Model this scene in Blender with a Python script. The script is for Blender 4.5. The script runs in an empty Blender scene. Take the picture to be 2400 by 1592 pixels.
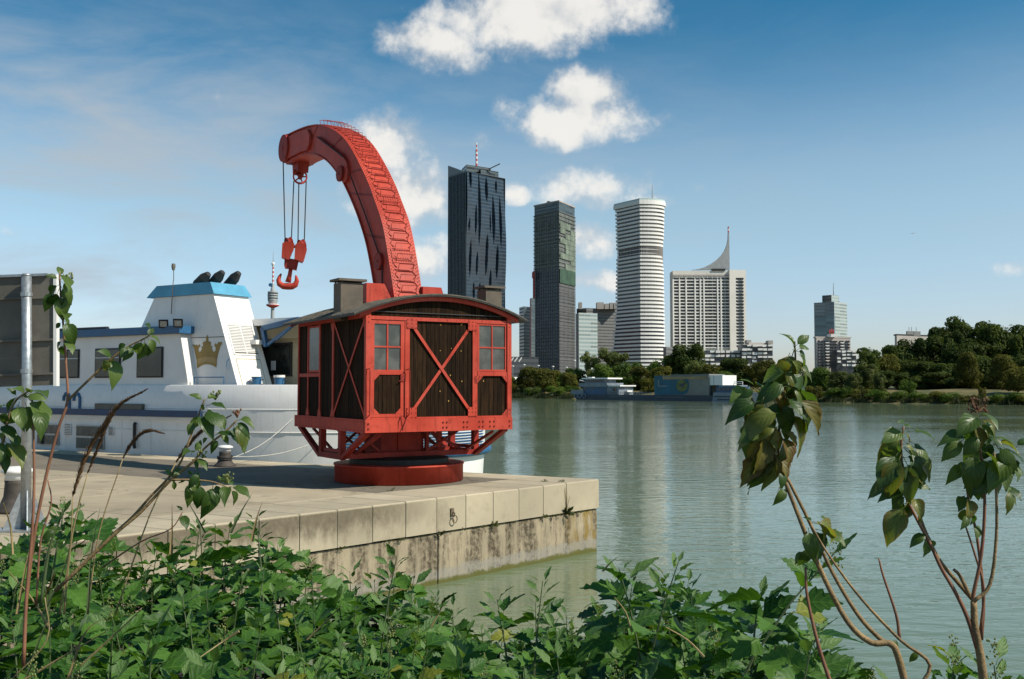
import bpy, math, random
from mathutils import Vector, Matrix, Euler
rnd = random.Random(7)
SC = bpy.context.scene
COL = SC.collection
R = math.radians
# ------------------------------------------------------------------ camera
ZQ = 1.62                      # quay surface above the water
CAMZ = ZQ + 2.10
F = 2333.333; HOR = 906.0      # focal length and horizon in photo pixels
PITCH = math.atan((HOR - 796.0) / F)
cam_d = bpy.data.cameras.new('camera'); cam_d.lens = 35.0; cam_d.sensor_width = 36.0
cam_d.clip_start = 0.05; cam_d.clip_end = 30000
cam = bpy.data.objects.new('camera', cam_d); COL.objects.link(cam)
cam.location = (0, 0, CAMZ); cam.rotation_euler = (R(90) + PITCH, 0, 0)
SC.camera = cam
cp, sp = math.cos(PITCH), math.sin(PITCH)
def at(px, py, Y):
    """world point seen at photo pixel (px, py) at distance Y in front of the camera"""
    v = 796.0 - py
    r = ((px - 1200.0), F * cp - v * sp, F * sp + v * cp)
    k = Y / r[1]
    return Vector((r[0] * k, Y, CAMZ + r[2] * k))
# ------------------------------------------------------------------ light
SUN_AZ = (0.92, -0.39); SUN_EL = R(44)
sl = bpy.data.lights.new('sun', 'SUN'); sl.energy = 4.7; sl.angle = R(0.53); sl.color = (1.0, 0.93, 0.81)
so = bpy.data.objects.new('sun', sl); COL.objects.link(so)
n_ = math.hypot(*SUN_AZ)
SUN = Vector((SUN_AZ[0] / n_ * math.cos(SUN_EL), SUN_AZ[1] / n_ * math.cos(SUN_EL), math.sin(SUN_EL)))
so.rotation_euler = (-SUN).to_track_quat('-Z', 'Y').to_euler(); so.location = (60, -30, 60)
SC.view_settings.view_transform = 'Standard'; SC.view_settings.look = 'None'
SC.view_settings.exposure = 0.22; SC.view_settings.gamma = 1.0; SC.view_settings.use_curve_mapping = False
SC.cycles.max_bounces = 8; SC.cycles.transparent_max_bounces = 8
SC.cycles.use_denoising = True
# ------------------------------------------------------------------ node helpers
class NT:
    def __init__(s, tree): s.t = tree; s.n = tree.nodes; s.l = tree.links
    def new(s, ty, **kw):
        n = s.n.new(ty)
        for k, v in kw.items(): setattr(n, k, v)
        return n
    def link(s, a, b): s.l.new(a, b)
    def put(s, sock, v):
        if isinstance(v, bpy.types.NodeSocket): s.l.new(v, sock)
        else: sock.default_value = v
    def math(s, op, a, b=0.0, c=0.0, clamp=False):
        n = s.new('ShaderNodeMath', operation=op, use_clamp=clamp)
        s.put(n.inputs[0], a); s.put(n.inputs[1], b); s.put(n.inputs[2], c)
        return n.outputs[0]
    def vmath(s, op, a, b=(0, 0, 0)):
        n = s.new('ShaderNodeVectorMath', operation=op); s.put(n.inputs[0], a); s.put(n.inputs[1], b)
        return n.outputs[0]
    def mix(s, f, a, b, bt='MIX'):
        n = s.new('ShaderNodeMix', data_type='RGBA', blend_type=bt)
        s.put(n.inputs[0], f); s.put(n.inputs[6], a if not isinstance(a, tuple) else (*a[:3], 1)); s.put(n.inputs[7], b if not isinstance(b, tuple) else (*b[:3], 1))
        return n.outputs[2]
    def noise(s, vec, scale, detail=4, rough=.55, dist=0):
        n = s.new('ShaderNodeTexNoise'); n.inputs['Scale'].default_value = scale
        n.inputs['Detail'].default_value = detail; n.inputs['Roughness'].default_value = rough
        n.inputs['Distortion'].default_value = dist
        s.put(n.inputs['Vector'], vec); return n.outputs[0]
    def ramp(s, f, lo, hi):
        n = s.new('ShaderNodeMapRange', interpolation_type='SMOOTHSTEP')
        s.put(n.inputs[0], f); n.inputs[1].default_value = lo; n.inputs[2].default_value = hi
        return n.outputs[0]
    def scale(s, vec, sc):
        n = s.new('ShaderNodeMapping'); s.put(n.inputs[0], vec); n.inputs[3].default_value = sc
        return n.outputs[0]
    def bump(s, h, strength, dist=.02, nrm=None):
        n = s.new('ShaderNodeBump'); n.inputs['Strength'].default_value = strength; n.inputs['Distance'].default_value = dist
        s.put(n.inputs['Height'], h)
        if nrm: s.l.new(nrm, n.inputs['Normal'])
        return n.outputs[0]
def newmat(name):
    m = bpy.data.materials.new(name); m.use_nodes = True
    nt = NT(m.node_tree); b = m.node_tree.nodes['Principled BSDF']
    return m, nt, b
def objc(nt): return nt.new('ShaderNodeTexCoord').outputs['Object']
def pbr(name, col, rough=.6, var=.18, scale=3., bump=0., bscale=40., metal=0., stretch=(1, 1, 1), col2=None, spec=.5, rand=0., cover=(.35, .7)):
    m, nt, b = newmat(name); oc = objc(nt); v = nt.scale(oc, stretch)
    n = nt.noise(v, scale, 6, .6)
    a = tuple(c * (1 - var) for c in col); d = tuple(min(1, c * (1 + var)) for c in col) if col2 is None else col2
    c = nt.mix(nt.ramp(n, *cover), a, d)
    if rand:
        oi = nt.new('ShaderNodeObjectInfo').outputs['Random']
        c = nt.mix(1.0, c, nt.mix(oi, (1 - rand,) * 3, (1 + rand,) * 3), 'MULTIPLY')
    nt.put(b.inputs['Base Color'], c)
    nt.put(b.inputs['Roughness'], nt.math('MULTIPLY_ADD', n, .25, max(.03, rough - .12)))
    b.inputs['Metallic'].default_value = metal; b.inputs['Specular IOR Level'].default_value = spec
    if bump: nt.put(b.inputs['Normal'], nt.bump(nt.noise(v, bscale, 4), bump))
    return m
# ------------------------------------------------------------------ world: Nishita sky with clouds by direction
W = bpy.data.worlds.new('World'); SC.world = W; W.use_nodes = True
wn = NT(W.node_tree); bg = W.node_tree.nodes['Background']
sky = wn.new('ShaderNodeTexSky', sky_type='NISHITA', sun_disc=False)
sky.sun_elevation = SUN_EL; sky.sun_rotation = math.atan2(SUN_AZ[0], SUN_AZ[1])
sky.altitude = 200; sky.air_density = 1.0; sky.dust_density = .8; sky.ozone_density = 1.0
d_ = wn.new('ShaderNodeTexCoord').outputs['Generated']
sx = wn.new('ShaderNodeSeparateXYZ'); wn.link(d_, sx.inputs[0])
warp = wn.new('ShaderNodeTexNoise'); warp.inputs['Scale'].default_value = 9; warp.inputs['Detail'].default_value = 5
wn.link(d_, warp.inputs['Vector'])
ws = wn.new('ShaderNodeSeparateColor'); wn.link(warp.outputs['Color'], ws.inputs[0])
az = wn.math('ARCTAN2', sx.outputs[0], sx.outputs[1]); el = wn.math('ARCSINE', sx.outputs[2])
az = wn.math('ADD', az, wn.math('MULTIPLY_ADD', ws.outputs[0], .070, -.035))
el = wn.math('ADD', el, wn.math('MULTIPLY_ADD', ws.outputs[1], .044, -.022))
# (photo x, photo y, half width, half height, strength) turned into azimuth and elevation
BLOBS = [(1270, 35, 330, 95, 1.25), (1010, 110, 165, 75, 1.0), (1430, 25, 130, 80, .8), (1350, 275, 215, 72, 1.1), (1375, 215, 125, 70, .95),
         (905, 350, 120, 85, 1.0), (960, 455, 165, 85, 1.1), (1010, 615, 110, 75, .8), (1390, 440, 170, 60, .8), (1545, 462, 70, 26, .6),
         (1390, 565, 95, 60, .95), (1395, 668, 90, 32, .85), (1205, 458, 50, 36, .8), (2365, 620, 95, 26, .55), (1120, 340, 70, 36, .35),
         (1540, 272, 60, 24, .35), (1640, 430, 60, 26, .25), (520, 215, 90, 40, .2), (20, 530, 60, 30, .25), (420, 330, 60, 24, .16)]
tot = None
for (bx, by, rx, ry, st) in BLOBS:
    p = at(bx, by, 100) - Vector((0, 0, CAMZ)); p.normalize()
    a0, e0 = math.atan2(p.x, p.y), math.asin(p.z)
    da = wn.math('DIVIDE', wn.math('SUBTRACT', az, a0), rx * 1.12 / F); de = wn.math('DIVIDE', wn.math('SUBTRACT', el, e0), ry * 1.12 / F)
    r2 = wn.math('ADD', wn.math('MULTIPLY', da, da), wn.math('MULTIPLY', de, de))
    g = wn.math('MULTIPLY', wn.math('SUBTRACT', 1.0, wn.math('POWER', r2, .8), clamp=True), st)
    tot = g if tot is None else wn.math('MAXIMUM', tot, g)
fine = wn.noise(d_, 26, 7, .62)
cl = wn.math('ADD', tot, wn.math('MULTIPLY_ADD', fine, 1.9, -1.22))
mask = wn.ramp(cl, -.15, .75)
mask = wn.math('MULTIPLY', mask, wn.ramp(tot, .0, .30))
# thin streaky high cloud over the whole sky
rot = wn.new('ShaderNodeMapping'); wn.link(d_, rot.inputs[0]); rot.inputs[2].default_value = (0, R(28), R(10)); rot.inputs[3].default_value = (3.0, 3.0, 11.0)
cir = wn.ramp(wn.noise(rot.outputs[0], 1.6, 7, .6, .4), .36, .80)
vlen = wn.ramp(sx.outputs[0], .35, -.45)
cirm = wn.math('MULTIPLY', wn.math('MULTIPLY', cir, wn.math('MULTIPLY_ADD', vlen, .75, .14)), wn.math('MULTIPLY_ADD', wn.ramp(sx.outputs[2], .37, .24), .8, .2))
up_ = wn.vmath('ADD', d_, (.006, -.004, .016))
shade = wn.math('SUBTRACT', wn.noise(d_, 13, 5, .5), wn.noise(up_, 13, 5, .5))
ccol = wn.mix(wn.ramp(wn.math('ADD', wn.math('MULTIPLY', mask, .55), wn.math('MULTIPLY', shade, 2.6)), .0, .62), (4.5, 4.7, 4.9), (7.1, 6.9, 6.5))
hs = wn.new('ShaderNodeHueSaturation'); hs.inputs['Saturation'].default_value = 1.12; wn.link(sky.outputs[0], hs.inputs['Color'])
tint = wn.mix(1.0, hs.outputs[0], wn.mix(wn.ramp(sx.outputs[2], .19, .37), wn.mix(wn.ramp(sx.outputs[2], .02, .20), (.88, .92, 1.12), (1.14, 1.15, 1.03)), (.20, .67, .76)), 'MULTIPLY')
skyc = wn.mix(cirm, tint, (3.5, 3.95, 4.35))
wn.put(bg.inputs[0], wn.mix(wn.math('MULTIPLY', mask, .93), skyc, ccol))
bg.inputs[1].default_value = 0.112
# ------------------------------------------------------------------ mesh helpers
WM = {}
class MB:
    def __init__(s): s.v = []; s.f = []; s.mi = []; s.uv = {}; s.cur = 0
    def add(s, vs, fs):
        o = len(s.v); s.v += [tuple(v) for v in vs]; s.f += [tuple(i + o for i in f) for f in fs]; s.mi += [s.cur] * len(fs); return s
    def box(s, x0, x1, y0, y1, z0, z1):
        return s.add([(x0, y0, z0), (x1, y0, z0), (x1, y1, z0), (x0, y1, z0), (x0, y0, z1), (x1, y0, z1), (x1, y1, z1), (x0, y1, z1)],
                     [(0, 3, 2, 1), (4, 5, 6, 7), (0, 1, 5, 4), (1, 2, 6, 5), (2, 3, 7, 6), (3, 0, 4, 7)])
    def beam(s, p, q, w, h, up=(0, 0, 1)):
        p, q, up = Vector(p), Vector(q), Vector(up); d = (q - p).normalized()
        sd = d.cross(up)
        if sd.length < 1e-4: sd = d.cross(Vector((1, 0, 0)))
        sd.normalize(); u = sd.cross(d).normalized(); a, b = sd * w / 2, u * h / 2
        return s.add([p - a - b, p + a - b, p + a + b, p - a + b, q - a - b, q + a - b, q + a + b, q - a + b],
                     [(0, 1, 2, 3), (7, 6, 5, 4), (0, 4, 5, 1), (1, 5, 6, 2), (2, 6, 7, 3), (3, 7, 4, 0)])
    def tube(s, pts, r, n=6, caps=True):
        pts = [Vector(p) for p in pts]; m = len(pts); rr = r if isinstance(r, (list, tuple)) else [r] * m
        vs = []; ref = None
        for i, p in enumerate(pts):
            d = (pts[min(i + 1, m - 1)] - pts[max(i - 1, 0)])
            d = d.normalized() if d.length > 1e-9 else Vector((0, 0, 1))
            if ref is None:
                ref = d.cross(Vector((0, 0, 1)))
                if ref.length < 1e-3: ref = d.cross(Vector((1, 0, 0)))
            ref = (ref - d * ref.dot(d)).normalized(); b = d.cross(ref)
            for k in range(n):
                t = 2 * math.pi * k / n; vs.append(p + (ref * math.cos(t) + b * math.sin(t)) * rr[i])
        fs = [(i * n + k, i * n + (k + 1) % n, (i + 1) * n + (k + 1) % n, (i + 1) * n + k) for i in range(m - 1) for k in range(n)]
        if caps: fs += [tuple(range(n - 1, -1, -1)), tuple((m - 1) * n + k for k in range(n))]
        return s.add(vs, fs)
    def prism(s, poly, a, b, fn):
        """poly of (u, v); extruded from w=a to w=b; fn(u, v, w) -> xyz"""
        n = len(poly); vs = [fn(u, v, a) for u, v in poly] + [fn(u, v, b) for u, v in poly]
        return s.add(vs, [tuple(range(n - 1, -1, -1)), tuple(range(n, 2 * n))] + [(i, (i + 1) % n, n + (i + 1) % n, n + i) for i in range(n)])
    def lathe(s, prof, n=16, o=(0, 0, 0), M=None):
        vs = []; fs = []
        for r, z in prof:
            for k in range(n):
                t = 2 * math.pi * k / n; p = Vector((r * math.cos(t), r * math.sin(t), z))
                vs.append((M @ p if M else p) + Vector(o))
        for i in range(len(prof) - 1):
            for k in range(n): fs.append((i * n + k, i * n + (k + 1) % n, (i + 1) * n + (k + 1) % n, (i + 1) * n + k))
        fs += [tuple(range(n - 1, -1, -1)), tuple((len(prof) - 1) * n + k for k in range(n))]
        return s.add(vs, fs)
    def grid(s, fn, nu, nv, uvfn=None):
        o = len(s.v)
        s.v += [tuple(fn(i / nu, j / nv)) for j in range(nv + 1) for i in range(nu + 1)]
        for j in range(nv):
            for i in range(nu):
                a = o + j * (nu + 1) + i
                if uvfn: s.uv[len(s.f)] = [uvfn(i / nu, j / nv), uvfn((i + 1) / nu, j / nv), uvfn((i + 1) / nu, (j + 1) / nv), uvfn(i / nu, (j + 1) / nv)]
                s.f.append((a, a + 1, a + nu + 2, a + nu + 1)); s.mi.append(s.cur)
        return s
    def quad(s, a, b, c, d, uv=None):
        if uv: s.uv[len(s.f)] = uv
        return s.add([a, b, c, d], [(0, 1, 2, 3)])
    def ball(s, c, r, n=6, m=4):
        c = Vector(c)
        return s.lathe([(max(.001, r * math.sin(math.pi * i / m)), -r * math.cos(math.pi * i / m)) for i in range(m + 1)], n, c)
    def mesh(s, name, mats, smooth=False, inv=None):
        me = bpy.data.meshes.new(name)
        vs = s.v if inv is None else [tuple(inv @ Vector(v)) for v in s.v]
        me.from_pydata(vs, [], s.f)
        for m in (mats if isinstance(mats, (list, tuple)) else [mats]): me.materials.append(m)
        me.polygons.foreach_set('material_index', s.mi)
        if smooth: me.polygons.foreach_set('use_smooth', [True] * len(s.f))
        if s.uv:
            ul = me.uv_layers.new(name='UVMap')
            for fi, uvs in s.uv.items():
                st = me.polygons[fi].loop_start
                for k, q in enumerate(uvs): ul.data[st + k].uv = q
        me.update(); return me
    def build(s, name, mats, parent=None, smooth=False, world=False, kind=None):
        inv = WM[parent].inverted() if (world and parent) else None
        return link(name, s.mesh(name, mats, smooth, inv), parent, kind=kind)
def link(name, me, parent=None, M=None, kind=None):
    o = bpy.data.objects.new(name, me); COL.objects.link(o)
    if parent is not None: o.parent = parent
    if M is not None: o.matrix_local = M
    WM[o] = (WM[parent] if parent is not None else Matrix()) @ (M if M is not None else Matrix())
    if kind: o['kind'] = kind
    return o
def tag(o, label, cat=None, group=None, kind=None):
    if label: o['label'] = label
    if cat: o['category'] = cat
    if group: o['group'] = group
    if kind: o['kind'] = kind
    return o
def thing(name, label, cat, loc=(0, 0, 0), rz=0., group=None):
    o = bpy.data.objects.new(name, None); COL.objects.link(o)
    o.location = loc; o.rotation_euler = (0, 0, rz); o.empty_display_size = .2
    WM[o] = Matrix.Translation(Vector(loc)) @ Matrix.Rotation(rz, 4, 'Z')
    return tag(o, label, cat, group)
def lerp(a, b, t): return a + (b - a) * t
def interp(tab, x):
    if x <= tab[0][0]: return tab[0][1]
    for (a, b), (c, d) in zip(tab, tab[1:]):
        if x <= c: return lerp(b, d, (x - a) / (c - a))
    return tab[-1][1]
def spline(pts, n):
    """Catmull-Rom through 2-D or 3-D points, n samples per span"""
    P = [Vector(p) for p in pts]; P = [P[0] * 2 - P[1]] + P + [P[-1] * 2 - P[-2]]; out = []
    for i in range(1, len(P) - 2):
        for k in range(n):
            t = k / n; a, b, c, d = P[i - 1:i + 3]
            out.append(.5 * ((2 * b) + (c - a) * t + (2 * a - 5 * b + 4 * c - d) * t * t + (3 * b - a - 3 * c + d) * t ** 3))
    out.append(P[-2]); return out
# ================================================================== MATERIALS
M_red = pbr('red_paint', (.46, .046, .024), .55, .16, 1.6, .08, 60, col2=(.52, .064, .036), spec=.22)
M_redd = pbr('red_paint_weathered_shaded', (.27, .023, .014), .6, .2, 2.2, .1, 50, col2=(.36, .036, .023), spec=.22)  # darker weathered red; on the ladder rungs it also carries painted shade
M_rivet = pbr('dark_red_rivets', (.17, .018, .012), .6, .2, 5, spec=.3)  # dark tone stands in for the small shadows at the rivets
def weather(m, streak, dark, amt):
    nt = NT(m.node_tree); b = m.node_tree.nodes['Principled BSDF']; src = b.inputs['Base Color'].links[0].from_socket
    g = nt.new('ShaderNodeNewGeometry').outputs['Position']
    a = nt.ramp(nt.noise(nt.scale(g, (9, 9, .9)), 1.6, 7, .7), .52, .70); p = nt.ramp(nt.noise(g, 3.2, 8, .75), .55, .68); f = nt.ramp(nt.noise(g, .9, 4, .6), .42, .7)
    c = nt.mix(nt.math('MULTIPLY', f, amt * .7), src, streak); c = nt.mix(nt.math('MULTIPLY', a, amt), c, dark); c = nt.mix(nt.math('MULTIPLY', p, amt * .9), c, dark)
    nt.put(b.inputs['Base Color'], c)
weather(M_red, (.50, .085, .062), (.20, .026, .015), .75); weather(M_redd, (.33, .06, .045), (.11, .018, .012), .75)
M_wood = pbr('dark_stained_planks', (.023, .0115, .005), .85, .5, 5, .35, 26, stretch=(6, 6, .5), spec=.12, rand=.35)
M_dark = pbr('black_steel', (.02, .018, .016), .6, .3, 4)
M_rope = pbr('steel_rope', (.025, .022, .02), .7, .3, 20)
M_roof = pbr('grey_roof_felt', (.105, .092, .07), .85, .3, 5, .25, 30)
M_chim = pbr('brown_sheet_metal', (.10, .078, .055), .7, .22, 3, .05, 20)
M_yellow = pbr('bare_knot_patch', (.42, .25, .05), .8, .2, 20)
M_white = pbr('white_ship_paint', (.80, .775, .74), .35, .03, 1.1, .03, 4, spec=.4, col2=(.84, .815, .78))
weather(M_white, (.70, .69, .67), (.52, .47, .40), .28)
M_white2 = pbr('white_deckhouse_paint', (.76, .735, .70), .45, .05, 1.5, col2=(.80, .775, .74))
M_blue = pbr('blue_ship_paint', (.022, .105, .225), .45, .15, 2)
M_sky = pbr('light_blue_cap_paint', (.085, .30, .44), .45, .1, 2)
M_navy = pbr('dark_blue_deck_paint', (.02, .05, .12), .5, .2, 2)
M_gold = pbr('gold_emblem_paint', (.30, .19, .035), .5, .12, 6)
M_cream = pbr('cream_soffit', (.42, .36, .24), .7, .1, 2)
M_glassd, nt, b = newmat('dark_window_glass')
nt.put(b.inputs['Base Color'], nt.mix(nt.ramp(nt.noise(objc(nt), 1.5, 3), .4, .6), (.012, .015, .013), (.035, .04, .032)))
b.inputs['Roughness'].default_value = .12
M_glassf, nt, b = newmat('dusty_window_glass')
oc = objc(nt); n1 = nt.noise(oc, 3.2, 5)
nt.put(b.inputs['Base Color'], nt.mix(nt.ramp(n1, .35, .7), (.045, .05, .047), (.10, .10, .09)))
nt.put(b.inputs['Roughness'], nt.math('MULTIPLY_ADD', n1, .3, .1))
M_galv = pbr('galvanised_steel', (.38, .40, .41), .42, .15, 14, metal=.7)
M_signb = pbr('sign_back_aluminium', (.125, .112, .09), .6, .2, 2.5)
M_iron = pbr('bollard_cast_iron', (.055, .045, .036), .7, .3, 8, .15, 40)
M_bolt = pbr('bollard_white_top', (.72, .71, .68), .6, .08, 8)
def concrete(name, base, stain, amt, streak=False, lichen=False, rand=.06, bump=.25, left=False, crack=False):
    m, nt, b = newmat(name)
    g = nt.new('ShaderNodeNewGeometry').outputs['Position']
    n1 = nt.noise(g, 1.1, 7, .62); n2 = nt.noise(g, 55, 3, .6)
    c = nt.mix(nt.ramp(n1, .35, .68), tuple(x * .86 for x in base), tuple(min(1, x * 1.12) for x in base))
    c = nt.mix(nt.math('MULTIPLY', nt.ramp(n2, .52, .75), .35), c, tuple(x * .6 for x in base))
    if streak:
        v = nt.scale(g, (2.6, 2.6, .35)); s1 = nt.noise(v, 1.4, 8, .68)
        sm = nt.ramp(s1, .41, .60)
        sm = nt.math('MULTIPLY', sm, nt.math('MULTIPLY_ADD', nt.ramp(nt.noise(g, 9, 5, .7), .35, .6), .75, .25))
        c = nt.mix(nt.math('MULTIPLY', sm, amt), c, stain)
    else:
        s1 = nt.noise(g, .55, 8, .7)
        c = nt.mix(nt.math('MULTIPLY', nt.ramp(s1, .5, .72), amt), c, stain)
    if left:
        sx = nt.new('ShaderNodeSeparateXYZ'); nt.link(g, sx.inputs[0])
        lm = nt.math('MULTIPLY', nt.ramp(sx.outputs[0], -.9, -2.6), nt.ramp(nt.math('ADD', sx.outputs[2], nt.math('MULTIPLY_ADD', nt.noise(nt.scale(g, (2, 2, .8)), 2.2, 6, .7), .9, -.45)), 1.02, 1.45))
        lm = nt.math('MULTIPLY', lm, nt.ramp(sx.outputs[2], ZQ - .003, ZQ - .05)); lm = nt.math('MULTIPLY', lm, nt.math('MULTIPLY_ADD', nt.noise(g, 14, 5, .7), .8, .55))
        c = nt.mix(nt.math('MULTIPLY', lm, .85), c, stain)
    if lichen:
        sx = nt.new('ShaderNodeSeparateXYZ'); nt.link(g, sx.inputs[0])
        lx = nt.ramp(sx.outputs[0], .9, 1.75)
        ln = nt.ramp(nt.noise(nt.scale(g, (2, 2, .8)), 2.3, 6, .7), .44, .6)
        c = nt.mix(nt.math('MULTIPLY', nt.math('MULTIPLY', lx, ln), .8), c, (.21, .135, .018))
        # pale tide band above the water, green algae at the line
        zt = nt.math('ADD', sx.outputs[2], nt.math('MULTIPLY_ADD', nt.noise(g, 3, 5, .7), .28, -.14))
        tide = nt.math('MULTIPLY', nt.ramp(zt, .34, .24), nt.ramp(nt.noise(g, 22, 4, .7), .3, .55))
        c = nt.mix(nt.math('MULTIPLY', tide, .75), c, (.25, .235, .20))
        c = nt.mix(nt.math('MULTIPLY', nt.ramp(zt, .13, .06), .9), c, (.085, .085, .012))
    if crack:
        wv = nt.new('ShaderNodeVectorMath', operation='ADD'); nt.link(g, wv.inputs[0]); nz = nt.new('ShaderNodeTexNoise'); nz.inputs['Scale'].default_value = 2.2; nz.inputs['Detail'].default_value = 5; nt.link(g, nz.inputs['Vector']); nt.link(nz.outputs['Color'], wv.inputs[1])
        vo = nt.new('ShaderNodeTexVoronoi', feature='DISTANCE_TO_EDGE'); vo.inputs['Scale'].default_value = .32; nt.link(wv.outputs[0], vo.inputs['Vector'])
        cm = nt.math('MULTIPLY', nt.ramp(vo.outputs['Distance'], .012, .004), nt.ramp(nt.noise(g, .5, 3), .42, .56)); c = nt.mix(nt.math('MULTIPLY', cm, .7), c, tuple(x * .35 for x in base))
        sp_ = nt.ramp(nt.noise(g, 1.7, 3, .5), .63, .70); c = nt.mix(nt.math('MULTIPLY', sp_, .45), c, tuple(x * .5 for x in base))
    if rand:
        oi = nt.new('ShaderNodeObjectInfo').outputs['Random']
        c = nt.mix(1.0, c, nt.mix(oi, (1 - rand,) * 3, (1 + rand,) * 3), 'MULTIPLY')
    nt.put(b.inputs['Base Color'], c); b.inputs['Roughness'].default_value = .9; b.inputs['Specular IOR Level'].default_value = .25
    nt.put(b.inputs['Normal'], nt.bump(nt.math('ADD', nt.noise(g, 40, 5, .7), nt.math('MULTIPLY', n1, 2)), bump, .012))
    return m
M_slab = concrete('quay_concrete', (.385, .318, .22), (.20, .165, .12), .6, crack=True)
M_cope = concrete('coping_concrete', (.43, .362, .255), (.115, .09, .06), .55, rand=.09, left=True)
M_panel = concrete('stained_wall_concrete', (.335, .275, .185), (.062, .046, .030), .95, streak=True, lichen=True, bump=.6)
M_asph = concrete('worn_asphalt', (.195, .165, .125), (.10, .085, .07), .5, bump=.6, crack=True)
M_joint = pbr('joint_dirt', (.035, .028, .02), .95, .3, 8)
# ================================================================== GROUND, WATER, QUAY
m, nt, b = newmat('river_water'); M_water = m
g = nt.new('ShaderNodeNewGeometry').outputs['Position']
w1 = nt.noise(nt.scale(g, (.55, 1.5, 1)), .75, 5, .6, .3); w2 = nt.noise(nt.scale(g, (.5, 1.25, 1)), 2.0, 3, .55); w3 = nt.noise(nt.scale(g, (.25, .6, 1)), .12, 3)
h = nt.math('ADD', nt.math('MULTIPLY', w1, .55), nt.math('MULTIPLY', w2, .55))
h = nt.math('MULTIPLY', h, nt.math('MULTIPLY_ADD', nt.ramp(w3, .3, .7), .8, .45))
nt.put(b.inputs['Normal'], nt.bump(h, .33, .16))
nt.put(b.inputs['Base Color'], nt.mix(w3, (.125, .165, .095), (.150, .19, .118)))
b.inputs['Roughness'].default_value = .035; b.inputs['IOR'].default_value = 1.33
BANK0 = Vector((0, 321)); BD = Vector((.632, -.775)); BN = Vector((.775, .632))   # far bank: point, direction, inland normal
def bank(t, off=0.): p = BANK0 + BD * t + BN * off; return p
mb = MB(); far = [bank(-9000, 3), bank(900, 3)]
mb.add([(-7000, -500, 0), (600, -500, 0), (far[1].x, far[1].y, 0), (far[0].x, far[0].y, 0)], [(0, 1, 2, 3)])
tag(mb.build('water', M_water), 'grey green river water with light ripples', kind='structure')
M_grassbank, nt, b = newmat('dry_bank_grass')
g = nt.new('ShaderNodeNewGeometry').outputs['Position']
c = nt.mix(nt.ramp(nt.noise(g, .22, 6, .65), .38, .62), (.06, .07, .018), (.16, .12, .04))
nt.put(b.inputs['Base Color'], c); b.inputs['Roughness'].default_value = .95
mb = MB(); prof = [(-6, -1.6), (0, -.15), (3, .5), (9, 2.2), (16, 2.9), (60, 3.2), (400, 3.4), (9000, 3.6)]
ts = [-9000, -3000, -800] + [x for x in range(-200, 320, 8)] + [900]
def bz(t, i): return prof[i][1] + (.25 * math.sin(t * .21 + i) if 1 < i < 6 else 0)
vs = []; fs = []
for t in ts:
    for i, (o, z) in enumerate(prof):
        p = bank(t, o + (1.2 * math.sin(t * .13) if 0 < i < 4 else 0)); vs.append((p.x, p.y, bz(t, i)))
k = len(prof)
for a in range(len(ts) - 1):
    for i in range(k - 1): fs.append((a * k + i, a * k + i + 1, (a + 1) * k + i + 1, (a + 1) * k + i))
tag(mb.add(vs, fs).build('terrain', M_grassbank, smooth=True), 'far river bank and flat land behind it', kind='structure')
# --- quay frame: corner CC, E1 along the front wall towards the camera side, E2 along the river edge
CC = Vector((1.96, 22.7)); E1 = Vector((-.662, -.75)); E2 = Vector((-.854, .52))
def Q(s, t, z=0.): p = CC + E1 * s + E2 * t; return Vector((p.x, p.y, ZQ + z))
N1 = Vector((.75, -.662))     # outward normal of the front wall
quay = thing('quay', 'pale concrete quay with stained wall at the river', None, (CC.x, CC.y, ZQ)); quay['kind'] = 'structure'
core = MB(); pl = [(0.3, 0.3), (45, 0.3), (45, 90), (0.3, 90)]
core.prism(pl, -2.6, -.035, lambda s, t, w: Q(s, t, w)); core.build('core', M_joint, quay, world=True)
def slab(name, mat, s0, s1, t0, t1, z0, z1, gap=.006, bev=.0):
    mb = MB()
    pl = [(s0 + gap, t0 + gap), (s1 - gap, t0 + gap), (s1 - gap, t1 - gap), (s0 + gap, t1 - gap)]
    if bev:
        b_ = bev; lo = [Q(s, t, z0) for s, t in pl]; mid = [Q(s, t, z1 - b_) for s, t in pl]
        cs, ct = (s0 + s1) / 2, (t0 + t1) / 2
        hi = [Q(s + math.copysign(b_, cs - s), t + math.copysign(b_, ct - t), z1) for s, t in pl]
        mb.add(lo + mid + hi, [(0, 1, 2, 3), (8, 11, 10, 9)] + [(i, i + 4, (i + 1) % 4 + 4, (i + 1) % 4) for i in range(4)] + [(i + 4, i + 8, (i + 1) % 4 + 8, (i + 1) % 4 + 4) for i in range(4)])
    else: mb.prism(pl, z0, z1, lambda s, t, w: Q(s, t, w))
    return mb.build(name, mat, quay, world=True)
# coping blocks on the front wall
ss = [0, 1.19] + [1.19 + .785 * i for i in range(1, 22)] + [20, 24, 30, 36, 44]
for i in range(len(ss) - 1):
    slab('coping_block', M_cope, ss[i], ss[i + 1], -.02 - rnd.uniform(0, .006), 1.55, -.64 + rnd.uniform(-.004, .004), rnd.uniform(-.004, .004), .008, .022)
# kerb slabs along the river edge
tt = [1.55 + 1.4 * i for i in range(30)] + [50, 60, 75, 90]
for i in range(len(tt) - 1): slab('edge_slab', M_cope, 0, 1.0, tt[i], tt[i + 1], -.5, rnd.uniform(-.004, .003), .005, .02)
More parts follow.
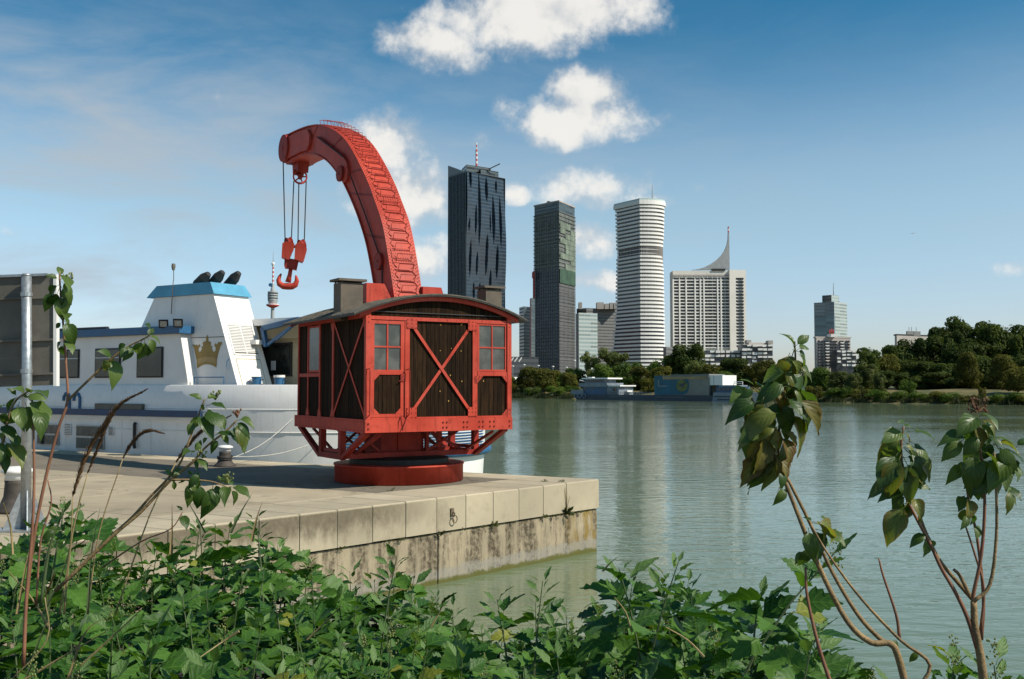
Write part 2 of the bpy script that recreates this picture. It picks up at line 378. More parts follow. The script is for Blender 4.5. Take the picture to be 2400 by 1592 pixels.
# worn asphalt strip the crane stands on, big concrete bays in front
slab('asphalt_strip', M_asph, 1.0, 5.0, 1.55, 90, -.3, -.012, .004)
sv = [5.0, 7.4, 9.8, 12.2, 14.6, 18, 24, 34, 44]; tv = [1.55, 5.2, 9.2, 13.2, 17.2, 21.2, 26, 34, 50, 90]
for i in range(len(sv) - 1):
    for j in range(len(tv) - 1): slab('paving_slab', M_slab, sv[i], sv[i + 1], tv[j], tv[j + 1], -.3, rnd.uniform(-.005, .002), .006, .01)
# lower wall panels
pv = [0.0, 5.02, 9.6, 14.2, 20, 30, 44]
for i in range(len(pv) - 1): slab('wall_panel', M_panel, pv[i] + .012, pv[i + 1] - .012, .035, .6, -2.8, -.675, .004)
slab('wall_panel', M_panel, .035, .6, .05, 60, -2.8, -.56, .004)
# mooring ring on the coping
def fr(s, out, z): p = CC + E1 * s + N1 * out; return Vector((p.x, p.y, ZQ + z))
M_ringm = pbr('rusty_ring_iron', (.16, .115, .07), .7, .3, 12)
ring = thing('mooring_ring', 'small rusty iron mooring ring on a plate on the quay wall', 'mooring ring', fr(4.72, .03, -.3))
mb = MB(); mb.beam(fr(4.72, .035, -.22), fr(4.72, .035, -.36), .075, .02, N1.to_3d()); mb.build('plate', M_ringm, ring, world=True)
mb = MB(); mb.tube([fr(4.72, .05, -.30), fr(4.72, .10, -.31), fr(4.72, .10, -.36), fr(4.72, .05, -.37)], .012, 6); mb.build('eye', M_iron, ring, world=True)
mb = MB(); mb.tube([fr(4.69 + .06 * math.sin(a), .075, -.43 + .07 * math.cos(a)) for a in [i * 2 * math.pi / 16 for i in range(17)]], .011, 6); mb.build('ring', M_ringm, ring, world=True)
# ================================================================== CRANE
CR = Vector((-2.56, 22.7)); CRZ = R(32.0)
crane = thing('harbour_crane', 'old red riveted harbour crane with curved boom and dark plank cabin on a round base', 'crane', (CR.x, CR.y, ZQ), CRZ)
cu, su = math.cos(CRZ), math.sin(CRZ)
def cw(x, y, z): return Vector((CR.x + x * cu - y * su, CR.y + x * su + y * cu, ZQ + z))
def cpl(px, py, x):
    """local (y, z) of the crane where the sight line of a photo pixel meets the plane local x"""
    d = at(px, py, 100.) - Vector((0, 0, CAMZ)); k = d.x / d.y
    X0, Y0 = CR.x + x * cu, CR.y + x * su
    y = (k * Y0 - X0) / (-su - k * cu); Y = Y0 + y * cu
    return y, CAMZ - ZQ + Y * d.z / d.y
def gx(px, y=-2.02):
    """local x of a photo column on the cabin front"""
    d = at(px, 900, 100.); k = d.x / d.y
    return (k * (CR.y + y * cu) - CR.x + y * su) / (cu - k * su)
cnt_sh = {}
def bxp(name, mat, x0, x1, y0, y1, z0, z1, par=None):
    return MB().box(x0, x1, y0, y1, z0, z1).build(name, mat, par or crane)
# --- base and hub
mb = MB(); mb.lathe([(1.45, 0), (1.45, .35), (1.47, .355), (1.47, .39), (1.38, .40)], 64); o = mb.build('base_ring', M_red, crane, smooth=False)
for p in o.data.polygons: p.use_smooth = abs(p.normal.z) < .5
mb = MB(); mb.lathe([(1.12, .40), (1.12, .50), (.95, .56)], 40); mb.build('turntable', M_dark, crane, smooth=False)
# --- underframe
HX, HY = 1.70, 2.015
for sx_ in (-1, 1):
    x = sx_ * 1.635
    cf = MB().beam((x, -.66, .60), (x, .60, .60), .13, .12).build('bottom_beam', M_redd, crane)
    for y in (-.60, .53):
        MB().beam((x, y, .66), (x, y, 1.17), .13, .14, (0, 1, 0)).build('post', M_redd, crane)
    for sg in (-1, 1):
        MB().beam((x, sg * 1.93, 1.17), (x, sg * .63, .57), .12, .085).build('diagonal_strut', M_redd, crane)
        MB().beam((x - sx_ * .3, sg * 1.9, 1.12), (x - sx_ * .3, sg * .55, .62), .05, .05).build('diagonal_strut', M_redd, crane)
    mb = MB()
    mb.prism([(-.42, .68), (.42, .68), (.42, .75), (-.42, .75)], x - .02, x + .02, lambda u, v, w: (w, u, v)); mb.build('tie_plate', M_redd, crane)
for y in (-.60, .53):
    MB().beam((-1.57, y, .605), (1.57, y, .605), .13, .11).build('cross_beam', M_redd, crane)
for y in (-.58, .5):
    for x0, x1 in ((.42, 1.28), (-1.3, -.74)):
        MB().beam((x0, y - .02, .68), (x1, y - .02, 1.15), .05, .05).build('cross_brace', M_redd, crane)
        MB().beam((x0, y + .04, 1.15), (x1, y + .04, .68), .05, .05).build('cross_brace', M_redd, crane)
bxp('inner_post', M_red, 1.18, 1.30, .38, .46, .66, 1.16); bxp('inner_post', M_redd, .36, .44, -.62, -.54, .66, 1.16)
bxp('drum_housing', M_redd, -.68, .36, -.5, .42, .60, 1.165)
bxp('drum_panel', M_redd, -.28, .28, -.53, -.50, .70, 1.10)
# --- floor beams
fb = MB().box(-HX - .04, HX + .04, -HY - .045, -HY + .03, 1.165, 1.43).build('floor_beam', M_red, crane)
bxp('floor_beam', M_red, -HX - .04, HX + .04, HY - .03, HY + .045, 1.165, 1.43)
for s in (-1, 1):
    mb = MB(); a, b_ = sorted((s * (HX - .03), s * (HX + .045))); mb.box(a, b_, -HY + .035, HY - .035, 1.163, 1.432); mb.build('floor_beam', M_red, crane)
bxp('floor', M_dark, -HX + .04, HX - .04, -HY + .04, HY - .04, 1.22, 1.40)
# --- roof arc
def zr(x): return 4.02 - .47 * (x / 2.05) ** 2
# --- front (gable) wall.  plank face y=-2.0, red frame proud of it
YF = -HY + .03
def planks(x0, x1, z0, z1, parent, top=None, w=.1, y=YF):
    n = max(1, round((x1 - x0) / w)); d = (x1 - x0) / n
    for i in range(n):
        a, b_ = x0 + i * d + .004, x0 + (i + 1) * d - .004; yy = y + rnd.uniform(-.004, .004)
        ta, tb = (top(a), top(b_)) if top else (z1, z1)
        mb = MB(); mb.prism([(a, z0), (b_, z0), (b_, tb), (a, ta)], yy, yy + .03, lambda u, v, q: (u, q, v)); mb.build('plank', M_wood, parent)
front = MB().box(-HX + .02, HX - .02, YF + .035, YF + .05, 1.43, 3.62).build('front_wall', M_dark, crane)
def fpost(x0, x1, z0, z1, name='post', pr=.035, mat=None): return bxp(name, mat or M_red, x0, x1, YF - pr, YF + .03, z0, z1)
door_a, door_b = gx(869) - .0, gx(948)
cen_a, cen_b = gx(960), gx(1108)
rw_a = gx(1119)
fpost(-HX - .03, door_a - .012, 1.432, 3.66, 'corner_post', .06)
fpost(door_b + .012, cen_a, 1.47, 3.46); fpost(cen_b, rw_a, 1.47, 3.46); fpost(HX - .075, HX + .03, 1.432, 3.62, 'corner_post', .06)
fpost(door_a, HX - .08, 1.432, 1.468, 'sill_rail', .05); fpost(door_a - .008, HX - .08, 3.462, 3.535, 'top_rail', .045)
planks(cen_a + .004, cen_b - .004, 1.47, 3.46, front)
planks(-HX + .1, HX - .1, 3.54, 3.9, front, top=lambda x: zr(x) - .10, w=.105)
# X brace
for p, q, off in (((cen_a + .02, 1.52), (cen_b - .02, 3.42), .030), ((cen_a + .02, 3.42), (cen_b - .02, 1.52), .045)):
    MB().beam((p[0], YF - off + .012, p[1]), (q[0], YF - off + .012, q[1]), .016, .062, (0, 0, 1)).build('x_brace', M_red, crane)
def gusset(poly, y=YF - .05): MB().prism(poly, y, y + .012, lambda u, v, w: (u, w, v)).build('gusset_plate', M_red, crane)
for xa, xb in ((cen_a - .07, cen_a + .16), (cen_b - .12, cen_b + .09)):
    gusset([(xa, 3.30), (xb, 3.30), (xb, 3.50), (xa, 3.50)]); gusset([(xa, 1.44), (xb, 1.44), (xb, 1.66), (xa, 1.66)])
# right section: window above, boarded panel with chamfered corners below
fpost(rw_a + .004, HX - .078, 2.33, 2.42, 'middle_rail', .045)
planks(rw_a + .004, HX - .09, 1.47, 2.33, front)
for xx, zz, sx_, sz in ((rw_a, 2.33, 1, -1), (HX - .078, 2.33, -1, -1), (HX - .078, 1.47, -1, 1)):
    gusset([(xx - sx_ * .06, zz), (xx + sx_ * .14, zz), (xx, zz + sz * .15), (xx - sx_ * .06, zz + sz * .15)])
def window(x0, x1, z0, z1, parent, name='window', y=YF - .02, nx=2, nz=2, bar=.028, fr_=.05, mat=None):
    mb = MB(); M = mat or M_red
    mb.box(x0, x0 + fr_, y - .01, y + .04, z0, z1); mb.box(x1 - fr_, x1, y - .01, y + .04, z0, z1)
    mb.box(x0 + fr_, x1 - fr_, y - .01, y + .04, z0, z0 + fr_); mb.box(x0 + fr_, x1 - fr_, y - .01, y + .04, z1 - fr_, z1)
    w = mb.build(name, M, parent)
    gx0, gx1, gz0, gz1 = x0 + fr_, x1 - fr_, z0 + fr_, z1 - fr_
    for i in range(1, nx):
        c = lerp(gx0, gx1, i / nx); MB().box(c - bar / 2, c + bar / 2, y - .006, y + .03, gz0, gz1).build('glazing_bar', M, w)
    for i in range(1, nz):
        c = lerp(gz0, gz1, i / nz); MB().box(gx0, gx1, y - .008, y + .028, c - bar / 2, c + bar / 2).build('glazing_bar', M, w)
    for i in range(nx):
        for j in range(nz):
            t = rnd.uniform(-.003, .003)
            mb = MB(); a, b_ = lerp(gx0, gx1, i / nx), lerp(gx0, gx1, (i + 1) / nx); c, d = lerp(gz0, gz1, j / nz), lerp(gz0, gz1, (j + 1) / nz)
            mb.box(a, b_, y + .012 + t, y + .018 + t, c, d); mb.build('pane', M_glassf, w)
    return w
window(rw_a + .006, HX - .08, 2.425, 3.46, crane, fr_=.04)
# door: window above, boarded panel below
door = MB().box(door_a, door_b, YF + .02, YF + .03, 1.47, 3.455).build('door', M_dark, crane)
mb = MB(); yd0, yd1 = YF - .03, YF + .018
mb.box(door_a, door_a + .075, yd0, yd1, 1.475, 3.45); mb.box(door_b - .085, door_b, yd0, yd1, 1.475, 3.45)
mb.box(door_a + .075, door_b - .085, yd0, yd1, 1.475, 1.54); mb.box(door_a + .075, door_b - .085, yd0, yd1, 2.34, 2.44); mb.box(door_a + .075, door_b - .085, yd0, yd1, 3.38, 3.45)
mb.build('door_frame', M_red, door)
planks(door_a + .08, door_b - .09, 1.545, 2.335, door, y=YF - .012)
for xx, zz, sx_, sz in ((door_a + .07, 2.345, 1, -1), (door_b - .08, 1.535, -1, 1), (door_a + .07, 1.535, 1, 1)):
    mb = MB(); mb.prism([(xx, zz), (xx + sx_ * .13, zz), (xx, zz + sz * .13)], yd0 - .004, yd0 + .01, lambda u, v, w: (u, w, v)); mb.build('door_gusset', M_red, door)
gx0, gx1 = door_a + .078, door_b - .088
for i in range(2):
    for j in range(2):
        MB().box(lerp(gx0, gx1, i / 2), lerp(gx0, gx1, (i + 1) / 2), YF - .004, YF + .002, lerp(2.44, 3.38, j / 2), lerp(2.44, 3.38, (j + 1) / 2)).build('pane', M_glassf, door)
MB().box((gx0 + gx1) / 2 - .016, (gx0 + gx1) / 2 + .016, YF - .022, YF - .006, 2.44, 3.38).build('glazing_bar', M_red, door)
MB().box(gx0, gx1, YF - .026, YF - .004, 2.895, 2.925).build('glazing_bar', M_red, door)
mb = MB(); mb.tube([(door_b - .02, YF - .06, 2.28), (door_b - .1, YF - .08, 2.22), (door_b - .14, YF - .07, 2.21)], .012, 6); mb.box(door_b - .09, door_b + .02, YF - .045, YF - .03, 2.2, 2.36); mb.build('door_handle', M_redd, door)
for xx in (-HX + .03, gx(955)):
    MB().tube([(xx, YF - .06, 1.50), (xx, YF - .13, 1.53), (xx, YF - .14, 2.40), (xx, YF - .12, 2.46), (xx - .06, YF - .07, 2.44)], .013, 8).build('handrail', M_redd, crane)
mb = MB(); mb.tube([(gx(955), YF - .06, 1.50), (gx(938), YF - .16, 1.20), (gx(936), YF - .13, 1.44), (gx(940), YF - .06, 1.50)], .014, 6); mb.build('step_bracket', M_redd, crane)
# bare yellow knots on the planks
mb = MB()
for px, py in ((1034, 762), (1082, 762), (1033, 822), (1059, 817), (1082, 823), (1057, 880), (1084, 894), (1033, 917), (1053, 940), (1135, 893), (1084, 760)):
    x = gx(px); z = CAMZ - ZQ + (HOR - py) / F * (CR.y + x * su - 2.0 * cu); r = rnd.uniform(.006, .013)
    mb.prism([(x + r * math.cos(a), z + 1.5 * r * math.sin(a)) for a in [i * math.pi / 3 + rnd.uniform(0, .5) for i in range(6)]], YF - .0075, YF + .004, lambda u, v, w: (u, w, v))
tag(mb.build('knot_patches', M_yellow, crane), None, kind='stuff')
# --- side and back walls
XS = -HX + .03
def swall(sgn, parent_name):
    base = MB().box(*sorted((sgn * (HX - .085), sgn * (HX - .065))), -HY + .06, HY - .06, 1.43, 3.7).build(parent_name, M_dark, crane)
    def sp(y0, y1, z0, z1, nm, pr, mat=M_redd):
        a, b_ = sorted((sgn * (HX - .06), sgn * (HX - .03 + pr))); return bxp(nm, mat, a, b_, y0, y1, z0, z1)
    n = 34
    for i in range(n):
        a, b_ = -HY + .07 + i * (2 * HY - .14) / n + .004, -HY + .07 + (i + 1) * (2 * HY - .14) / n - .004; o = rnd.uniform(-.004, .004)
        x0, x1 = sorted((sgn * (HX - .062), sgn * (HX - .03 + o))); MB().box(x0, x1, a, b_, 1.43, 3.6).build('plank', M_wood, base)
    l2y = lambda l: -HY + l
    for l, w in ((1.84, .09), (2.62, .06), (3.36, .06)): sp(l2y(l) - w / 2, l2y(l) + w / 2, 1.433, 3.5, 'post', .022, M_red)
    sp(HY - .09, HY - .03, 1.433, 3.6, 'corner_post', .03, M_red)
    sp(l2y(2.655), HY - .1, 2.32, 2.40, 'middle_rail', .018, M_red)
    sp(-HY + .06, HY - .1, 3.50, 3.66, 'top_rail', .028, M_red)
    xo = sgn * (HX - .015)
    for p, q, e in (((l2y(.12), 1.5), (l2y(1.76), 3.46), 0), ((l2y(.12), 3.46), (l2y(1.76), 1.5), .012)):
        MB().beam((xo + sgn * e, p[0], p[1]), (xo + sgn * e, q[0], q[1]), .055, .014, (1, 0, 0)).build('x_brace', M_red, crane)
    for l, z in ((1.84, 1.5), (1.84, 3.42), (3.36, 1.48), (2.62, 1.48), (.1, 3.42)):
        y = l2y(l); s_ = 1 if z < 2 else -1
        mb = MB(); mb.prism([(y - .12, z - s_ * .06), (y + .12, z - s_ * .06), (y + .05, z + s_ * .12), (y - .05, z + s_ * .12)], xo - .012, xo + .012, lambda u, v, w: (w, u, v)); mb.build('gusset_plate', M_red, crane)
    # window
    x0 = sgn * (HX - .01); mb = MB(); y0, y1, z0, z1 = l2y(2.66), l2y(3.32), 2.42, 3.48
    mb = MB(); a, b_ = sorted((x0 - sgn * .045, x0 - sgn * .012))
    for q in ((y0, y0 + .04, z0, z1), (y1 - .04, y1, z0, z1), (y0 + .04, y1 - .04, z0, z0 + .05), (y0 + .04, y1 - .04, z1 - .05, z1)): mb.box(a, b_, *q)
    w = mb.build('window', M_red, crane)
    ym, zm = (y0 + y1) / 2, (z0 + z1) / 2
    MB().box(a + .004, b_ - .004, ym - .013, ym + .013, z0 + .05, z1 - .05).build('glazing_bar', M_redd, w)
    MB().box(a + .002, b_ - .002, y0 + .04, y1 - .04, zm - .013, zm + .013).build('glazing_bar', M_redd, w)
    for ya, yb in ((y0 + .04, ym), (ym, y1 - .04)):
        for za, zb in ((z0 + .05, zm), (zm, z1 - .05)):
            c = sgn * (HX - .026); MB().box(*sorted((c, c + sgn * .005)), ya, yb, za, zb).build('pane', M_glassf, w)
swall(-1, 'side_wall'); swall(1, 'side_wall')
bw = MB().box(-HX + .06, HX - .06, HY - .05, HY - .03, 1.43, 3.7).build('back_wall', M_dark, crane)
for i in range(17):
    d = (2 * HX - .14) / 17; a = -HX + .07 + i * d; MB().box(a + .004, a + d - .004, HY - .03, HY - .005, 1.43, zr(a + d / 2) - .08).build('plank', M_wood, bw)
# --- curved roof of overlapping sheets with an arch trim
roof = MB()
nx = 24; xs = [lerp(-2.05, 2.05, i / nx) for i in range(nx + 1)]
roof.prism([(x, zr(x) - .035) for x in xs] + [(x, zr(x) - .005) for x in reversed(xs)], -HY - .17, HY + .02, lambda u, v, w: (u, w, v))
roof = roof.build('roof', M_dark, crane)
ys = [-HY - .18 + i * (2 * HY + .21) / 7 for i in range(8)]
for i in range(7):
    mb = MB(); e = rnd.uniform(0, .006)
    mb.prism([(x, zr(x) - .004) for x in xs] + [(x, zr(x) + .018 + e) for x in reversed(xs)], ys[i] + .003, ys[i + 1] - .003, lambda u, v, w: (u, w, v)); mb.build('roof_sheet', M_roof, roof)
    if i: 
        mb = MB(); mb.prism([(x, zr(x) + .015) for x in xs] + [(x, zr(x) + .045) for x in reversed(xs)], ys[i] - .02, ys[i] + .02, lambda u, v, w: (u, w, v)); mb.build('roof_batten', M_roof, roof)
for y in (-HY - .03, HY - .02):
    mb = MB(); mb.prism([(x * .92, zr(x * .92) - .125) for x in xs] + [(x * .92, zr(x * .92) - .036) for x in reversed(xs)], y - .04, y + .03, lambda u, v, w: (u, w, v)); mb.build('arch_trim', M_red, crane)
for x0, x1, y0, y1, zt in ((-1.86, -1.36, -1.02, -.62, 4.29), (1.62, 2.04, -1.12, -.72, 4.31)):
    ch = MB().box(x0, x1, y0, y1, 3.5, zt).build('chimney', M_chim, roof)
    MB().box(x0 - .07, x1 + .07, y0 - .06, y1 + .06, zt + .035, zt + .085).build('chimney_cap', M_chim, ch)
    mb = MB()
    for a in (x0 + .03, x1 - .03):
        for c in (y0 + .03, y1 - .03): mb.box(a - .015, a + .015, c - .015, c + .015, zt, zt + .035)
    mb.build('cap_feet', M_dark, ch)
MB().box(-HX, HX, -HY, HY, 3.62, 3.64).build('ceiling', M_dark, crane)
# --- boom housing on the roof
for prof in ([(-1.05, 3.5), (-.33, 3.5), (-.37, 3.88), (-.62, 4.37), (-1.05, 4.37)], [(.33, 3.5), (.97, 3.5), (.95, 3.95), (.80, 4.36), (.33, 4.36)]):
    mb = MB(); mb.prism(prof, -.50, .42, lambda u, v, w: (u, w, v)); mb.build('boom_cheek', M_red, crane)
# --- boom
OUT = spline([(-.80, 3.0), (-.42, 4.13), (-.03, 5.22), (.27, 5.88), (.66, 6.42), (1.05, 6.92), (1.66, 7.55), (2.45, 8.22), (3.35, 8.70), (4.20, 9.00), (5.0, 9.16), (5.9, 9.25), (6.85, 9.30)], 6)
INN = spline([(.15, 3.0), (.66, 4.45), (1.07, 5.39), (1.46, 5.99), (1.93, 6.56), (2.51, 7.15), (2.94, 7.50), (3.64, 7.95), (4.38, 8.26), (5.0, 8.42), (5.6, 8.50), (6.2, 8.53), (6.85, 8.52)], 6)
nb = len(OUT)
mb = MB(); vs = []
for i in range(nb):
    for x in (-.315, .315): vs += [(x, OUT[i][0], OUT[i][1]), (x, INN[i][0], INN[i][1])]
fs = []
for i in range(nb - 1):
    a, c = i * 4, i * 4 + 4
    fs += [(a, c, c + 1, a + 1), (a + 2, a + 3, c + 3, c + 2), (a, a + 2, c + 2, c), (a + 1, c + 1, c + 3, a + 3)]
fs += [(0, 1, 3, 2), ((nb - 1) * 4, (nb - 1) * 4 + 2, (nb - 1) * 4 + 3, (nb - 1) * 4 + 1)]
boom = mb.add(vs, fs).build('boom', M_red, crane)
def strip(curve, hw, t0, t1, name, i0=0, i1=None, par=None, mat=M_red):
    i1 = i1 or len(curve); vs = []; fs = []
    for i in range(i0, i1):
        a, b_ = curve[max(i - 1, 0)], curve[min(i + 1, len(curve) - 1)]; d = (b_ - a).normalized(); n = Vector((-d.y, d.x))
        for x in (-hw, hw):
            for t in (t0, t1): vs.append((x, curve[i].x + n.x * t, curve[i].y + n.y * t))
    for k in range(i1 - i0 - 1):
        a, c = k * 4, k * 4 + 4
        fs += [(a, c, c + 2, a + 2), (a + 1, a + 3, c + 3, c + 1), (a, a + 1, c + 1, c), (a + 2, c + 2, c + 3, a + 3)]
    e = (i1 - i0 - 1) * 4; fs += [(0, 2, 3, 1), (e, e + 1, e + 3, e + 2)]
    return MB().add(vs, fs).build(name, mat, par or boom)
# back plates lap one another; cover plates at the joints
for i0 in range(0, nb - 1, 12): strip(OUT, .36, .001, .026 + .004 * ((i0 // 12) % 2), 'back_plate', i0, min(i0 + 13, nb))
for i0 in (10, 24, 37, 50): strip(OUT, .27, .027, .042, 'joint_plate', i0, i0 + 3)
for i0 in range(0, nb - 1, 18): strip(INN, .36, -.026, -.001, 'belly_plate', i0, min(i0 + 19, nb))
def bf(i, t):   # frame on the outer curve at index i (float), offset t outwards
    k = min(int(i), nb - 2); f = i - k; p = OUT[k].lerp(OUT[k + 1], f); d = (OUT[k + 1] - OUT[k]).normalized(); return p, d, Vector((-d.y, d.x))
arc = [0]
for i in range(1, nb): arc.append(arc[-1] + (OUT[i] - OUT[i - 1]).length)
def idx(s):
    for i in range(1, nb):
        if arc[i] >= s: return i - 1 + (s - arc[i - 1]) / (arc[i] - arc[i - 1])
    return nb - 1.001
# ladder: stand-off rungs with bent side bars
mb = MB(); mb.tube([(-.25, -.11, .03), (-.185, -.04, .045), (-.185, .07, .17), (.185, .07, .17), (.185, -.04, .045), (.25, -.11, .03)], .009, 5)
mb.tube([(-.185, -.04, .045), (.185, -.04, .045)], .010, 5); mb.tube([(-.25, -.11, .03), (-.24, -.17, .03), (-.185, -.22, .045)], .010, 4); mb.tube([(.25, -.11, .03), (.24, -.17, .03), (.185, -.22, .045)], .010, 4)
rung_me = mb.mesh('rung', M_redd)  # darker red puts the shade on the rungs into their colour
s = 1.05; k_ = 0
while s < arc[-1] - 2.2:
    p, d, n = bf(idx(s), 0)
    M = Matrix(((1, 0, 0, 0), (0, d.x, n.x, p.x), (0, d.y, n.y, p.y), (0, 0, 0, 1)))
    link('rung', rung_me, boom, M); s += .262
# rivets as one mass
rv = MB()
def rivet(p, n, r=.016):
    n = Vector(n).normalized(); p = Vector(p); t = n.cross(Vector((.3, .5, .81))).normalized(); b_ = n.cross(t)
    ring_ = [p + (t * math.cos(a) + b_ * math.sin(a)) * r for a in [i * math.pi / 3 for i in range(6)]]; top = [p + (t * math.cos(a) + b_ * math.sin(a)) * r * .55 + n * r * .8 for a in [i * math.pi / 3 for i in range(6)]]
    rv.add(ring_ + top, [(i, (i + 1) % 6, 6 + (i + 1) % 6, 6 + i) for i in range(6)] + [(6, 7, 8, 9, 10, 11)])
s = .95
while s < arc[-1] - .3:
    p, d, n = bf(idx(s), 0)
    for x in (-.325, -.285, .285, .325): rivet((x, p.x + n.x * .028 + (d.x * .03 if abs(x) > .3 else 0), p.y + n.y * .028 + (d.y * .03 if abs(x) > .3 else 0)), (0, n.x, n.y), .014)
    s += .085
for i0 in (10, 24, 37, 50):
    for q in (.2, .7, 1.2, 1.7):
        p, d, n = bf(i0 + q, 0)
        for k in range(9): rivet((-.24 + .06 * k, p.x + n.x * .042, p.y + n.y * .042), (0, n.x, n.y), .012)
tag(rv.build('boom_rivets', M_rivet, boom), None, kind='stuff')
rv = MB()
for c in (1037, 1045.5, 1085, 1093.5, 1121.5, 1130, 1146.5, 1156, 1033 - 180, 1192):
    for z in (1.24, 1.345): rivet((gx(c if c > 900 else 862), -HY - .045, z), (0, -1, 0), .024)
for xa, xb in ((cen_a - .05, cen_a + .14), (cen_b - .10, cen_b + .07)):
    for za in (3.32, 3.40, 3.48, 1.46, 1.55, 1.64):
        for f in (0, .5, 1): rivet((lerp(xa, xb, f), YF - .05, za), (0, -1, 0), .013)
for xx, zz, sx_, sz in ((rw_a, 2.33, 1, -1), (HX - .078, 2.33, -1, -1), (HX - .078, 1.47, -1, 1)):
    for du, dv in ((-.03, .02), (.04, .02), (.10, .02), (-.03, .07), (-.03, .12), (.03, .06)): rivet((xx + sx_ * du, YF - .05, zz + sz * dv), (0, -1, 0), .012)
for x in (-HX + .03, HX - .03):
    for z in (1.5, 1.6, 3.4, 3.5): rivet((x, YF - .06, z), (0, -1, 0), .012)
for i in range(16): rivet((door_a + .1 + i * (HX - door_a - .2) / 15, YF - .045, 3.5), (0, -1, 0), .009)
for y in [-1.9 + i * .2 for i in range(20)]: rivet((-HX - .045, y, 1.2), (-1, 0, 0), .012); rivet((-HX - .045, y, 1.39), (-1, 0, 0), .012)
for z in (.72, .84, .96, 1.08):
    for y in (-.60, .53): rivet((-1.70, y, z), (-1, 0, 0), .012)
tag(rv.build('cabin_rivets', M_rivet, crane), None, kind='stuff')
# flank covers, seams, sheaves
for sg in (-1, 1):
    x0, x1 = sg * .316, sg * .40
    MB().prism([(6.75, 8.60), (6.75, 9.22), (5.6, 9.16), (5.05, 9.08), (4.86, 8.9), (4.9, 8.66), (5.05, 8.52), (5.6, 8.57)], x0, x1, lambda u, v, w: (w, u, v)).build('sheave_cover', M_red, boom)
    cov = [(4.35, 8.74), (2.55, 7.86), (2.30, 7.66), (2.20, 7.42), (2.28, 7.2), (2.47, 7.16)] + [(p.x - .02, p.y + .05) for p in INN[33:49:3]]
    MB().prism(cov, x0, sg * .39, lambda u, v, w: (w, u, v)).build('sheave_cover', M_red, boom)
    for (y, z, r_) in ((6.86, 8.93, .39), (.42, 4.98, .20), (2.62, 7.42, .20)):
        mb = MB(); M = Matrix.Rotation(R(90), 4, 'Y')
        mb.lathe([(r_, 0), (r_, .05), (r_ * .9, .06), (r_ * .85, .055), (r_ * .2, .06), (r_ * .16, .075)], 24, (sg * (.40 if y > 1 else .33) - (.0 if sg > 0 else .0), y, z), M if sg > 0 else Matrix.Rotation(R(-90), 4, 'Y')); mb.build('sheave_disc', M_redd, boom)
    for i in (14, 26, 34, 44, 56):
        a, b_ = OUT[i], INN[min(i + 1, nb - 1)]; MB().beam((sg * .318, a.x, a.y), (sg * .318, b_.x, b_.y), .05, .012, (1, 0, 0)).build('flank_seam', M_redd, boom)
mb = MB(); mb.lathe([(.39, -.40), (.42, -.36), (.37, -.30), (.33, 0), (.37, .30), (.42, .36), (.39, .40)], 32, (0, 6.86, 8.93), Matrix.Rotation(R(90), 4, 'Y')); mb.build('head_sheave', M_redd, boom)
MB().prism([(6.6, 8.5), (6.9, 8.48), (6.95, 8.9), (6.6, 9.3)], -.33, .33, lambda u, v, w: (w, u, v)).build('head_block', M_redd, boom)
MB().tube([(-.41, 2.05, 7.34), (-.36, 1.2, 6.2), (-.345, .26, 4.95), (-.345, .2, 4.1)], .018, 5).build('hoist_rope', M_rope, crane)
MB().tube([(-.40, 4.3, 8.72), (-.40, 2.5, 7.83)], .018, 5).build('hoist_rope', M_rope, crane)
# --- hanger, hanging wheel, ropes
wy, wz = cpl(703.4, 414.9, 0.0); wc = cw(0, wy, wz); YW = wc.y
MB().prism([(wy - .30, 8.54), (wy + .22, 8.54), (wy + .16, 8.18), (wy + .05, wz + .2), (wy - .05, wz + .2), (wy - .22, 8.2)], -.16, .16, lambda u, v, w: (w, u, v)).build('hanger_bracket', M_redd, crane)
vd = Vector((wc.x, wc.y, 0)).normalized(); Mw = Vector((0, 0, 1)).rotation_difference(-vd).to_matrix().to_4x4()
wheel = MB()
for i in range(24):
    pass
rr = 17.0 / F * YW
prof = [(rr * .80, -.045), (rr, -.055), (rr * .93, 0), (rr, .055), (rr * .80, .045)]
vs = []; fs = []
for r_, z in prof:
    for k in range(28): t = 2 * math.pi * k / 28; vs.append(Mw @ Vector((r_ * math.cos(t), r_ * math.sin(t), z)) + wc)
for i in range(5):
    for k in range(28): fs.append((i * 28 + k, i * 28 + (k + 1) % 28, ((i + 1) % 5) * 28 + (k + 1) % 28, ((i + 1) % 5) * 28 + k))
wheel = MB().add(vs, fs).build('hanging_wheel', M_red, crane, world=True)
for k in range(5):
    t = 2 * math.pi * k / 5 + .3; e = Mw @ Vector((rr * .84 * math.cos(t), rr * .84 * math.sin(t), 0)) + wc
    mb = MB(); mb.beam(wc, e, .035, .04, vd); mb.build('spoke', M_red, wheel, world=True)
mb = MB(); mb.lathe([(rr * .32, -.09), (rr * .32, .09)], 14, wc, Mw); mb.build('wheel_hub', M_redd, wheel, world=True)
mb = MB(); mb.beam(wc + vd * .02 + Vector((-.05, 0, .2)), wc - vd * .08 + Vector((0, 0, -.03)), .09, .03, vd); mb.build('hanger_strap', M_redd, crane, world=True)
for (x0, y0, x1, y1) in ((663.5, 372, 668.5, 572), (688.5, 425, 682.5, 570), (700.3, 428, 698.2, 575), (717.6, 424, 712.6, 580)):
    mb = MB(); mb.tube([at(x0, y0, YW), at(x1, y1, YW)], .017, 5); mb.build('hoist_rope', M_rope, crane, world=True)
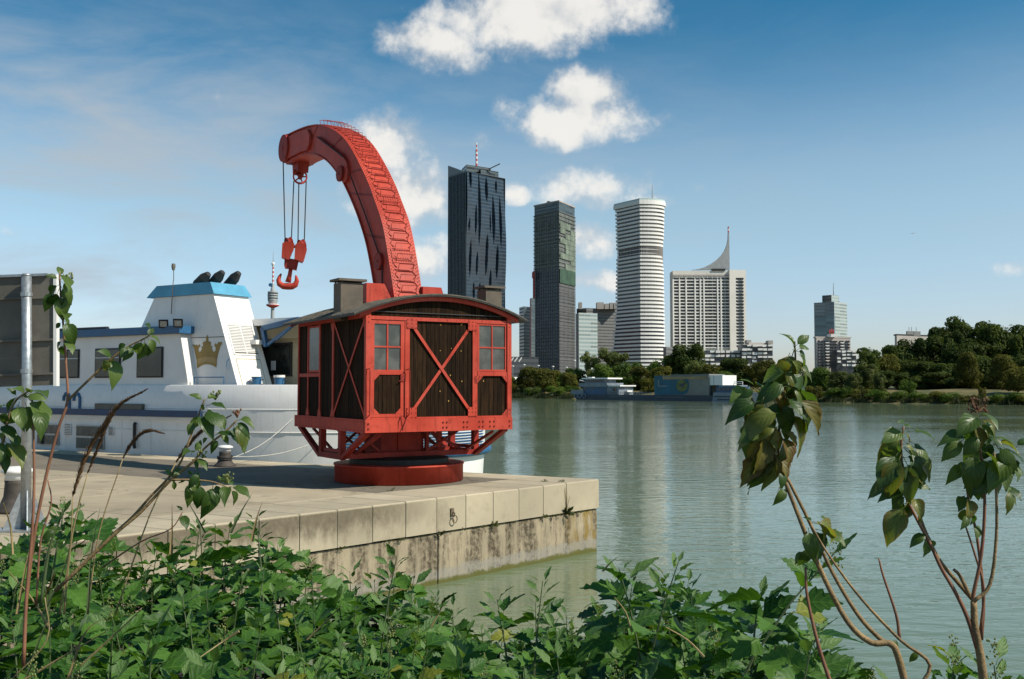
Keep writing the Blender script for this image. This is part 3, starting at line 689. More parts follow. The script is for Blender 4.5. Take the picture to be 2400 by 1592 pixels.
# --- hook block hanging on the ropes
hb = thing('hook_block', 'red double hook under two sheave blocks hanging from the crane ropes', 'hook block', at(684, 620, YW))
def wpoly(name, pts, d0, d1, mat, par=hb):
    mb = MB(); a = [at(x, y, YW) + vd * d0 for x, y in pts]; c = [at(x, y, YW) + vd * d1 for x, y in pts]; n = len(pts)
    mb.add(a + c, [tuple(range(n)), tuple(range(2 * n - 1, n - 1, -1))] + [(i, n + i, n + (i + 1) % n, (i + 1) % n) for i in range(n)]); return mb.build(name, mat, par, world=True)
for poly, cx_, cy_ in (([(662, 572), (671, 568), (688, 573), (686, 588), (677, 611), (660, 604)], 677, 566), ([(692, 576), (704, 566), (717, 585), (716.5, 590), (709, 616), (690, 609)], 707, 571)):
    wpoly('cheek_block', poly, -.20, .20, M_red)
    wpoly('cheek_plate', [(lerp(674, x, .0) if False else x + (2.2 if x > cx_ else 0), y + .8) for x, y in poly], -.235, -.205, M_red)
    mb = MB(); c = at(cx_, cy_ + 4, YW); mb.lathe([(.17, -.07), (.14, 0), (.17, .07)], 18, c, Matrix.Rotation(R(35), 4, 'Z') @ Matrix.Rotation(R(78), 4, 'Y')); mb.build('sheave', M_redd, hb, world=True)
wpoly('yoke', [(667, 609), (677, 607), (690, 609), (700, 612), (695, 634), (684, 631), (668, 629), (666, 622)], -.13, .13, M_redd)
mb = MB(); mb.tube([at(684, 579, YW), at(695, 578, YW)], .04, 8); mb.build('pin', M_red, hb, world=True)
mb = MB(); mb.tube([at(681.5, 630, YW), at(679, 645, YW), at(675, 662, YW)], [.055, .06, .085], 10)
hk = [(659.5, 641.5), (655.5, 648), (652.5, 657), (655, 665.5), (664, 671), (674.5, 671.5), (684, 671.5), (692, 668), (695.8, 659), (694.8, 651), (693, 645.5)]
mb.tube([at(x, y, YW) for x, y in hk], [.02, .045, .065, .085, .095, .10, .095, .085, .065, .045, .02], 10); mb.build('hook', M_red, hb, smooth=True, world=True)
# ================================================================== SHIP
NR = Vector((.52, .854))
def SH(t, n, z): p = CC + E2 * t + NR * n; return Vector((p.x, p.y, ZQ + z))
ship = thing('river_ship', 'white river passenger ship with blue trim and gold crown moored behind the crane', 'ship', SH(12, 2, -ZQ))
def hull_plan(inset=0.):
    pts = [(60, .5 + inset), (46, .5 + inset), (34, .5 + inset), (24, .5 + inset), (18, .5 + inset), (15.5, .5 + inset)]
    for i in range(25):
        ph = math.pi * i / 24; pts.append((14.3 - (7 - inset) * math.sin(ph), 5.5 - (5 - inset) * math.cos(ph)))
    return pts + [(15.5, 10.5 - inset), (24, 10.5 - inset), (60, 10.5 - inset)]
def loft(levels, name, mat, par, close=True, smooth=True):
    mb = MB(); k = None
    for z, ins in levels:
        p = [SH(t, n, z) for t, n in hull_plan(ins)]; k = len(p); mb.v += p
    for j in range(len(levels) - 1):
        for i in range(k - 1): mb.f.append((j * k + i, j * k + i + 1, (j + 1) * k + i + 1, (j + 1) * k + i)); mb.mi.append(0)
    mb.v = [tuple(v) for v in mb.v]
    return mb.build(name, mat, par, smooth=smooth, world=True)
hull = loft([(-2.6, .35), (-1.2, .12), (0, .04), (1.1, .0), (1.45, .0), (2.13, .0), (2.15, .02), (2.15, .08), (1.9, .10)], 'hull', M_white, ship)
mb = MB(); pl = hull_plan(.06); mb.add([SH(t, n, 1.98) for t, n in pl], [tuple(range(len(pl)))]); mb.build('deck', M_cream, ship, world=True)
for z, r_ in ((1.42, .016), (.74, .012)):
    mb = MB(); mb.tube([SH(t, n, z) for t, n in hull_plan(.0)[3:-1]], r_, 5); mb.build('weld_seam', M_white, hull, world=True)
mb = MB(); mb.tube([SH(t, n, .06) for t, n in hull_plan(-.06)[16:-4]], .145, 10); mb.build('rubber_fender', M_blue, ship, smooth=True, world=True)
for i in range(8):
    mb = MB(); mb.tube([SH(t, n, .24 + i * .085) for t, n in hull_plan(-.004)[12:21]], .022, 4); mb.build('blue_stripe', M_blue, hull, world=True)
# side ledge forward
def sbox(name, mat, t0, t1, n0, n1, z0, z1, par=None):
    mb = MB(); mb.prism([(t0, n0), (t1, n0), (t1, n1), (t0, n1)], z0, z1, lambda u, v, w: SH(u, v, w)); return mb.build(name, mat, par or ship, world=True)
sbox('side_ledge', M_navy, 13.6, 60, .34, .60, 1.16, 1.36)
sbox('ledge_lower_strip', M_white2, 13.6, 60, .42, .50, 1.06, 1.155)  # pale painted strip just below the ledge
# deckhouse
def spoly(name, mat, pts, n0, n1, par=None, smooth=False):
    mb = MB(); mb.prism(pts, n0, n1, lambda u, v, w: SH(u, w, v)); return mb.build(name, mat, par or ship, world=True)
house = spoly('deckhouse', M_white2, [(14.3, 1.40), (60, 1.40), (60, 3.74), (14.72, 3.74), (14.36, 2.3)], .60, 9.8)
sbox('roof_fascia', M_blue, 14.55, 60, .42, 10, 3.745, 3.98)
spoly('bulwark_end', M_white, [(14.3, 1.37), (15.0, 1.37), (15.0, 2.10), (14.3, 2.12)], .505, .598)
mb = MB(); mb.tube([SH(18.5, .8, 4.02), SH(22, .9, 4.04), SH(24.5, .9, 4.02)], .07, 8); mb.build('rolled_awning', M_dark, ship, world=True)
for i, (a, b_) in enumerate(((133, 187), (224, 284), (322, 383))):
    def tt_(px, n=.6):
        k = (px - 1200) / F; return (1.96 + .52 * n - k * (22.7 + .854 * n)) / (.854 + .52 * k)
    t1, t0 = tt_(a), tt_(b_)
    fr_ = sbox('window', M_dark, t0, t1, .57, .598, 2.38, 3.35, house)
    cuts = ((0, .33, .03, .97),) if i < 2 else ()
    g = .05
    sbox('pane', M_glassd, t0 + g, t1 - g, .555, .568, 2.43, 3.02 if i < 2 else 3.3, fr_)
    if i < 2:
        sbox('pane', M_glassd, t0 + g, (t0 + t1) / 2 - .02, .555, .568, 3.06, 3.3, fr_); sbox('pane', M_glassd, (t0 + t1) / 2 + .02, t1 - g, .555, .568, 3.06, 3.3, fr_)
        sbox('glazing_bar', M_galv, t0 + g, t1 - g, .548, .566, 3.022, 3.056, fr_)
for k in range(4):
    t0 = 24.5 + k * 2.6; w_ = sbox('window', M_dark, t0, t0 + 1.45, .57, .598, 2.38, 3.35, house); sbox('pane', M_glassd, t0 + .05, t0 + 1.4, .555, .568, 2.43, 3.3, w_)
for a, b_, y0, y1, nm in ((92, 142, 993, 1042, 'w'), (183, 248, 996, 1052, 'w'), (155, 170, 993, 1019, 'l'), (258, 270, 1000, 1020, 'l')):
    t1, t0 = tt_(a, .5), tt_(b_, .5); Y = (CC + E2 * (t0 + t1) / 2 + NR * .5).y; z1 = 2.1 - (y0 - HOR) / F * Y; z0 = 2.1 - (y1 - HOR) / F * Y
    if nm == 'w':
        w_ = sbox('hull_window', M_galv, t0, t1, .47, .505, z0, z1, hull); zm = lerp(z0, z1, .5)
        sbox('pane', M_glassf, t0 + .04, t1 - .04, .458, .468, zm + .03, z1 - .04, w_); sbox('pane', M_signb if a > 150 else M_glassf, t0 + .04, t1 - .04, .458, .468, z0 + .03, zm - .03, w_)
    else:
        lv = sbox('hull_louvre', M_white2, t0, t1, .48, .505, z0, z1, hull)
        for q in range(7): zz = lerp(z0, z1, (q + .5) / 7); sbox('slat', M_signb, t0 + .03, t1 - .03, .468, .479, zz - .012, zz + .008, lv)
sbox('fender_board', M_signb, 16.2, 18.5, .36, .55, 1.365, 1.55)
for dt in (0, .55):
    mb = MB(); c = 19.6 + dt; mb.tube([SH(c - .16, .48, 1.37), SH(c - .16, .48, 1.72), SH(c - .08, .48, 1.85), SH(c + .06, .48, 1.86), SH(c + .15, .48, 1.75), SH(c + .16, .48, 1.62)], .055, 8); mb.build('vent_pipe', M_blue, ship, world=True)
for t in (15.9, 17.3, 20.2, 22.9, 26.4, 29.2, 32.0):
    mb = MB(); mb.beam(SH(t, .499, -.9), SH(t, .499, 1.05), .014, .008, NR.to_3d()); mb.build('plate_seam', M_white2, hull, world=True)
    mb = MB(); mb.beam(SH(t + .4, .598, 1.42), SH(t + .4, .598, 2.3), .012, .008, NR.to_3d()); mb.build('plate_seam', M_white, house, world=True)
mb = MB(); mb.tube([SH(t, .585, 2.12) for t in (15.0, 20, 30, 60)], .03, 5); mb.build('rubbing_rail', M_white, house, world=True)
for t in (16.6, 21.4): mb = MB(); mb.tube([SH(t, .47, .95), SH(t, .44, .9), SH(t, .44, .2), SH(t, .47, .15)], .05, 6); mb.build('side_fender', M_dark, hull, world=True)
# funnel casing
A = {'ba': (12.57, 2.0), 'ta': (13.72, 4.96), 'tf': (16.45, 4.96), 'bf': (18.4, 2.0)}
n0, n1 = 1.0, 2.45
fun = spoly('funnel', M_white, [A['ba'], A['bf'], A['tf'], A['ta']], n0, n1)
mb = MB()
lo = [SH(13.62, .93, 4.965), SH(16.75, .93, 4.965), SH(16.75, 2.52, 4.965), SH(13.62, 2.52, 4.965)]; hi = [SH(13.86, 1.0, 5.34), SH(16.35, 1.0, 5.34), SH(16.35, 2.42, 5.34), SH(13.86, 2.42, 5.34)]
mb.add(lo + hi, [(0, 1, 2, 3), (7, 6, 5, 4)] + [(i, 4 + i, 4 + (i + 1) % 4, (i + 1) % 4) for i in range(4)]); mb.build('funnel_cap', M_sky, fun, world=True)
mb = MB(); mb.beam(SH(13.2, n0 - .004, 3.62), SH(17.3, n0 - .004, 3.62), .012, .02); mb.build('panel_seam', M_signb, fun, world=True)
for i, (t, n) in enumerate(((14.75, 1.4), (14.5, 1.75), (14.25, 2.2))):
    mb = MB(); p0 = SH(t + .15, n, 5.34); p1 = SH(t - .36, n, 5.74 if i else 5.66); ax = (p1 - p0).normalized(); mb.tube([p0, p0.lerp(p1, .62), p1], [.17, .17, .09], 12); mb.build('exhaust_pipe', M_dark, fun, world=True)
def aft(u, v, out=0.):   # point on the sloping aft face: u across, v down
    z = lerp(4.96, 2.0, v); t = lerp(13.72, 12.57, v); return SH(t - out * .93, lerp(n0, n1, u), z - out * .36)
def afpoly(name, mat, u0, u1, v0, v1, o0, o1, par=fun):
    mb = MB(); a = [aft(u, v, o0) for u, v in ((u0, v0), (u1, v0), (u1, v1), (u0, v1))]; c = [aft(u, v, o1) for u, v in ((u0, v0), (u1, v0), (u1, v1), (u0, v1))]
    mb.add(a + c, [(0, 1, 2, 3), (7, 6, 5, 4)] + [(i, 4 + i, 4 + (i + 1) % 4, (i + 1) % 4) for i in range(4)]); return mb.build(name, mat, par, world=True)
lv = afpoly('louvre', M_signb, .16, .84, .31, .62, .0, .008)
for q in range(18):
    v = lerp(.315, .612, q / 18)
    for u0, u1 in ((.17, .49), (.51, .83)): afpoly('slat', M_white2, u0, u1, v, v + .009, .012, .03, lv)
for u0, u1, v0, v1 in ((.12, .16, .30, .63), (.84, .88, .30, .63), (.16, .84, .298, .31), (.16, .84, .622, .634), (.49, .51, .31, .622)): afpoly('louvre_frame', M_white, u0, u1, v0, v1, .004, .036, lv)
for u0, u1, v0, v1 in ((.14, .155, .675, .985), (.83, .845, .675, .985), (.155, .83, .675, .683)): afpoly('door_seam', M_cream, u0, u1, v0, v1, .0, .010)
dr = afpoly('service_door', M_white, .158, .828, .685, .985, .0, .014)
# crown emblem on the funnel side
cr = [(330, 1260), (322, 1160), (305, 1085), (288, 1005), (266, 968), (284, 962), (296, 976), (318, 966), (334, 982), (352, 962), (362, 986), (342, 1010), (338, 1042), (352, 1060), (368, 1050), (384, 1018), (372, 990), (396, 992), (392, 946), (412, 930), (428, 936), (430, 890), (443, 850), (456, 890), (456, 938), (470, 930), (490, 948), (484, 992), (508, 988), (498, 1016), (510, 1050), (526, 1064), (546, 1046), (548, 1012), (532, 985), (540, 958), (560, 976), (580, 940), (592, 952), (612, 940), (620, 956), (600, 1000), (578, 1075), (562, 1150), (555, 1252), (520, 1228), (480, 1214), (440, 1210), (400, 1216), (360, 1236)]
def crownpt(x, y): return lerp(14.62, 13.30, (x - 266) / 354.), lerp(3.70, 2.66, (y - 850) / 410.)
em = spoly('crown_emblem', M_gold, [crownpt(*q) for q in cr], n0 - .012, n0 - .001, fun)
M_pale = pbr('pale_gold_band_paint', (.40, .27, .10), .5, .1, 6)
band = [(338, 1215), (332, 1150), (370, 1128), (440, 1118), (510, 1124), (552, 1140), (548, 1205), (500, 1190), (440, 1182), (380, 1192)]
spoly('crown_band', M_pale, [crownpt(*q) for q in band], n0 - .018, n0 - .0125, em)
for dy in (0, 34): 
    mb = MB(); mb.tube([SH(crownpt(x, y + dy)[0], n0 - .014, crownpt(x, y + dy)[1]) for x, y in ((325, 1105), (380, 1083), (440, 1076), (510, 1082), (566, 1098))], .008, 4); mb.build('crown_line', M_pale, em, world=True)
mb = MB(); mb.tube([SH(*a) for a in ((12.95, .98, 2.62), (13.0, .92, 2.7), (13.0, .92, 2.85), (12.97, .98, 2.95))], .014, 6); mb.build('grab_handle', M_blue, fun, world=True)
mb = MB(); mb.tube([SH(14.2, .72, 2.12), SH(14.2, .72, 2.38), SH(12.9, .72, 2.38), SH(12.9, .72, 2.14)], .018, 6); mb.build('deck_rail', M_blue, ship, world=True)
sbox('deck_edge_trim', M_navy, 12.5, 14.6, .74, .98, 2.0, 2.135)
mb = MB(); mb.tube([SH(15.55, .93, 4.4), SH(15.5, .93, 5.3), SH(15.6, 1.05, 5.55), SH(15.62, 1.05, 5.85)], .014, 5); mb.lathe([(.05, 0), (.06, .08), (.07, .1), (.06, .2), (.03, .21)], 8, SH(15.62, 1.05, 5.82)); mb.build('antenna', M_signb, ship, world=True)
for px in (386, 420):
    t = tt_(px, .45); lp = MB(); c = SH(t, .38, 4.05); lp.beam(c + Vector((-.14, -.02, 0)), c + Vector((.14, .03, 0)), .06, .26, (.1, -.35, 1)); f_ = lp.build('floodlight', M_dark, ship, world=True)
    mb = MB(); mb.beam(c + Vector((-.09, -.055, -.01)), c + Vector((.11, -.02, -.01)), .012, .18, (.1, -.35, 1)); mb.build('lamp_glass', M_galv, f_, world=True)
    mb = MB(); mb.tube([SH(t, .5, 3.95), c], .02, 6); mb.build('lamp_bracket', M_dark, f_, world=True)
# aft cabin, davit, bitts
cab = sbox('aft_cabin', M_cream, 9.7, 14.5, 3.0, 8.6, 2.0, 4.02)
sbox('cabin_roof', M_white, 9.5, 14.6, 2.35, 8.9, 4.03, 4.24); sbox('cabin_fascia', M_cream, 9.6, 14.5, 2.72, 2.995, 3.62, 4.025)
cw_ = sbox('cabin_window', M_dark, 12.3, 14.3, 2.95, 2.998, 2.42, 3.5, cab); sbox('pane', M_glassd, 12.36, 14.2, 2.93, 2.948, 2.48, 3.44, cw_); sbox('notice', M_white2, 12.95, 13.15, 2.915, 2.928, 2.62, 2.92, cw_)
sbox('cabin_box', M_white, 12.9, 13.5, 2.0, 2.34, 3.42, 3.56)
dv = thing('tmp', None, None) if False else None
mb = MB(); mb.beam(SH(12.9, 2.3, 3.93), SH(11.35, 2.3, 4.16), .13, .16); mb.beam(SH(12.9, 2.3, 3.95), SH(12.75, 2.3, 3.35), .13, .12); mb.beam(SH(12.7, 2.3, 3.40), SH(11.5, 2.3, 4.05), .07, .09); mb.tube([SH(12.2, 2.2, 3.55), SH(11.5, 2.2, 3.98)], .04, 6); mb.build('davit', M_blue, ship, world=True)
for px in (602, 655):
    n = 1.55; t = tt_(px, n); b_ = MB(); b_.lathe([(.15, 1.98), (.15, 2.36), (.17, 2.37), (.17, 2.40)], 14, SH(t, n, 0) ); bo = b_.build('bitt', M_blue, ship, world=True)
    for z in (2.16, 2.30): mb = MB(); mb.tube([SH(t + .28, n, z), SH(t - .28, n, z)], .016, 5); mb.build('crossbar', M_navy, bo, world=True)
    if px > 640: mb = MB(); mb.lathe([(.172, 2.37), (.172, 2.44)], 14, SH(t, n, 0)); mb.build('white_top', M_white, bo, world=True)
sbox('name_tag', M_white2, 12.2, 12.21, 1.2, 1.21, 1.99, 2.0) if False else None
# ================================================================== QUAY FURNITURE
def bollard(px, py, H, label, s=1.):
    Y = 2.1 * F / (py - HOR); p = at(px, py, Y); p.z = ZQ - .012 if Y > 20 else ZQ
    b_ = thing('bollard', label, 'bollard', p, 0, 'mooring bollards on the quay')
    MB().lathe([(.36 * s, 0), (.345 * s, .06 * H), (.25 * s, .18 * H), (.20 * s, .35 * H), (.185 * s, .62 * H), (.19 * s, .70 * H)], 24).build('body', M_iron, b_, smooth=True)
    MB().lathe([(.192 * s, .70 * H), (.185 * s, .80 * H), (.20 * s, .83 * H)], 24).build('neck', M_bolt, b_, smooth=True)
    MB().lathe([(.20 * s, .83 * H), (.25 * s, .87 * H), (.245 * s, .93 * H), (.15 * s, .99 * H), (.02, 1.0 * H)], 24).build('cap', M_bolt, b_, smooth=True)
    return b_
bollard(38, 1197, .76, 'big mooring bollard with white mushroom cap behind the sign post')
bd = bollard(527, 1091, .56, 'mooring bollard with rope round its neck by the ship stern', .82)
bp = bd.location.copy()
mb = MB()
for k in range(2): mb.tube([bp + Vector((.19 * math.cos(a), .19 * math.sin(a), .20 + k * .045 + .02 * math.sin(a * 2))) for a in [i * 2 * math.pi / 14 for i in range(15)]], .022, 6)
mb.build('rope_turns', M_rope, bd, world=True)
M_rope2 = pbr('pale_mooring_rope', (.45, .43, .38), .8, .15, 20)
for i, (q, lab) in enumerate((((10.6, 1.24, 1.15), 'upper pale mooring line from the ship stern to the bollard'), ((9.8, 1.64, .55), 'lower pale mooring line from the ship stern to the bollard'))):
    e = SH(*q); s_ = bp + Vector((.18, 0, .22 + i * .03)); mb = MB(); mb.tube([s_.lerp(e, k / 12) - Vector((0, 0, .16 * math.sin(math.pi * k / 12))) for k in range(13)], .012, 5)
    tag(mb.build('mooring_rope', M_rope2), lab, 'rope', 'mooring ropes of the ship')
# --- sign seen from behind
YS = 14.7; sg = thing('road_sign', 'back of a tall grey sign panel on a galvanised post at the quay edge', 'sign', at(58, 1238, YS))
def ws(name, mat, x0, x1, y0, y1, d0, d1, par=sg, sk=0.):
    mb = MB(); a = [at(x, y + sk * (x - x0), YS) for x, y in ((x0, y0), (x1, y0), (x1, y1), (x0, y1))]
    mb.add([p + Vector((0, d0, 0)) for p in a] + [p + Vector((0, d1, 0)) for p in a], [(0, 3, 2, 1), (4, 5, 6, 7), (0, 1, 5, 4), (1, 2, 6, 5), (2, 3, 7, 6), (3, 0, 4, 7)]); return mb.build(name, mat, par, world=True)
pn = ws('panel', M_signb, -95, 117, 650, 842.4, .13, .17, sk=-.035); ws('panel', M_signb, -95, 117, 842.8, 910, .13, .17, sk=-.035)
ws('panel_edge', M_white2, 117.5, 125, 641, 905, .10, .20)
ws('top_channel', M_galv, -95, 104, 646, 652, .08, .125, sk=-.035)
for y in (700, 800, 880): ws('rib', M_signb, -95, 117, y, y + 5, .09, .128, sk=-.035)
mb = MB(); mb.tube([at(60, 1240, YS), at(63, 900, YS), at(62, 648, YS)], .072, 16); mb.lathe([(.075, 0), (.06, .03), (.01, .04)], 12, at(62, 647, YS)); mb.build('post', M_galv, sg, smooth=True, world=True)
for y in (690, 870): mb = MB(); mb.lathe([(.085, -.03), (.085, .03)], 14, at(62, y, YS)); mb.build('clamp', M_galv, sg, world=True)
b0 = at(60, 1240, YS); b0.z = ZQ
mb = MB(); mb.box(b0.x - .36, b0.x + .36, b0.y - .3, b0.y + .3, ZQ, ZQ + .03); mb.build('base_plate', M_galv, sg, world=True)
for a in range(4):
    d = Vector((math.cos(a * math.pi / 2 + .5), math.sin(a * math.pi / 2 + .5), 0)); mb = MB(); c = b0 + Vector((0, 0, .03))
    mb.add([c + d * .07 + d.yxz * 0, c + d * .3, c + d * .075 + Vector((0, 0, .55))] + [c + d * .07 + Vector((-d.y, d.x, 0)) * .015, c + d * .3 + Vector((-d.y, d.x, 0)) * .015, c + d * .075 + Vector((-d.y, d.x, .0)) * .015 + Vector((0, 0, .55))], [(0, 1, 2), (5, 4, 3), (0, 3, 4, 1), (1, 4, 5, 2), (2, 5, 3, 0)]); mb.build('gusset', M_galv, sg, world=True)
    q = b0 + Vector((.27 * (1 if a in (0, 3) else -1), .22 * (1 if a < 2 else -1), .03)); mb = MB(); mb.lathe([(.03, 0), (.03, .035)], 6, q); mb.build('bolt', M_galv, sg, world=True)
# ================================================================== CITY
def facade(name, glass, span, fh=3.6, frac=.6, mw=1.6, mfrac=.12, rough=.15, mull=None, var=.5, cells=4.):
    m, nt, b = newmat(name); uv = nt.new('ShaderNodeTexCoord').outputs['UV']; s = nt.new('ShaderNodeSeparateXYZ'); nt.link(uv, s.inputs[0])
    fx_, fy_ = nt.math('DIVIDE', s.outputs[0], mw), nt.math('DIVIDE', s.outputs[1], fh)
    isf = nt.math('LESS_THAN', nt.math('FRACT', fy_), frac); ism = nt.math('LESS_THAN', nt.math('FRACT', fx_), mfrac)
    cb = nt.new('ShaderNodeCombineXYZ'); nt.put(cb.inputs[0], nt.math('FLOOR', nt.math('DIVIDE', fx_, cells))); nt.put(cb.inputs[1], nt.math('FLOOR', fy_))
    w = nt.new('ShaderNodeTexWhiteNoise'); nt.link(cb.outputs[0], w.inputs['Vector'])
    g = nt.mix(w.outputs[0], tuple(c * (1 - var) for c in glass), tuple(c * (1 + var) for c in glass))
    c = nt.mix(isf, span, g); c = nt.mix(nt.math('MULTIPLY', ism, .8), c, mull or span)
    nt.put(b.inputs['Base Color'], c); nt.put(b.inputs['Roughness'], nt.math('MULTIPLY_ADD', isf, rough - .6, .6))
    b.inputs['Specular IOR Level'].default_value = .6
    return m
F_dc1 = facade('dark_tower_glass', (.020, .038, .060), (.030, .050, .072), 3.6, .7, 1.5, .25, .22, mull=(.010, .014, .018), var=.3)
F_dc1l = facade('dark_tower_ribbed_glass', (.032, .066, .09), (.045, .08, .10), 3.6, .8, 3.4, .35, .2, mull=(.008, .012, .016), var=.2, cells=1)
F_dc2 = facade('raw_tower_glass', (.032, .052, .07), (.078, .09, .10), 3.9, .72, 2.6, .16, .25, mull=(.09, .09, .09), var=.6, cells=1)
F_net = facade('scaffold_net', (.12, .15, .125), (.26, .27, .25), 3.9, .72, 2.4, .3, .7, var=.4, cells=1)
F_green = facade('green_net', (.035, .075, .045), (.11, .14, .10), 3.9, .7, 2.4, .12, .8, var=.35, cells=1)
F_lite = facade('pale_glass', (.20, .26, .26), (.38, .42, .40), 3.6, .5, 3.2, .08, .2, var=.35)
F_grey = facade('grey_office_wall', (.05, .055, .06), (.16, .155, .15), 3.6, .45, 1.8, .25, .4, var=.5)
F_darkg = facade('dark_block_glass', (.03, .045, .05), (.06, .075, .08), 3.6, .6, 2.4, .1, .15, var=.8)
F_blue = facade('blue_tower_glass', (.09, .16, .19), (.16, .21, .23), 3.6, .6, 3.0, .1, .15, var=.45)
F_low = facade('dark_low_wall', (.03, .035, .042), (.05, .055, .062), 3.8, .5, 4, .1, .3, var=.5)
M_cw = pbr('white_concrete_band', (.80, .775, .73), .7, .05, .05)
M_cw2 = pbr('white_facade', (.68, .64, .58), .75, .06, .05)
M_pier = pbr('pale_grey_render', (.40, .36, .33), .8, .1, .05)
M_win = pbr('far_window_glass', (.022, .026, .030), .25, .5, .2, rand=.6)
M_slabg = pbr('raw_floor_slab', (.16, .165, .165), .8, .15, .1)
M_sail = pbr('grey_mesh_sail', (.33, .34, .34), .6, .08, .2)
M_redw = pbr('mast_red', (.50, .07, .06), .6, .1, 1); M_whm = pbr('mast_white', (.7, .7, .7), .6, .1, 1)
M_greyc = pbr('grey_tower_concrete', (.34, .36, .36), .7, .1, .1)
def gp(px, Y): p = at(px, HOR, Y); return Vector((p.x, p.y))
def zt(py, Y): return CAMZ + (HOR - py) / F * Y
GZ = 3.2
def wallface(mb, a, b_, z0, z1):
    L = (b_ - a).length; mb.quad((a.x, a.y, z0), (b_.x, b_.y, z0), (b_.x, b_.y, z1), (a.x, a.y, z1), uv=[(0, z0), (L, z0), (L, z1), (0, z1)])
def block(name, label, plan, z1, mats, z0=GZ, cat='building', group=None, roofmat=None):
    """plan: list of ground points (counter-clockwise from above); mats: one per wall; returns (root, footprint)"""
    c = sum(plan, Vector((0, 0))) / len(plan); root = thing(name, label, cat, (c.x, c.y, z0), 0, group) if label else None
    return root, plan
def walls(root, plan, z0, z1, mats, name='wall', roof=True):
    n = len(plan)
    for i in range(n):
        mb = MB(); wallface(mb, plan[i], plan[(i + 1) % n], z0, z1); mb.build(name, mats[i % len(mats)], root, world=True)
    if roof:
        mb = MB(); mb.add([(p.x, p.y, z1) for p in plan], [tuple(range(n))]); mb.build('roof', M_slabg, root, world=True)
def quadplan(pa, ya, pb, yb, pc, yc):
    """left corner, near corner, right corner given as photo column and distance; the far corner completes it"""
    A, B, C_ = gp(pa, ya), gp(pb, yb), gp(pc, yc); return [A, B, C_, A + C_ - B]
def building(name, label, plan, ztop, mats, group=None, cat='building'):
    c = sum(plan, Vector((0, 0))) / len(plan); r_ = thing(name, label, cat, (c.x, c.y, GZ), 0, group); walls(r_, plan, GZ, ztop, mats); return r_
def offs(plan, d):
    c = sum(plan, Vector((0, 0))) / len(plan); return [c + (p - c) * (1 + d / (p - c).length) for p in plan]
def slabring(root, plan, z0, z1, mat, name, d=0.):
    mb = MB(); pl = offs(plan, d) if d else plan; mb.prism([(p.x, p.y) for p in pl], z0, z1, lambda u, v, w: (u, v, w)); return mb.build(name, mat, root, world=True)
# --- dark folded tower
pl = quadplan(1048.5, 1012, 1092, 985, 1184, 1021); A, B, C_, D = pl; ztop = zt(397, 985)
t1 = thing('folded_glass_tower', 'tallest dark glass tower with folded facade and red white mast', 'skyscraper', (B.x, B.y, GZ), 0, 'towers across the river')
mb = MB(); wallface(mb, A, B, GZ, ztop); mb.build('ribbed_wall', F_dc1l, t1, world=True)
for i in range(13):
    p = A.lerp(B, (i + .5) / 13); mb = MB(); mb.beam((p.x - .3, p.y - .4, GZ), (p.x - .3, p.y - .4, ztop - 1), .5, .8, (0, 1, 0)); mb.build('rib', F_darkg, t1, world=True)
mb = MB(); wallface(mb, C_, D, GZ, ztop); wallface(mb, D, A, GZ, ztop); mb.build('wall', F_dc1, t1, world=True)
LENS = [(212, 252, 375, 9), (265, 258, 730, 9), (243, 470, 660, 7), (312, 288, 440, 10), (376, 296, 375, 7), (352, 395, 710, 10), (312, 650, 800, 8), (397, 392, 725, 9), (218, 690, 920, 7), (258, 760, 905, 7), (312, 700, 900, 8), (376, 700, 920, 9), (340, 860, 1010, 7), (242, 950, 1060, 7), (278, 950, 1060, 8), (205, 560, 640, 5), (330, 500, 640, 4)]
Wd = (C_ - B).length; nrm = Vector(((C_ - B).y, -(C_ - B).x)).normalized()
def fold(u, v):
    z = lerp(GZ, ztop, v); xc = 190 + u * 240; yc = (HOR - (z - CAMZ) / 1000. * F - 300) * 2.614; d = 0.
    for x, y0, y1, w in LENS:
        if y0 < yc < y1:
            ww = w * math.sin(math.pi * (yc - y0) / (y1 - y0)) ** .8; q = abs(xc - x) / max(ww, .1)
            if q < 1: d = max(d, ww * .75 * (1 - q))
    wav = 1.6 * math.sin(v * 9 + u * 2)
    p = B.lerp(C_, u) + nrm * (wav - d * 1.1); return (p.x, p.y, z)
mb = MB(); mb.grid(fold, 110, 90, lambda u, v: (u * Wd, lerp(GZ, ztop, v))); mb.build('folded_wall', F_dc1, t1, world=True)
mb = MB(); mb.prism([(p.x, p.y) for p in pl], ztop - .5, ztop, lambda u, v, w: (u, v, w)); mb.build('roof', M_dark, t1, world=True)
mb = MB(); e = A.lerp(B, .82); zl = zt(384, 1012); mb.add([(A.x, A.y, ztop), (e.x, e.y, ztop), (e.x, e.y, ztop + 1), (A.x, A.y, zl), (A.x + 3, A.y + 4, ztop), (e.x + 3, e.y + 4, ztop), (e.x + 3, e.y + 4, ztop + 1), (A.x + 3, A.y + 4, zl)], [(0, 1, 2, 3), (7, 6, 5, 4), (1, 5, 6, 2), (2, 6, 7, 3), (3, 7, 4, 0)]); mb.build('parapet_fin', F_darkg, t1, world=True)
q = quadplan(1081, 1016, 1092, 995, 1150, 1012); walls(t1, q, ztop - 1, zt(384, 1000), [F_darkg], 'roof_box')
q = quadplan(1120, 1016, 1126, 1000, 1168, 1016); walls(t1, q, ztop - 1, zt(395, 1008), [F_darkg], 'roof_box')
YM = 1015; mx = 1116; zs = [zt(385 - i * 5.6, YM) for i in range(11)]
for i in range(10):
    mb = MB(); p = gp(mx, YM); mb.tube([(p.x, p.y, zs[i]), (p.x, p.y, zs[i + 1])], 1.2 if i < 7 else .7, 6); mb.build('mast_section', M_redw if i % 2 == 0 else M_whm, t1, world=True)
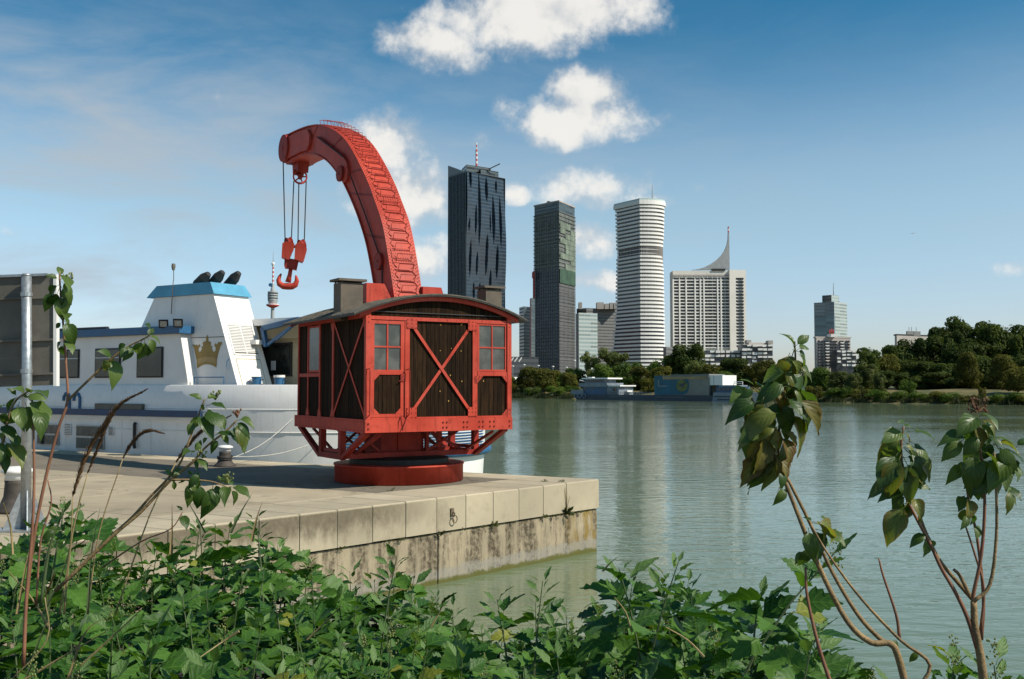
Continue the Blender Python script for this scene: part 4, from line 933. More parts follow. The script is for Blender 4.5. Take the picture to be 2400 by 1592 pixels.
mb = MB(); a, c = at(1147, 396, 1005), at(1172, 384, 1005); mb.beam(a, c, .9, .9); mb.beam(at(1147, 400, 1005), a, 1.6, 1.6, (0, 1, 0)); mb.build('roof_crane', M_dark, t1, world=True)
# --- tower under construction
pl = quadplan(1253, 1142, 1311, 1110, 1348, 1150); A, B, C_, D = pl; ztop = zt(470, 1110)
t2 = thing('unfinished_tower', 'grey tower under construction with scaffold nets and green net on its right side', 'skyscraper', (B.x, B.y, GZ), 0, 'towers across the river')
zs1 = zt(628, 1110); zs2 = zt(662, 1110); zn = zt(494, 1110)
for z0, z1, ml, mr in ((GZ, zs2, F_dc2, F_grey), (zs2, zs1, F_dc2, F_green), (zs1, zn, F_net, F_net), (zn, ztop, F_darkg, F_darkg)):
    walls(t2, pl, z0, z1, [ml, mr, F_dc2, F_dc2], roof=z1 == ztop)
nf = 45
for i in range(nf):
    z = lerp(GZ + 4, zn, i / (nf - 1)); up = z > zs1
    slabring(t2, pl, z, z + .55, M_slabg, 'floor_slab', 1.5 if up else .55)
for (a, b_, n) in ((A, B, 14), (B, C_, 12)):
    for i in range(n + 1):
        p = offs(pl, .45); a2, b2 = (p[0], p[1]) if a is A else (p[1], p[2]); q = a2.lerp(b2, i / n); mb = MB(); mb.beam((q.x, q.y, GZ), (q.x, q.y, zn), .5, .5, (0, 1, 0)); mb.build('column', M_slabg, t2, world=True)
# hanging green sheets on the sunny side
d = (C_ - B); nr_ = Vector((d.y, -d.x)).normalized()
M_gsheet = pbr('green_sheet', (.042, .085, .055), .8, .3, .1); M_gsheet2 = pbr('faded_green_sheet', (.16, .195, .15), .8, .3, .1)
for i in range(9):
    z0 = lerp(zs1, zn - 12, i / 9); z1 = z0 + (zn - zs1) / 9 * .9
    for j in range(3):
        if rnd.random() < .25: continue
        p, q = B.lerp(C_, .03 + j * .32) + nr_ * 1.1, B.lerp(C_, .03 + j * .32 + .32) + nr_ * 1.1; mb = MB(); mb.beam((p.x, p.y, (z0 + z1) / 2), (q.x, q.y, (z0 + z1) / 2), .15, z1 - z0); mb.build('safety_net', M_gsheet2, t2, world=True)
p, q = B.lerp(C_, .0) + nr_ * .9, B.lerp(C_, 1.0) + nr_ * .9; mb = MB(); mb.beam((p.x, p.y, (zs2 + zs1) / 2), (q.x, q.y, (zs2 + zs1) / 2), .2, zs1 - zs2); mb.build('safety_net', M_gsheet, t2, world=True)
slabring(t2, pl, ztop, ztop + 1.6, M_pier, 'roof_slab', 1.0)
q = quadplan(1278, 1150, 1285, 1130, 1302, 1142); walls(t2, q, ztop, zt(468, 1130), [M_dark], 'roof_box')
mb = MB(); q = gp(1251.5, 1138); mb.beam((q.x, q.y, zt(700, 1138)), (q.x, q.y, zt(635, 1138)), 2.4, 2.4, (0, 1, 0)); mb.build('hoist_mast', M_redw, t2, world=True)
mb = MB(); mb.box(q.x - 2.2, q.x + 1, q.y - 3, q.y, zt(652, 1138), zt(638, 1138)); mb.build('hoist_cab', M_redw, t2, world=True)
# --- white banded tower
YT = 1000.; t3 = thing('white_banded_tower', 'tall white tower with curved balcony bands on every floor', 'skyscraper', (*gp(1502, YT), GZ), 0, 'towers across the river')
def wplan(py, sc=1.0):
    xl = interp([(470, 1443), (594, 1446), (720, 1443), (790, 1437), (855, 1430)], py); xr = interp([(470, 1561), (550, 1559), (596, 1555), (645, 1558), (855, 1560)], py); xm = 1502
    L = gp(xl, YT + 22); M_ = gp(xm, YT - 10); Rr = gp(xr, YT + 6); out = [L]
    for i in range(1, 6): out.append(L.lerp(M_, i / 6))
    for i in range(13):
        a = math.pi / 2 * i / 12; out.append(Vector((lerp(M_.x, Rr.x, math.sin(a) ** .85), lerp(Rr.y + 2, M_.y, math.cos(a) ** .85))))
    out += [Rr + Vector((-1, 14)), Rr + Vector((-9, 30)), L + Vector((10, 18))]
    if sc != 1: c = sum(out, Vector((0, 0))) / len(out); out = [c + (p - c) * sc for p in out]
    return out
nf = 42; ys_ = [lerp(858, 478, i / nf) for i in range(nf + 1)]
M_bandw = pbr('white_tower_window_wall', (.045, .05, .055), .3, .4, .15)
for i in range(nf):
    z0, z1 = zt(ys_[i], YT), zt(ys_[i + 1], YT); hf = z1 - z0; ym = ys_[i]; sk = 29 <= nf - 1 - 0 and 586 <= ym <= 603
    slabring(t3, wplan(ym, .935), z0, z1, M_bandw, 'window_band')
    pl = wplan(ym, .97 if sk else 1.0 + .006 * math.sin(i * 2.1)); mb = MB(); k = len(pl); hh = hf * (.18 if sk else .52)
    mb.prism([(p.x, p.y) for p in pl], z0, z0 + hh, lambda u, v, w: (u, v, w)); mb.build('balcony_band', M_cw, t3, world=True)
M_rail = pbr('glass_railing', (.45, .55, .52), .2, .1, 1)
slabring(t3, wplan(478, 1.05), zt(480, YT), zt(470, YT), M_cw, 'crown_band'); slabring(t3, wplan(470, 1.03), zt(470, YT), zt(466.5, YT), M_rail, 'parapet_glass'); slabring(t3, wplan(470, .5), zt(466.5, YT), zt(463, YT), M_pier, 'roof_box')
for i in range(46):   # mullions in front of the window bands, joined per bay line
    a = wplan(640, .95); L = len(a); s_ = i / 46 * 18; j = int(s_); p = a[j].lerp(a[j + 1], s_ - j); mb = MB(); mb.beam((p.x, p.y, zt(745, YT)), (p.x, p.y, zt(480, YT)), .45, .45, (0, 1, 0)); mb.build('mullion', M_pier, t3, world=True)
mb = MB(); p = gp(1532, YT + 5); mb.tube([(p.x, p.y, zt(468, YT)), (p.x, p.y, zt(428, YT))], [.7, .3], 6); mb.build('mast', M_greyc, t3, world=True)
# --- white slab tower with sail
YV = 1050.; pl = [gp(1579, YV), gp(1712, YV), gp(1712, YV) + Vector((0, 20)), gp(1579, YV) + Vector((0, 20))]
t4 = thing('slab_tower', 'broad white apartment tower with a grey curved sail and spire on its roof', 'skyscraper', (*gp(1645, YV), GZ), 0, 'towers across the river')
zr_ = zt(634, YV); walls(t4, pl, GZ, zr_, [M_cw2])
p2 = [gp(1712.5, YV - 4), gp(1751, YV - 1), gp(1751, YV) + Vector((0, 22)), gp(1712.5, YV) + Vector((0, 22))]; walls(t4, p2, GZ, zt(632.5, YV), [M_cw2], 'wing_wall')
def sx4(x): return 1550 + x / 4.128
cols = [(125, 178), (187, 240), (252, 328), (338, 380), (388, 414), (425, 455), (460, 500), (506, 549), (556, 580), (592, 622), (629, 664), (709, 718), (730, 806)]
for r_ in range(22):
    py0 = 500 + (622 + r_ * 31.2) / 4.128; py1 = py0 + 4.1
    for (a, b_) in cols:
        Yw = YV if a < 668 else YV - 2.5 + (a - 680) / 500.
        x0, x1 = gp(sx4(a), Yw).x, gp(sx4(b_), Yw).x; mb = MB(); mb.box(x0, x1, Yw - .5 if a > 668 else Yw - .35, Yw + .1 if a < 668 else Yw + 1.5, zt(py1, Yw), zt(py0, Yw)); mb.build('window', M_win, t4, world=True)
    x0, x1 = gp(sx4(122), YV).x, gp(sx4(668), YV).x
    mb = MB(); mb.box(x0, x1, YV - 1.1, YV - .02, zt(py1 + 2.6, YV), zt(py1 + .6, YV)); mb.build('balcony_band', M_cw, t4, world=True)
for x in (121, 182, 246, 333, 384, 419, 551, 585, 669):
    p = gp(sx4(x), YV); mb = MB(); mb.box(p.x - .7, p.x + .7, YV - 1.6, YV - .02, GZ, zr_ - 9); mb.build('pilaster', M_cw, t4, world=True)
x0, x1 = gp(sx4(122), YV).x, gp(sx4(664), YV).x
for k in range(11): mb = MB(); a = lerp(x0, x1, (k + .1) / 11); mb.box(a, a + (x1 - x0) / 11 * .8, YV - .6, YV + .1, zt(647, YV), zt(643, YV)); mb.build('attic_opening', M_pier, t4, world=True)
sail = [(300, 547), (360, 540), (420, 522), (480, 492), (540, 452), (585, 410), (620, 360), (645, 300), (655, 250), (659, 180), (662, 120), (666, 120), (668, 250), (669, 400), (669, 545)]
mb = MB(); mb.prism([(gp(sx4(x), YV + 8).x, zt(500 + y / 4.128, YV + 8)) for x, y in sail], YV + 6, YV + 9, lambda u, v, w: (u, w, v)); mb.build('sail', M_sail, t4, world=True)
for k in range(3): mb = MB(); p = gp(sx4(664), YV + 5); mb.tube([(p.x, p.y, zt(500 + (118 + 18 * k) / 4.128, YV)), (p.x, p.y, zt(500 + (118 + 18 * k + 17) / 4.128, YV))], .8, 6); mb.build('spire_tip', M_redw if k % 2 == 0 else M_whm, t4, world=True)
mb = MB(); p = gp(sx4(565), YV - .5); mb.box(p.x - 7, p.x + 7, YV - 1, YV + 4, zr_, zr_ + 2.2); mb.build('roof_box', M_dark, t4, world=True)
# --- other blocks
def simple(name, label, pa, ya, pb, yb, pc, yc, py, mats, group='blocks across the river'):
    return building(name, label, quadplan(pa, ya, pb, yb, pc, yc), zt(py, yb), mats, group)
g_ = simple('glass_office_block', 'dark glass office block just left of the unfinished tower', 1217, 1060, 1228, 1045, 1254, 1060, 718, [F_darkg])
building('stair_tower', 'narrow dark tower with red flank between the glass block and the unfinished tower', quadplan(1242, 1010, 1245, 1000, 1254, 1010), zt(698, 1000), [M_redw, F_darkg], 'blocks across the river')
simple('pale_glass_block', 'pale glass block right of the unfinished tower', 1350, 930, 1357, 915, 1401, 925, 733, [F_grey, F_lite, F_lite, F_lite])  # grey left wall paints the shaded side of the block
u_ = simple('grey_office_slab', 'grey office slab behind the pale glass block and white tower', 1352, 1160, 1375, 1150, 1450, 1170, 722, [F_grey])
for a, b_, y in ((1358, 1365, 708), (1400, 1416, 708), (1418, 1428, 711), (1430, 1438, 709), (1440, 1449, 709)):
    walls(u_, [gp(a, 1152), gp(b_, 1152), gp(b_, 1152) + Vector((0, 15)), gp(a, 1152) + Vector((0, 15))], zt(724, 1150), zt(y, 1150), [M_pier], 'roof_box')
lo = simple('low_dark_hall', 'low dark hall with pale slanted fins behind the cabin of the crane', 1150, 700, 1165, 690, 1262, 700, 836, [F_low])
for x in (1197, 1206, 1216): mb = MB(); mb.beam(at(x, 848, 688), at(x + 7, 838, 688), .5, .8); mb.build('slanted_fin', M_cw, lo, world=True)
simple('grey_flat_block', 'low grey block between the banded tower and the sail tower', 1555, 900, 1562, 890, 1584, 900, 813, [F_grey])
def terrace(name, label, px0, px1, py0, py1, Y, nf, seed):
    r_ = thing(name, label, 'building', (*gp((px0 + px1) / 2, Y), GZ), 0, 'white terraced housing across the river'); rr_ = random.Random(seed)
    walls(r_, [gp(px0, Y), gp(px1, Y), gp(px1, Y) + Vector((0, 14)), gp(px0, Y) + Vector((0, 14))], GZ, zt(py0, Y), [M_bandw])
    nb_ = max(3, round((px1 - px0) / 13))
    for f in range(nf):
        ya = lerp(py0, py1, f / nf)
        for k in range(nb_):
            a = lerp(px0, px1, k / nb_); b2 = lerp(px0, px1, (k + 1) / nb_); o = rr_.uniform(.3, 3); x0, x1 = gp(a, Y).x, gp(b2, Y).x
            if rr_.random() < .12: continue
            hh = rr_.uniform(.42, .62); mb = MB(); mb.box(x0 + .15, x1 - rr_.uniform(.1, 1.2), Y - o, Y - .05, zt(ya + (py1 - py0) / nf * hh, Y), zt(ya, Y)); mb.build('balcony', M_cw, r_, world=True)
    return r_
terrace('terraced_housing', 'white terraced housing in front of the sail tower', 1640, 1738, 822, 880, 820, 6, 3)
terrace('terraced_housing', 'white terraced housing with stepped top right of the sail tower', 1739, 1812, 808, 880, 810, 8, 4)
b5 = building('roof_terrace_block', 'pale block with roof tower behind the stepped terraced housing', quadplan(1751, 960, 1756, 950, 1812, 960), zt(803, 950), [M_pier], 'white terraced housing across the river')
for a, b_, y in ((1752, 1762, 797), (1802, 1813, 798)): walls(b5, [gp(a, 952), gp(b_, 952), gp(b_, 952) + Vector((0, 10)), gp(a, 952) + Vector((0, 10))], zt(806, 950), zt(y, 950), [M_pier], 'roof_box')
t6 = thing('stepped_glass_tower', 'blue green stepped glass tower behind the pale flats on the right', 'skyscraper', (*gp(1950, 1100), GZ), 0, 'towers across the river')
walls(t6, quadplan(1910.5, 1110, 1958, 1095, 1988, 1115), GZ, zt(707, 1095), [F_blue, F_lite, F_blue, F_blue])
walls(t6, quadplan(1930, 1106, 1952, 1098, 1970, 1108), zt(707, 1095), zt(691, 1098), [F_darkg, F_lite], 'top_wall')
walls(t6, quadplan(1912, 1096, 1957.5, 1088, 1960, 1096), GZ, zt(738, 1088), [F_blue], 'front_wall')
mb = MB(); p = gp(1957, 1102); mb.tube([(p.x, p.y, zt(691, 1100)), (p.x, p.y, zt(662, 1100))], [.6, .25], 5); mb.build('mast', M_greyc, t6, world=True)
t7 = thing('pale_flats', 'pale pink grey block of flats with a small red sign on its roof', 'building', (*gp(1952, 760), GZ), 0, 'blocks across the river')
plf = quadplan(1910, 765, 1915, 758, 1995, 766); walls(t7, plf, GZ, zt(792, 758), [M_pier]); slabring(t7, plf, zt(792, 758), zt(789, 758), M_redw if False else M_pier, 'roof_edge', .8)
for r_ in range(9):
    for x, w in ((1920, 4), (1927, 4), (1935, 9), (1948, 4), (1954, 4), (1960, 4), (1970, 9), (1984, 5), (1990, 3)):
        Yw = 757.2 + (x - 1915) * .1; y = 799 + r_ * 7; mb = MB(); mb.box(gp(x, Yw).x, gp(x + w, Yw).x, Yw - .4, Yw + .8, zt(y + 3.6, Yw), zt(y, Yw)); mb.build('window', M_win, t7, world=True)
        if w > 8: mb = MB(); mb.box(gp(x, Yw).x, gp(x + w, Yw).x, Yw - 1.6, Yw - .45, zt(y + 5.6, Yw), zt(y + 3.4, Yw)); mb.build('balcony', M_cw, t7, world=True)
for k, (x0, y0, x1, y1) in enumerate(((1944.5, 772, 1944.5, 783), (1949, 771, 1949, 783), (1953, 772, 1953, 783), (1943, 777, 1954.5, 777))):
    a, c = at(x0, y0, 755), at(x1, y1, 755 if k < 3 else 754.6); mb = MB(); mb.beam(a, c, .5, .7); mb.build('sign_bar', M_redw, t7, world=True)
mb = MB(); mb.box(*sorted((at(1944, 787, 756).x, at(1962, 787, 756).x)), 756, 762, zt(790, 756), zt(783, 756)); mb.build('roof_box', M_cw, t7, world=True)
terrace('terraced_housing', 'white balconied house at the foot of the pale flats', 1962, 2008, 822, 862, 740, 5, 9)
t8 = building('flat_block', 'pale concrete block with rooftop aerials above the dark trees', quadplan(2099, 600, 2104, 594, 2175, 606), zt(786, 594), [M_pier], 'blocks across the river')
slabring(t8, quadplan(2099, 600, 2104, 594, 2175, 606), zt(786, 594), zt(783, 594), M_dark, 'roof_edge', .8); walls(t8, quadplan(2126, 600, 2128, 598, 2160, 603), zt(786, 594), zt(776, 598), [M_slabg], 'roof_box')
for x in (2133, 2139, 2150): mb = MB(); p = gp(x, 600); mb.tube([(p.x, p.y, zt(778, 600)), (p.x, p.y, zt(767, 600))], .2, 4); mb.build('aerial', M_greyc, t8, world=True)
building('far_grey_block', 'small grey block far behind the trees left of the concrete block', quadplan(2071, 900, 2073, 890, 2096, 900), zt(815, 890), [F_grey], 'blocks across the river')
# --- television tower far away
YD = 1900.; p = gp(637, YD); tv_ = thing('television_tower', 'slim grey television tower with round decks and red white mast', 'tower', (p.x, p.y, GZ), 0, 'towers across the river')
k_ = YD / F
def tl(name, prof, mat, n=16): mb = MB(); mb.lathe([(r_ * k_, zt(y, YD)) for r_, y in prof], n, (p.x, p.y, 0)); mb.build(name, mat, tv_, world=True)
tl('shaft', [(9, 906), (5.5, 800), (4.3, 740), (4.0, 720)], M_greyc)
tl('lower_deck', [(4, 722), (14.5, 717), (15, 715), (14.5, 713), (9.5, 712)], M_redw); tl('deck_top', [(15, 714.6), (14.8, 712.8), (9, 712.4)], M_whm)
tl('pod', [(9.5, 712), (11, 707), (11.5, 704)], M_greyc)
for i, (y, r_, m_) in enumerate(((704, 12, M_greyc), (700.5, 12, M_win), (698, 12.2, M_greyc), (695, 12, M_win), (692.5, 12.3, M_greyc), (689, 12, M_win), (686.5, 12, M_greyc))): tl('pod_ring', [(r_, y), (r_, y - 3), (r_ - 1.5, y - 3.4)], m_)
tl('upper_shaft', [(6, 684), (5, 676), (4, 674), (2.6, 664)], M_greyc)
for i in range(9): tl('mast_section', [(2.1, 665 - i * 5), (2.0, 660 - i * 5)], M_redw if i % 2 else M_whm, 8)
tl('mast_head', [(2.5, 623), (4.2, 618.5), (4.2, 616), (2, 614)], M_whm, 10); tl('mast_tip', [(1.2, 614), (.8, 606), (.5, 590)], M_greyc, 6)
mb = MB(); mb.lathe([(4.4 * k_, -1), (4.4 * k_, 1)], 14, at(634, 668, YD - 6), Matrix.Rotation(R(90), 4, 'X')); mb.build('dish', M_blue, tv_, world=True)
# --- aeroplane
ap = thing('aeroplane', 'tiny white aeroplane high in the clear sky', 'aeroplane', at(2140, 547, 3200))
c = at(2140, 547, 3200); mb = MB(); mb.tube([c + Vector((-6, 4, -.4)), c + Vector((-3, 2, 0)), c + Vector((5, -3, .3))], [.4, .9, .5], 6); mb.build('fuselage', M_cw, ap, world=True)
mb = MB(); mb.beam(c + Vector((-3, -5, 0)), c + Vector((3, 6, 0)), 1.4, .2); mb.build('wing', M_cw, ap, world=True); mb = MB(); mb.beam(c + Vector((4.5, -2.8, .3)), c + Vector((5.5, -3.2, 2.2)), 1.2, .2, (1, 0, 0)); mb.build('tail_fin', M_cw, ap, world=True)
# ================================================================== FAR BANK: BARGE, LAMPS, TREES
def leafmat(name, dark, light, rough=.55, trans=.35, rand=.25, veins=False, edge=None, spec=.4, arch=.3, vs=.3):
    m, nt, b = newmat(name); oi = nt.new('ShaderNodeObjectInfo').outputs['Random']
    if veins:
        uv = nt.new('ShaderNodeTexCoord').outputs['UV']; s = nt.new('ShaderNodeSeparateXYZ'); nt.link(uv, s.inputs[0])
        au = nt.math('ABSOLUTE', nt.math('MULTIPLY_ADD', s.outputs[0], 2, -1))
        vv = nt.math('SINE', nt.math('MULTIPLY', nt.math('SUBTRACT', nt.math('MULTIPLY', s.outputs[1], veins), nt.math('MULTIPLY', nt.math('POWER', au, 1.15), veins * arch)), 6.283))
        vein = nt.ramp(vv, .75, 1.0); mid = nt.ramp(au, .09, .03)
        n = nt.noise(nt.new('ShaderNodeTexCoord').outputs['Object'], 30, 4, .6)
        c = nt.mix(nt.ramp(nt.math('MULTIPLY_ADD', n, .5, nt.math('MULTIPLY', oi, .6)), .25, .85), dark, light)
        c = nt.mix(nt.math('MULTIPLY', nt.math('MAXIMUM', vein, mid), vs), c, tuple(min(1, x * 1.9 + .01) for x in light))
        if edge:
            e = nt.ramp(nt.math('ADD', nt.math('MULTIPLY_ADD', n, .8, nt.math('MULTIPLY', au, .35)), nt.math('MULTIPLY', nt.math('FRACT', nt.math('MULTIPLY', oi, 7.3)), .55)), .92, 1.12)
            c = nt.mix(nt.math('MULTIPLY', e, .8), c, edge)
        bh = nt.math('SUBTRACT', nt.math('MULTIPLY', vv, .5), nt.math('MULTIPLY', mid, 1.2)); bm = nt.bump(bh, vs * 1.3, .0018)
        nt.put(b.inputs['Normal'], bm)
    else:
        g = nt.new('ShaderNodeNewGeometry').outputs['Position']; n = nt.noise(g, .45, 4, .7)
        c = nt.mix(nt.ramp(n, .35, .68), dark, light)
        c = nt.mix(1.0, c, nt.mix(oi, (1 - rand, 1 - rand, 1 - rand), (1 + rand, 1 + rand * .8, 1 + rand * .3)), 'MULTIPLY')
    nt.put(b.inputs['Base Color'], c); b.inputs['Roughness'].default_value = rough; b.inputs['Specular IOR Level'].default_value = spec
    tr = nt.new('ShaderNodeBsdfTranslucent'); nt.put(tr.inputs[0], nt.mix(1.0, c, (1.5, 1.5, .55), 'MULTIPLY'))
    mx = nt.new('ShaderNodeMixShader'); mx.inputs[0].default_value = trans; out = nt.t.nodes['Material Output']
    nt.link(b.outputs[0], mx.inputs[1]); nt.link(tr.outputs[0], mx.inputs[2]); nt.link(mx.outputs[0], out.inputs[0])
    return m
L_oak = leafmat('tree_leaves_dark', (.034, .058, .014), (.086, .112, .028), .7, .3, spec=.12)
L_lime = leafmat('tree_leaves_mid', (.055, .105, .017), (.125, .18, .036), .7, .3, spec=.12)
L_olive = leafmat('tree_leaves_olive', (.065, .075, .014), (.14, .135, .032), .7, .3, spec=.12)
L_will = leafmat('tree_leaves_grey', (.075, .10, .032), (.155, .18, .068), .7, .3, spec=.12)
M_bark = pbr('bark', (.06, .045, .032), .9, .3, 3, .4, 20)
def crown(seed, lobes, n, size, flat=.0):
    r_ = random.Random(seed); mb = MB()
    for _ in range(n):
        cx, cy, cz, rx, rz = r_.choice(lobes)
        while True:
            d = Vector((r_.gauss(0, 1), r_.gauss(0, 1), r_.gauss(0, 1)))
            if d.length > .1: break
        d.normalize(); q = r_.uniform(.45, 1.04) ** .5; p = Vector((cx + d.x * rx * q, cy + d.y * rx * q, cz + d.z * rz * q))
        nn = (d + Vector((r_.uniform(-.9, .9), r_.uniform(-.9, .9), r_.uniform(-.5, .9)))).normalized()
        t = nn.cross(Vector((r_.uniform(-1, 1), r_.uniform(-1, 1), r_.uniform(-1, 1)))).normalized(); b_ = nn.cross(t); s_ = size * r_.uniform(.6, 1.5)
        mb.add([p - t * s_, p - b_ * s_ * .55 + nn * s_ * .1, p + t * s_, p + b_ * s_ * .55 + nn * s_ * .1], [(0, 1, 2, 3)])
    return mb
def lobes(seed, shape):
    r_ = random.Random(seed); out = []
    if shape == 'round':
        out = [(0, 0, .5, .34, .45)] * 5 + [(.3 * math.cos(a) * r_.uniform(.5, 1.1), .3 * math.sin(a) * r_.uniform(.5, 1.1), r_.uniform(.12, .84), r_.uniform(.12, .22), r_.uniform(.10, .18)) for a in [r_.uniform(0, 6.28) for _ in range(16)]]
    elif shape == 'tall':
        out = [(0, 0, .5, .2, .46)] * 6 + [(.2 * math.cos(a) * r_.uniform(.3, 1.1), .2 * math.sin(a) * r_.uniform(.3, 1.1), r_.uniform(.08, .93), r_.uniform(.07, .14), r_.uniform(.08, .17)) for a in [r_.uniform(0, 6.28) for _ in range(22)]]
    elif shape == 'loose':
        out = [(.34 * math.cos(a) * r_.uniform(.1, 1.1), .34 * math.sin(a) * r_.uniform(.1, 1.1), r_.uniform(.12, .95), r_.uniform(.08, .17), r_.uniform(.07, .14)) for a in [r_.uniform(0, 6.28) for _ in range(24)]]
    elif shape == 'bush':
        out = [(0, 0, .35, .4, .36)] + [(.4 * math.cos(a) * r_.uniform(.4, 1.1), .4 * math.sin(a) * r_.uniform(.4, 1.1), r_.uniform(.1, .8), r_.uniform(.14, .26), r_.uniform(.12, .25)) for a in [r_.uniform(0, 6.28) for _ in range(14)]]
    return out
PROTO = {}
for i, (sh, n, s_, ml) in enumerate((('round', 9500, .026, L_lime), ('round', 9500, .026, L_oak), ('round', 9000, .026, L_olive), ('tall', 9500, .019, L_oak), ('tall', 9000, .019, L_will), ('loose', 7000, .021, L_will), ('loose', 7500, .022, L_oak), ('bush', 3200, .034, L_lime), ('bush', 3200, .034, L_olive), ('round', 9500, .026, L_oak), ('tall', 9500, .020, L_oak))):
    PROTO[i] = crown(100 + i, lobes(40 + i, sh), n, s_).mesh('crown', ml)
def trunk_mesh(seed):
    r_ = random.Random(seed); mb = MB(); mb.tube([(0, 0, -.06), (.01, 0, .2), (-.01, .01, .5), (0, 0, .8)], [.03, .024, .016, .006], 7)
    for _ in range(5): a = r_.uniform(0, 6.28); z = r_.uniform(.22, .6); mb.tube([(0, 0, z), (.13 * math.cos(a), .13 * math.sin(a), z + .1), (.22 * math.cos(a), .22 * math.sin(a), z + .22)], [.012, .008, .004], 5)
    return mb.mesh('trunk', M_bark)
TR = [trunk_mesh(k) for k in range(3)]
def bankpt(px, off):
    k = (px - 1200) / F; t = (k * (321 + .632 * off) - .775 * off) / (.632 + .775 * k); p = bank(t, off); return p
def gz(off): 
    for (a, za), (b2, zb) in zip(prof0, prof0[1:]):
        if off <= b2: return lerp(za, zb, (off - a) / (b2 - a))
    return 3.4
prof0 = [(-6, -1.6), (0, -.15), (3, .5), (9, 2.2), (16, 2.9), (60, 3.2), (400, 3.4), (9000, 3.6)]
def tree(px, py, wpx, k, off, label, group, name='tree', cat='tree', zbase=None):
    p = bankpt(px, off); Y = p.y; zb = gz(off) - .2 if zbase is None else zbase; H = zt(py, Y) - zb; Wm = wpx / F * Y
    sc_ = Wm / {0: .9, 1: .9, 2: .9, 3: .55, 4: .55, 5: .85, 6: .85, 7: 1.1, 8: 1.1, 9: .9, 10: .55}[k]; Hs = H / {0: .98, 1: .98, 2: .98, 3: 1.02, 4: 1.02, 5: 1.0, 6: 1.0, 7: .85, 8: .85, 9: .98, 10: 1.02}[k]
    t = thing(name, label, cat, (p.x, p.y, zb), rnd.uniform(0, 6.28), group); S = Matrix.Diagonal((sc_, sc_, Hs, 1))
    link('crown', PROTO[k], t, S); link('trunk', TR[k % 3], t, S); return t
G1 = 'trees on the far bank'; G2 = 'trees of the dark wood on the right'
def nth(n): return ('first second third fourth fifth sixth seventh eighth ninth tenth eleventh twelfth thirteenth fourteenth fifteenth sixteenth seventeenth eighteenth nineteenth twentieth'.split() + [f'{k}th' for k in range(21, 99)])[n]
rowA = [(1196, 880, 40, 2, 14), (1236, 858, 62, 2, 12), (1278, 862, 74, 2, 11), (1300, 867, 60, 0, 15), (1334, 872, 48, 2, 11), (1378, 829, 56, 5, 22), (1350, 860, 60, 0, 20), (1440, 820, 84, 5, 26), (1410, 850, 70, 0, 20), (1470, 846, 80, 0, 18), (1500, 858, 70, 2, 14), (1530, 850, 90, 7, 30), (1550, 858, 60, 2, 16),
        (1585, 830, 70, 1, 34), (1618, 803, 96, 1, 36), (1640, 850, 70, 5, 20), (1672, 852, 58, 2, 18), (1722, 838, 84, 9, 24), (1700, 868, 50, 0, 16), (1765, 850, 60, 2, 26), (1792, 842, 62, 2, 22), (1835, 850, 70, 0, 22), (1868, 846, 60, 1, 26)]
rowA.sort(); seen_ = {}
for i, (px, py, w_, k, off) in enumerate(rowA):
    d = ['mid green round tree', 'dark round tree', 'olive bushy tree', 'dark tall tree', 'pale tall tree', 'airy pale tree', 'dark loose tree', 'low green bush', 'olive bush', 'dense dark tree', 'dark tall tree'][k]
    w = 'left of the barge' if px < 1330 else ('behind the barge cabin' if px < 1460 else ('behind the open barge deck' if px < 1540 else ('behind the blue box of the barge' if px < 1690 else ('right of the white container' if px < 1760 else 'behind the yellowing shrub'))))
    tree(px, py, w_, k, off, f'{d} {w}, {nth(i)} tree from left', G1)
rowB = [(1925, 858, 70, 0, 14), (1962, 868, 56, 4, 10), (1998, 872, 44, 4, 8), (1900, 870, 50, 0, 18), (2036, 808, 70, 10, 24), (2030, 850, 60, 4, 14), (2060, 874, 34, 4, 9), (2078, 828, 62, 2, 30), (2110, 806, 80, 9, 44), (2146, 790, 90, 1, 48), (2130, 840, 70, 1, 34), (2190, 778, 96, 9, 52), (2215, 762, 90, 9, 60), (2175, 845, 80, 1, 36),
        (2248, 730, 74, 10, 64), (2262, 748, 60, 10, 58), (2285, 785, 84, 9, 54), (2240, 800, 90, 1, 44), (2318, 742, 78, 10, 66), (2340, 755, 90, 9, 60), (2375, 752, 90, 9, 64), (2400, 768, 80, 1, 56), (2440, 760, 90, 9, 60), (2300, 830, 90, 1, 40), (2268, 823, 64, 2, 26), (2348, 828, 76, 2, 22), (2384, 858, 60, 2, 12), (2230, 850, 90, 9, 34), (2400, 830, 90, 1, 40), (2480, 800, 100, 1, 40), (2110, 870, 70, 9, 30), (2200, 872, 80, 9, 30), (2290, 878, 90, 9, 32), (2150, 880, 60, 1, 28), (2250, 885, 70, 1, 28), (2340, 885, 70, 1, 30), (2420, 880, 70, 1, 26), (2070, 868, 60, 9, 26)]
rowB = [(a, b2, w_, (10 if (k in (1, 9) and i % 5 < 2 and off > 40) else k), off) for i, (a, b2, w_, k, off) in enumerate(rowB)]
front_ = sorted(q for q in rowB if q[4] < 32); back_ = sorted(q for q in rowB if q[4] >= 32)
for px, py, w_, k, off in rowB:
    d = ['mid green round tree', 'dark round tree', 'olive lit tree', 'dark tall tree', 'pale green narrow tree', '', '', '', '', 'dense dark green tree', 'tall dark tree with pointed top'][k]
    tree(px, py, w_, k, off, f'{d}, ' + (f'{nth(front_.index((px, py, w_, k, off)))} from left in front row of right wood' if off < 32 else f'{nth(back_.index((px, py, w_, k, off)))} from left in back row of right wood'), G2)
G3 = 'low bushes along the far waterline'
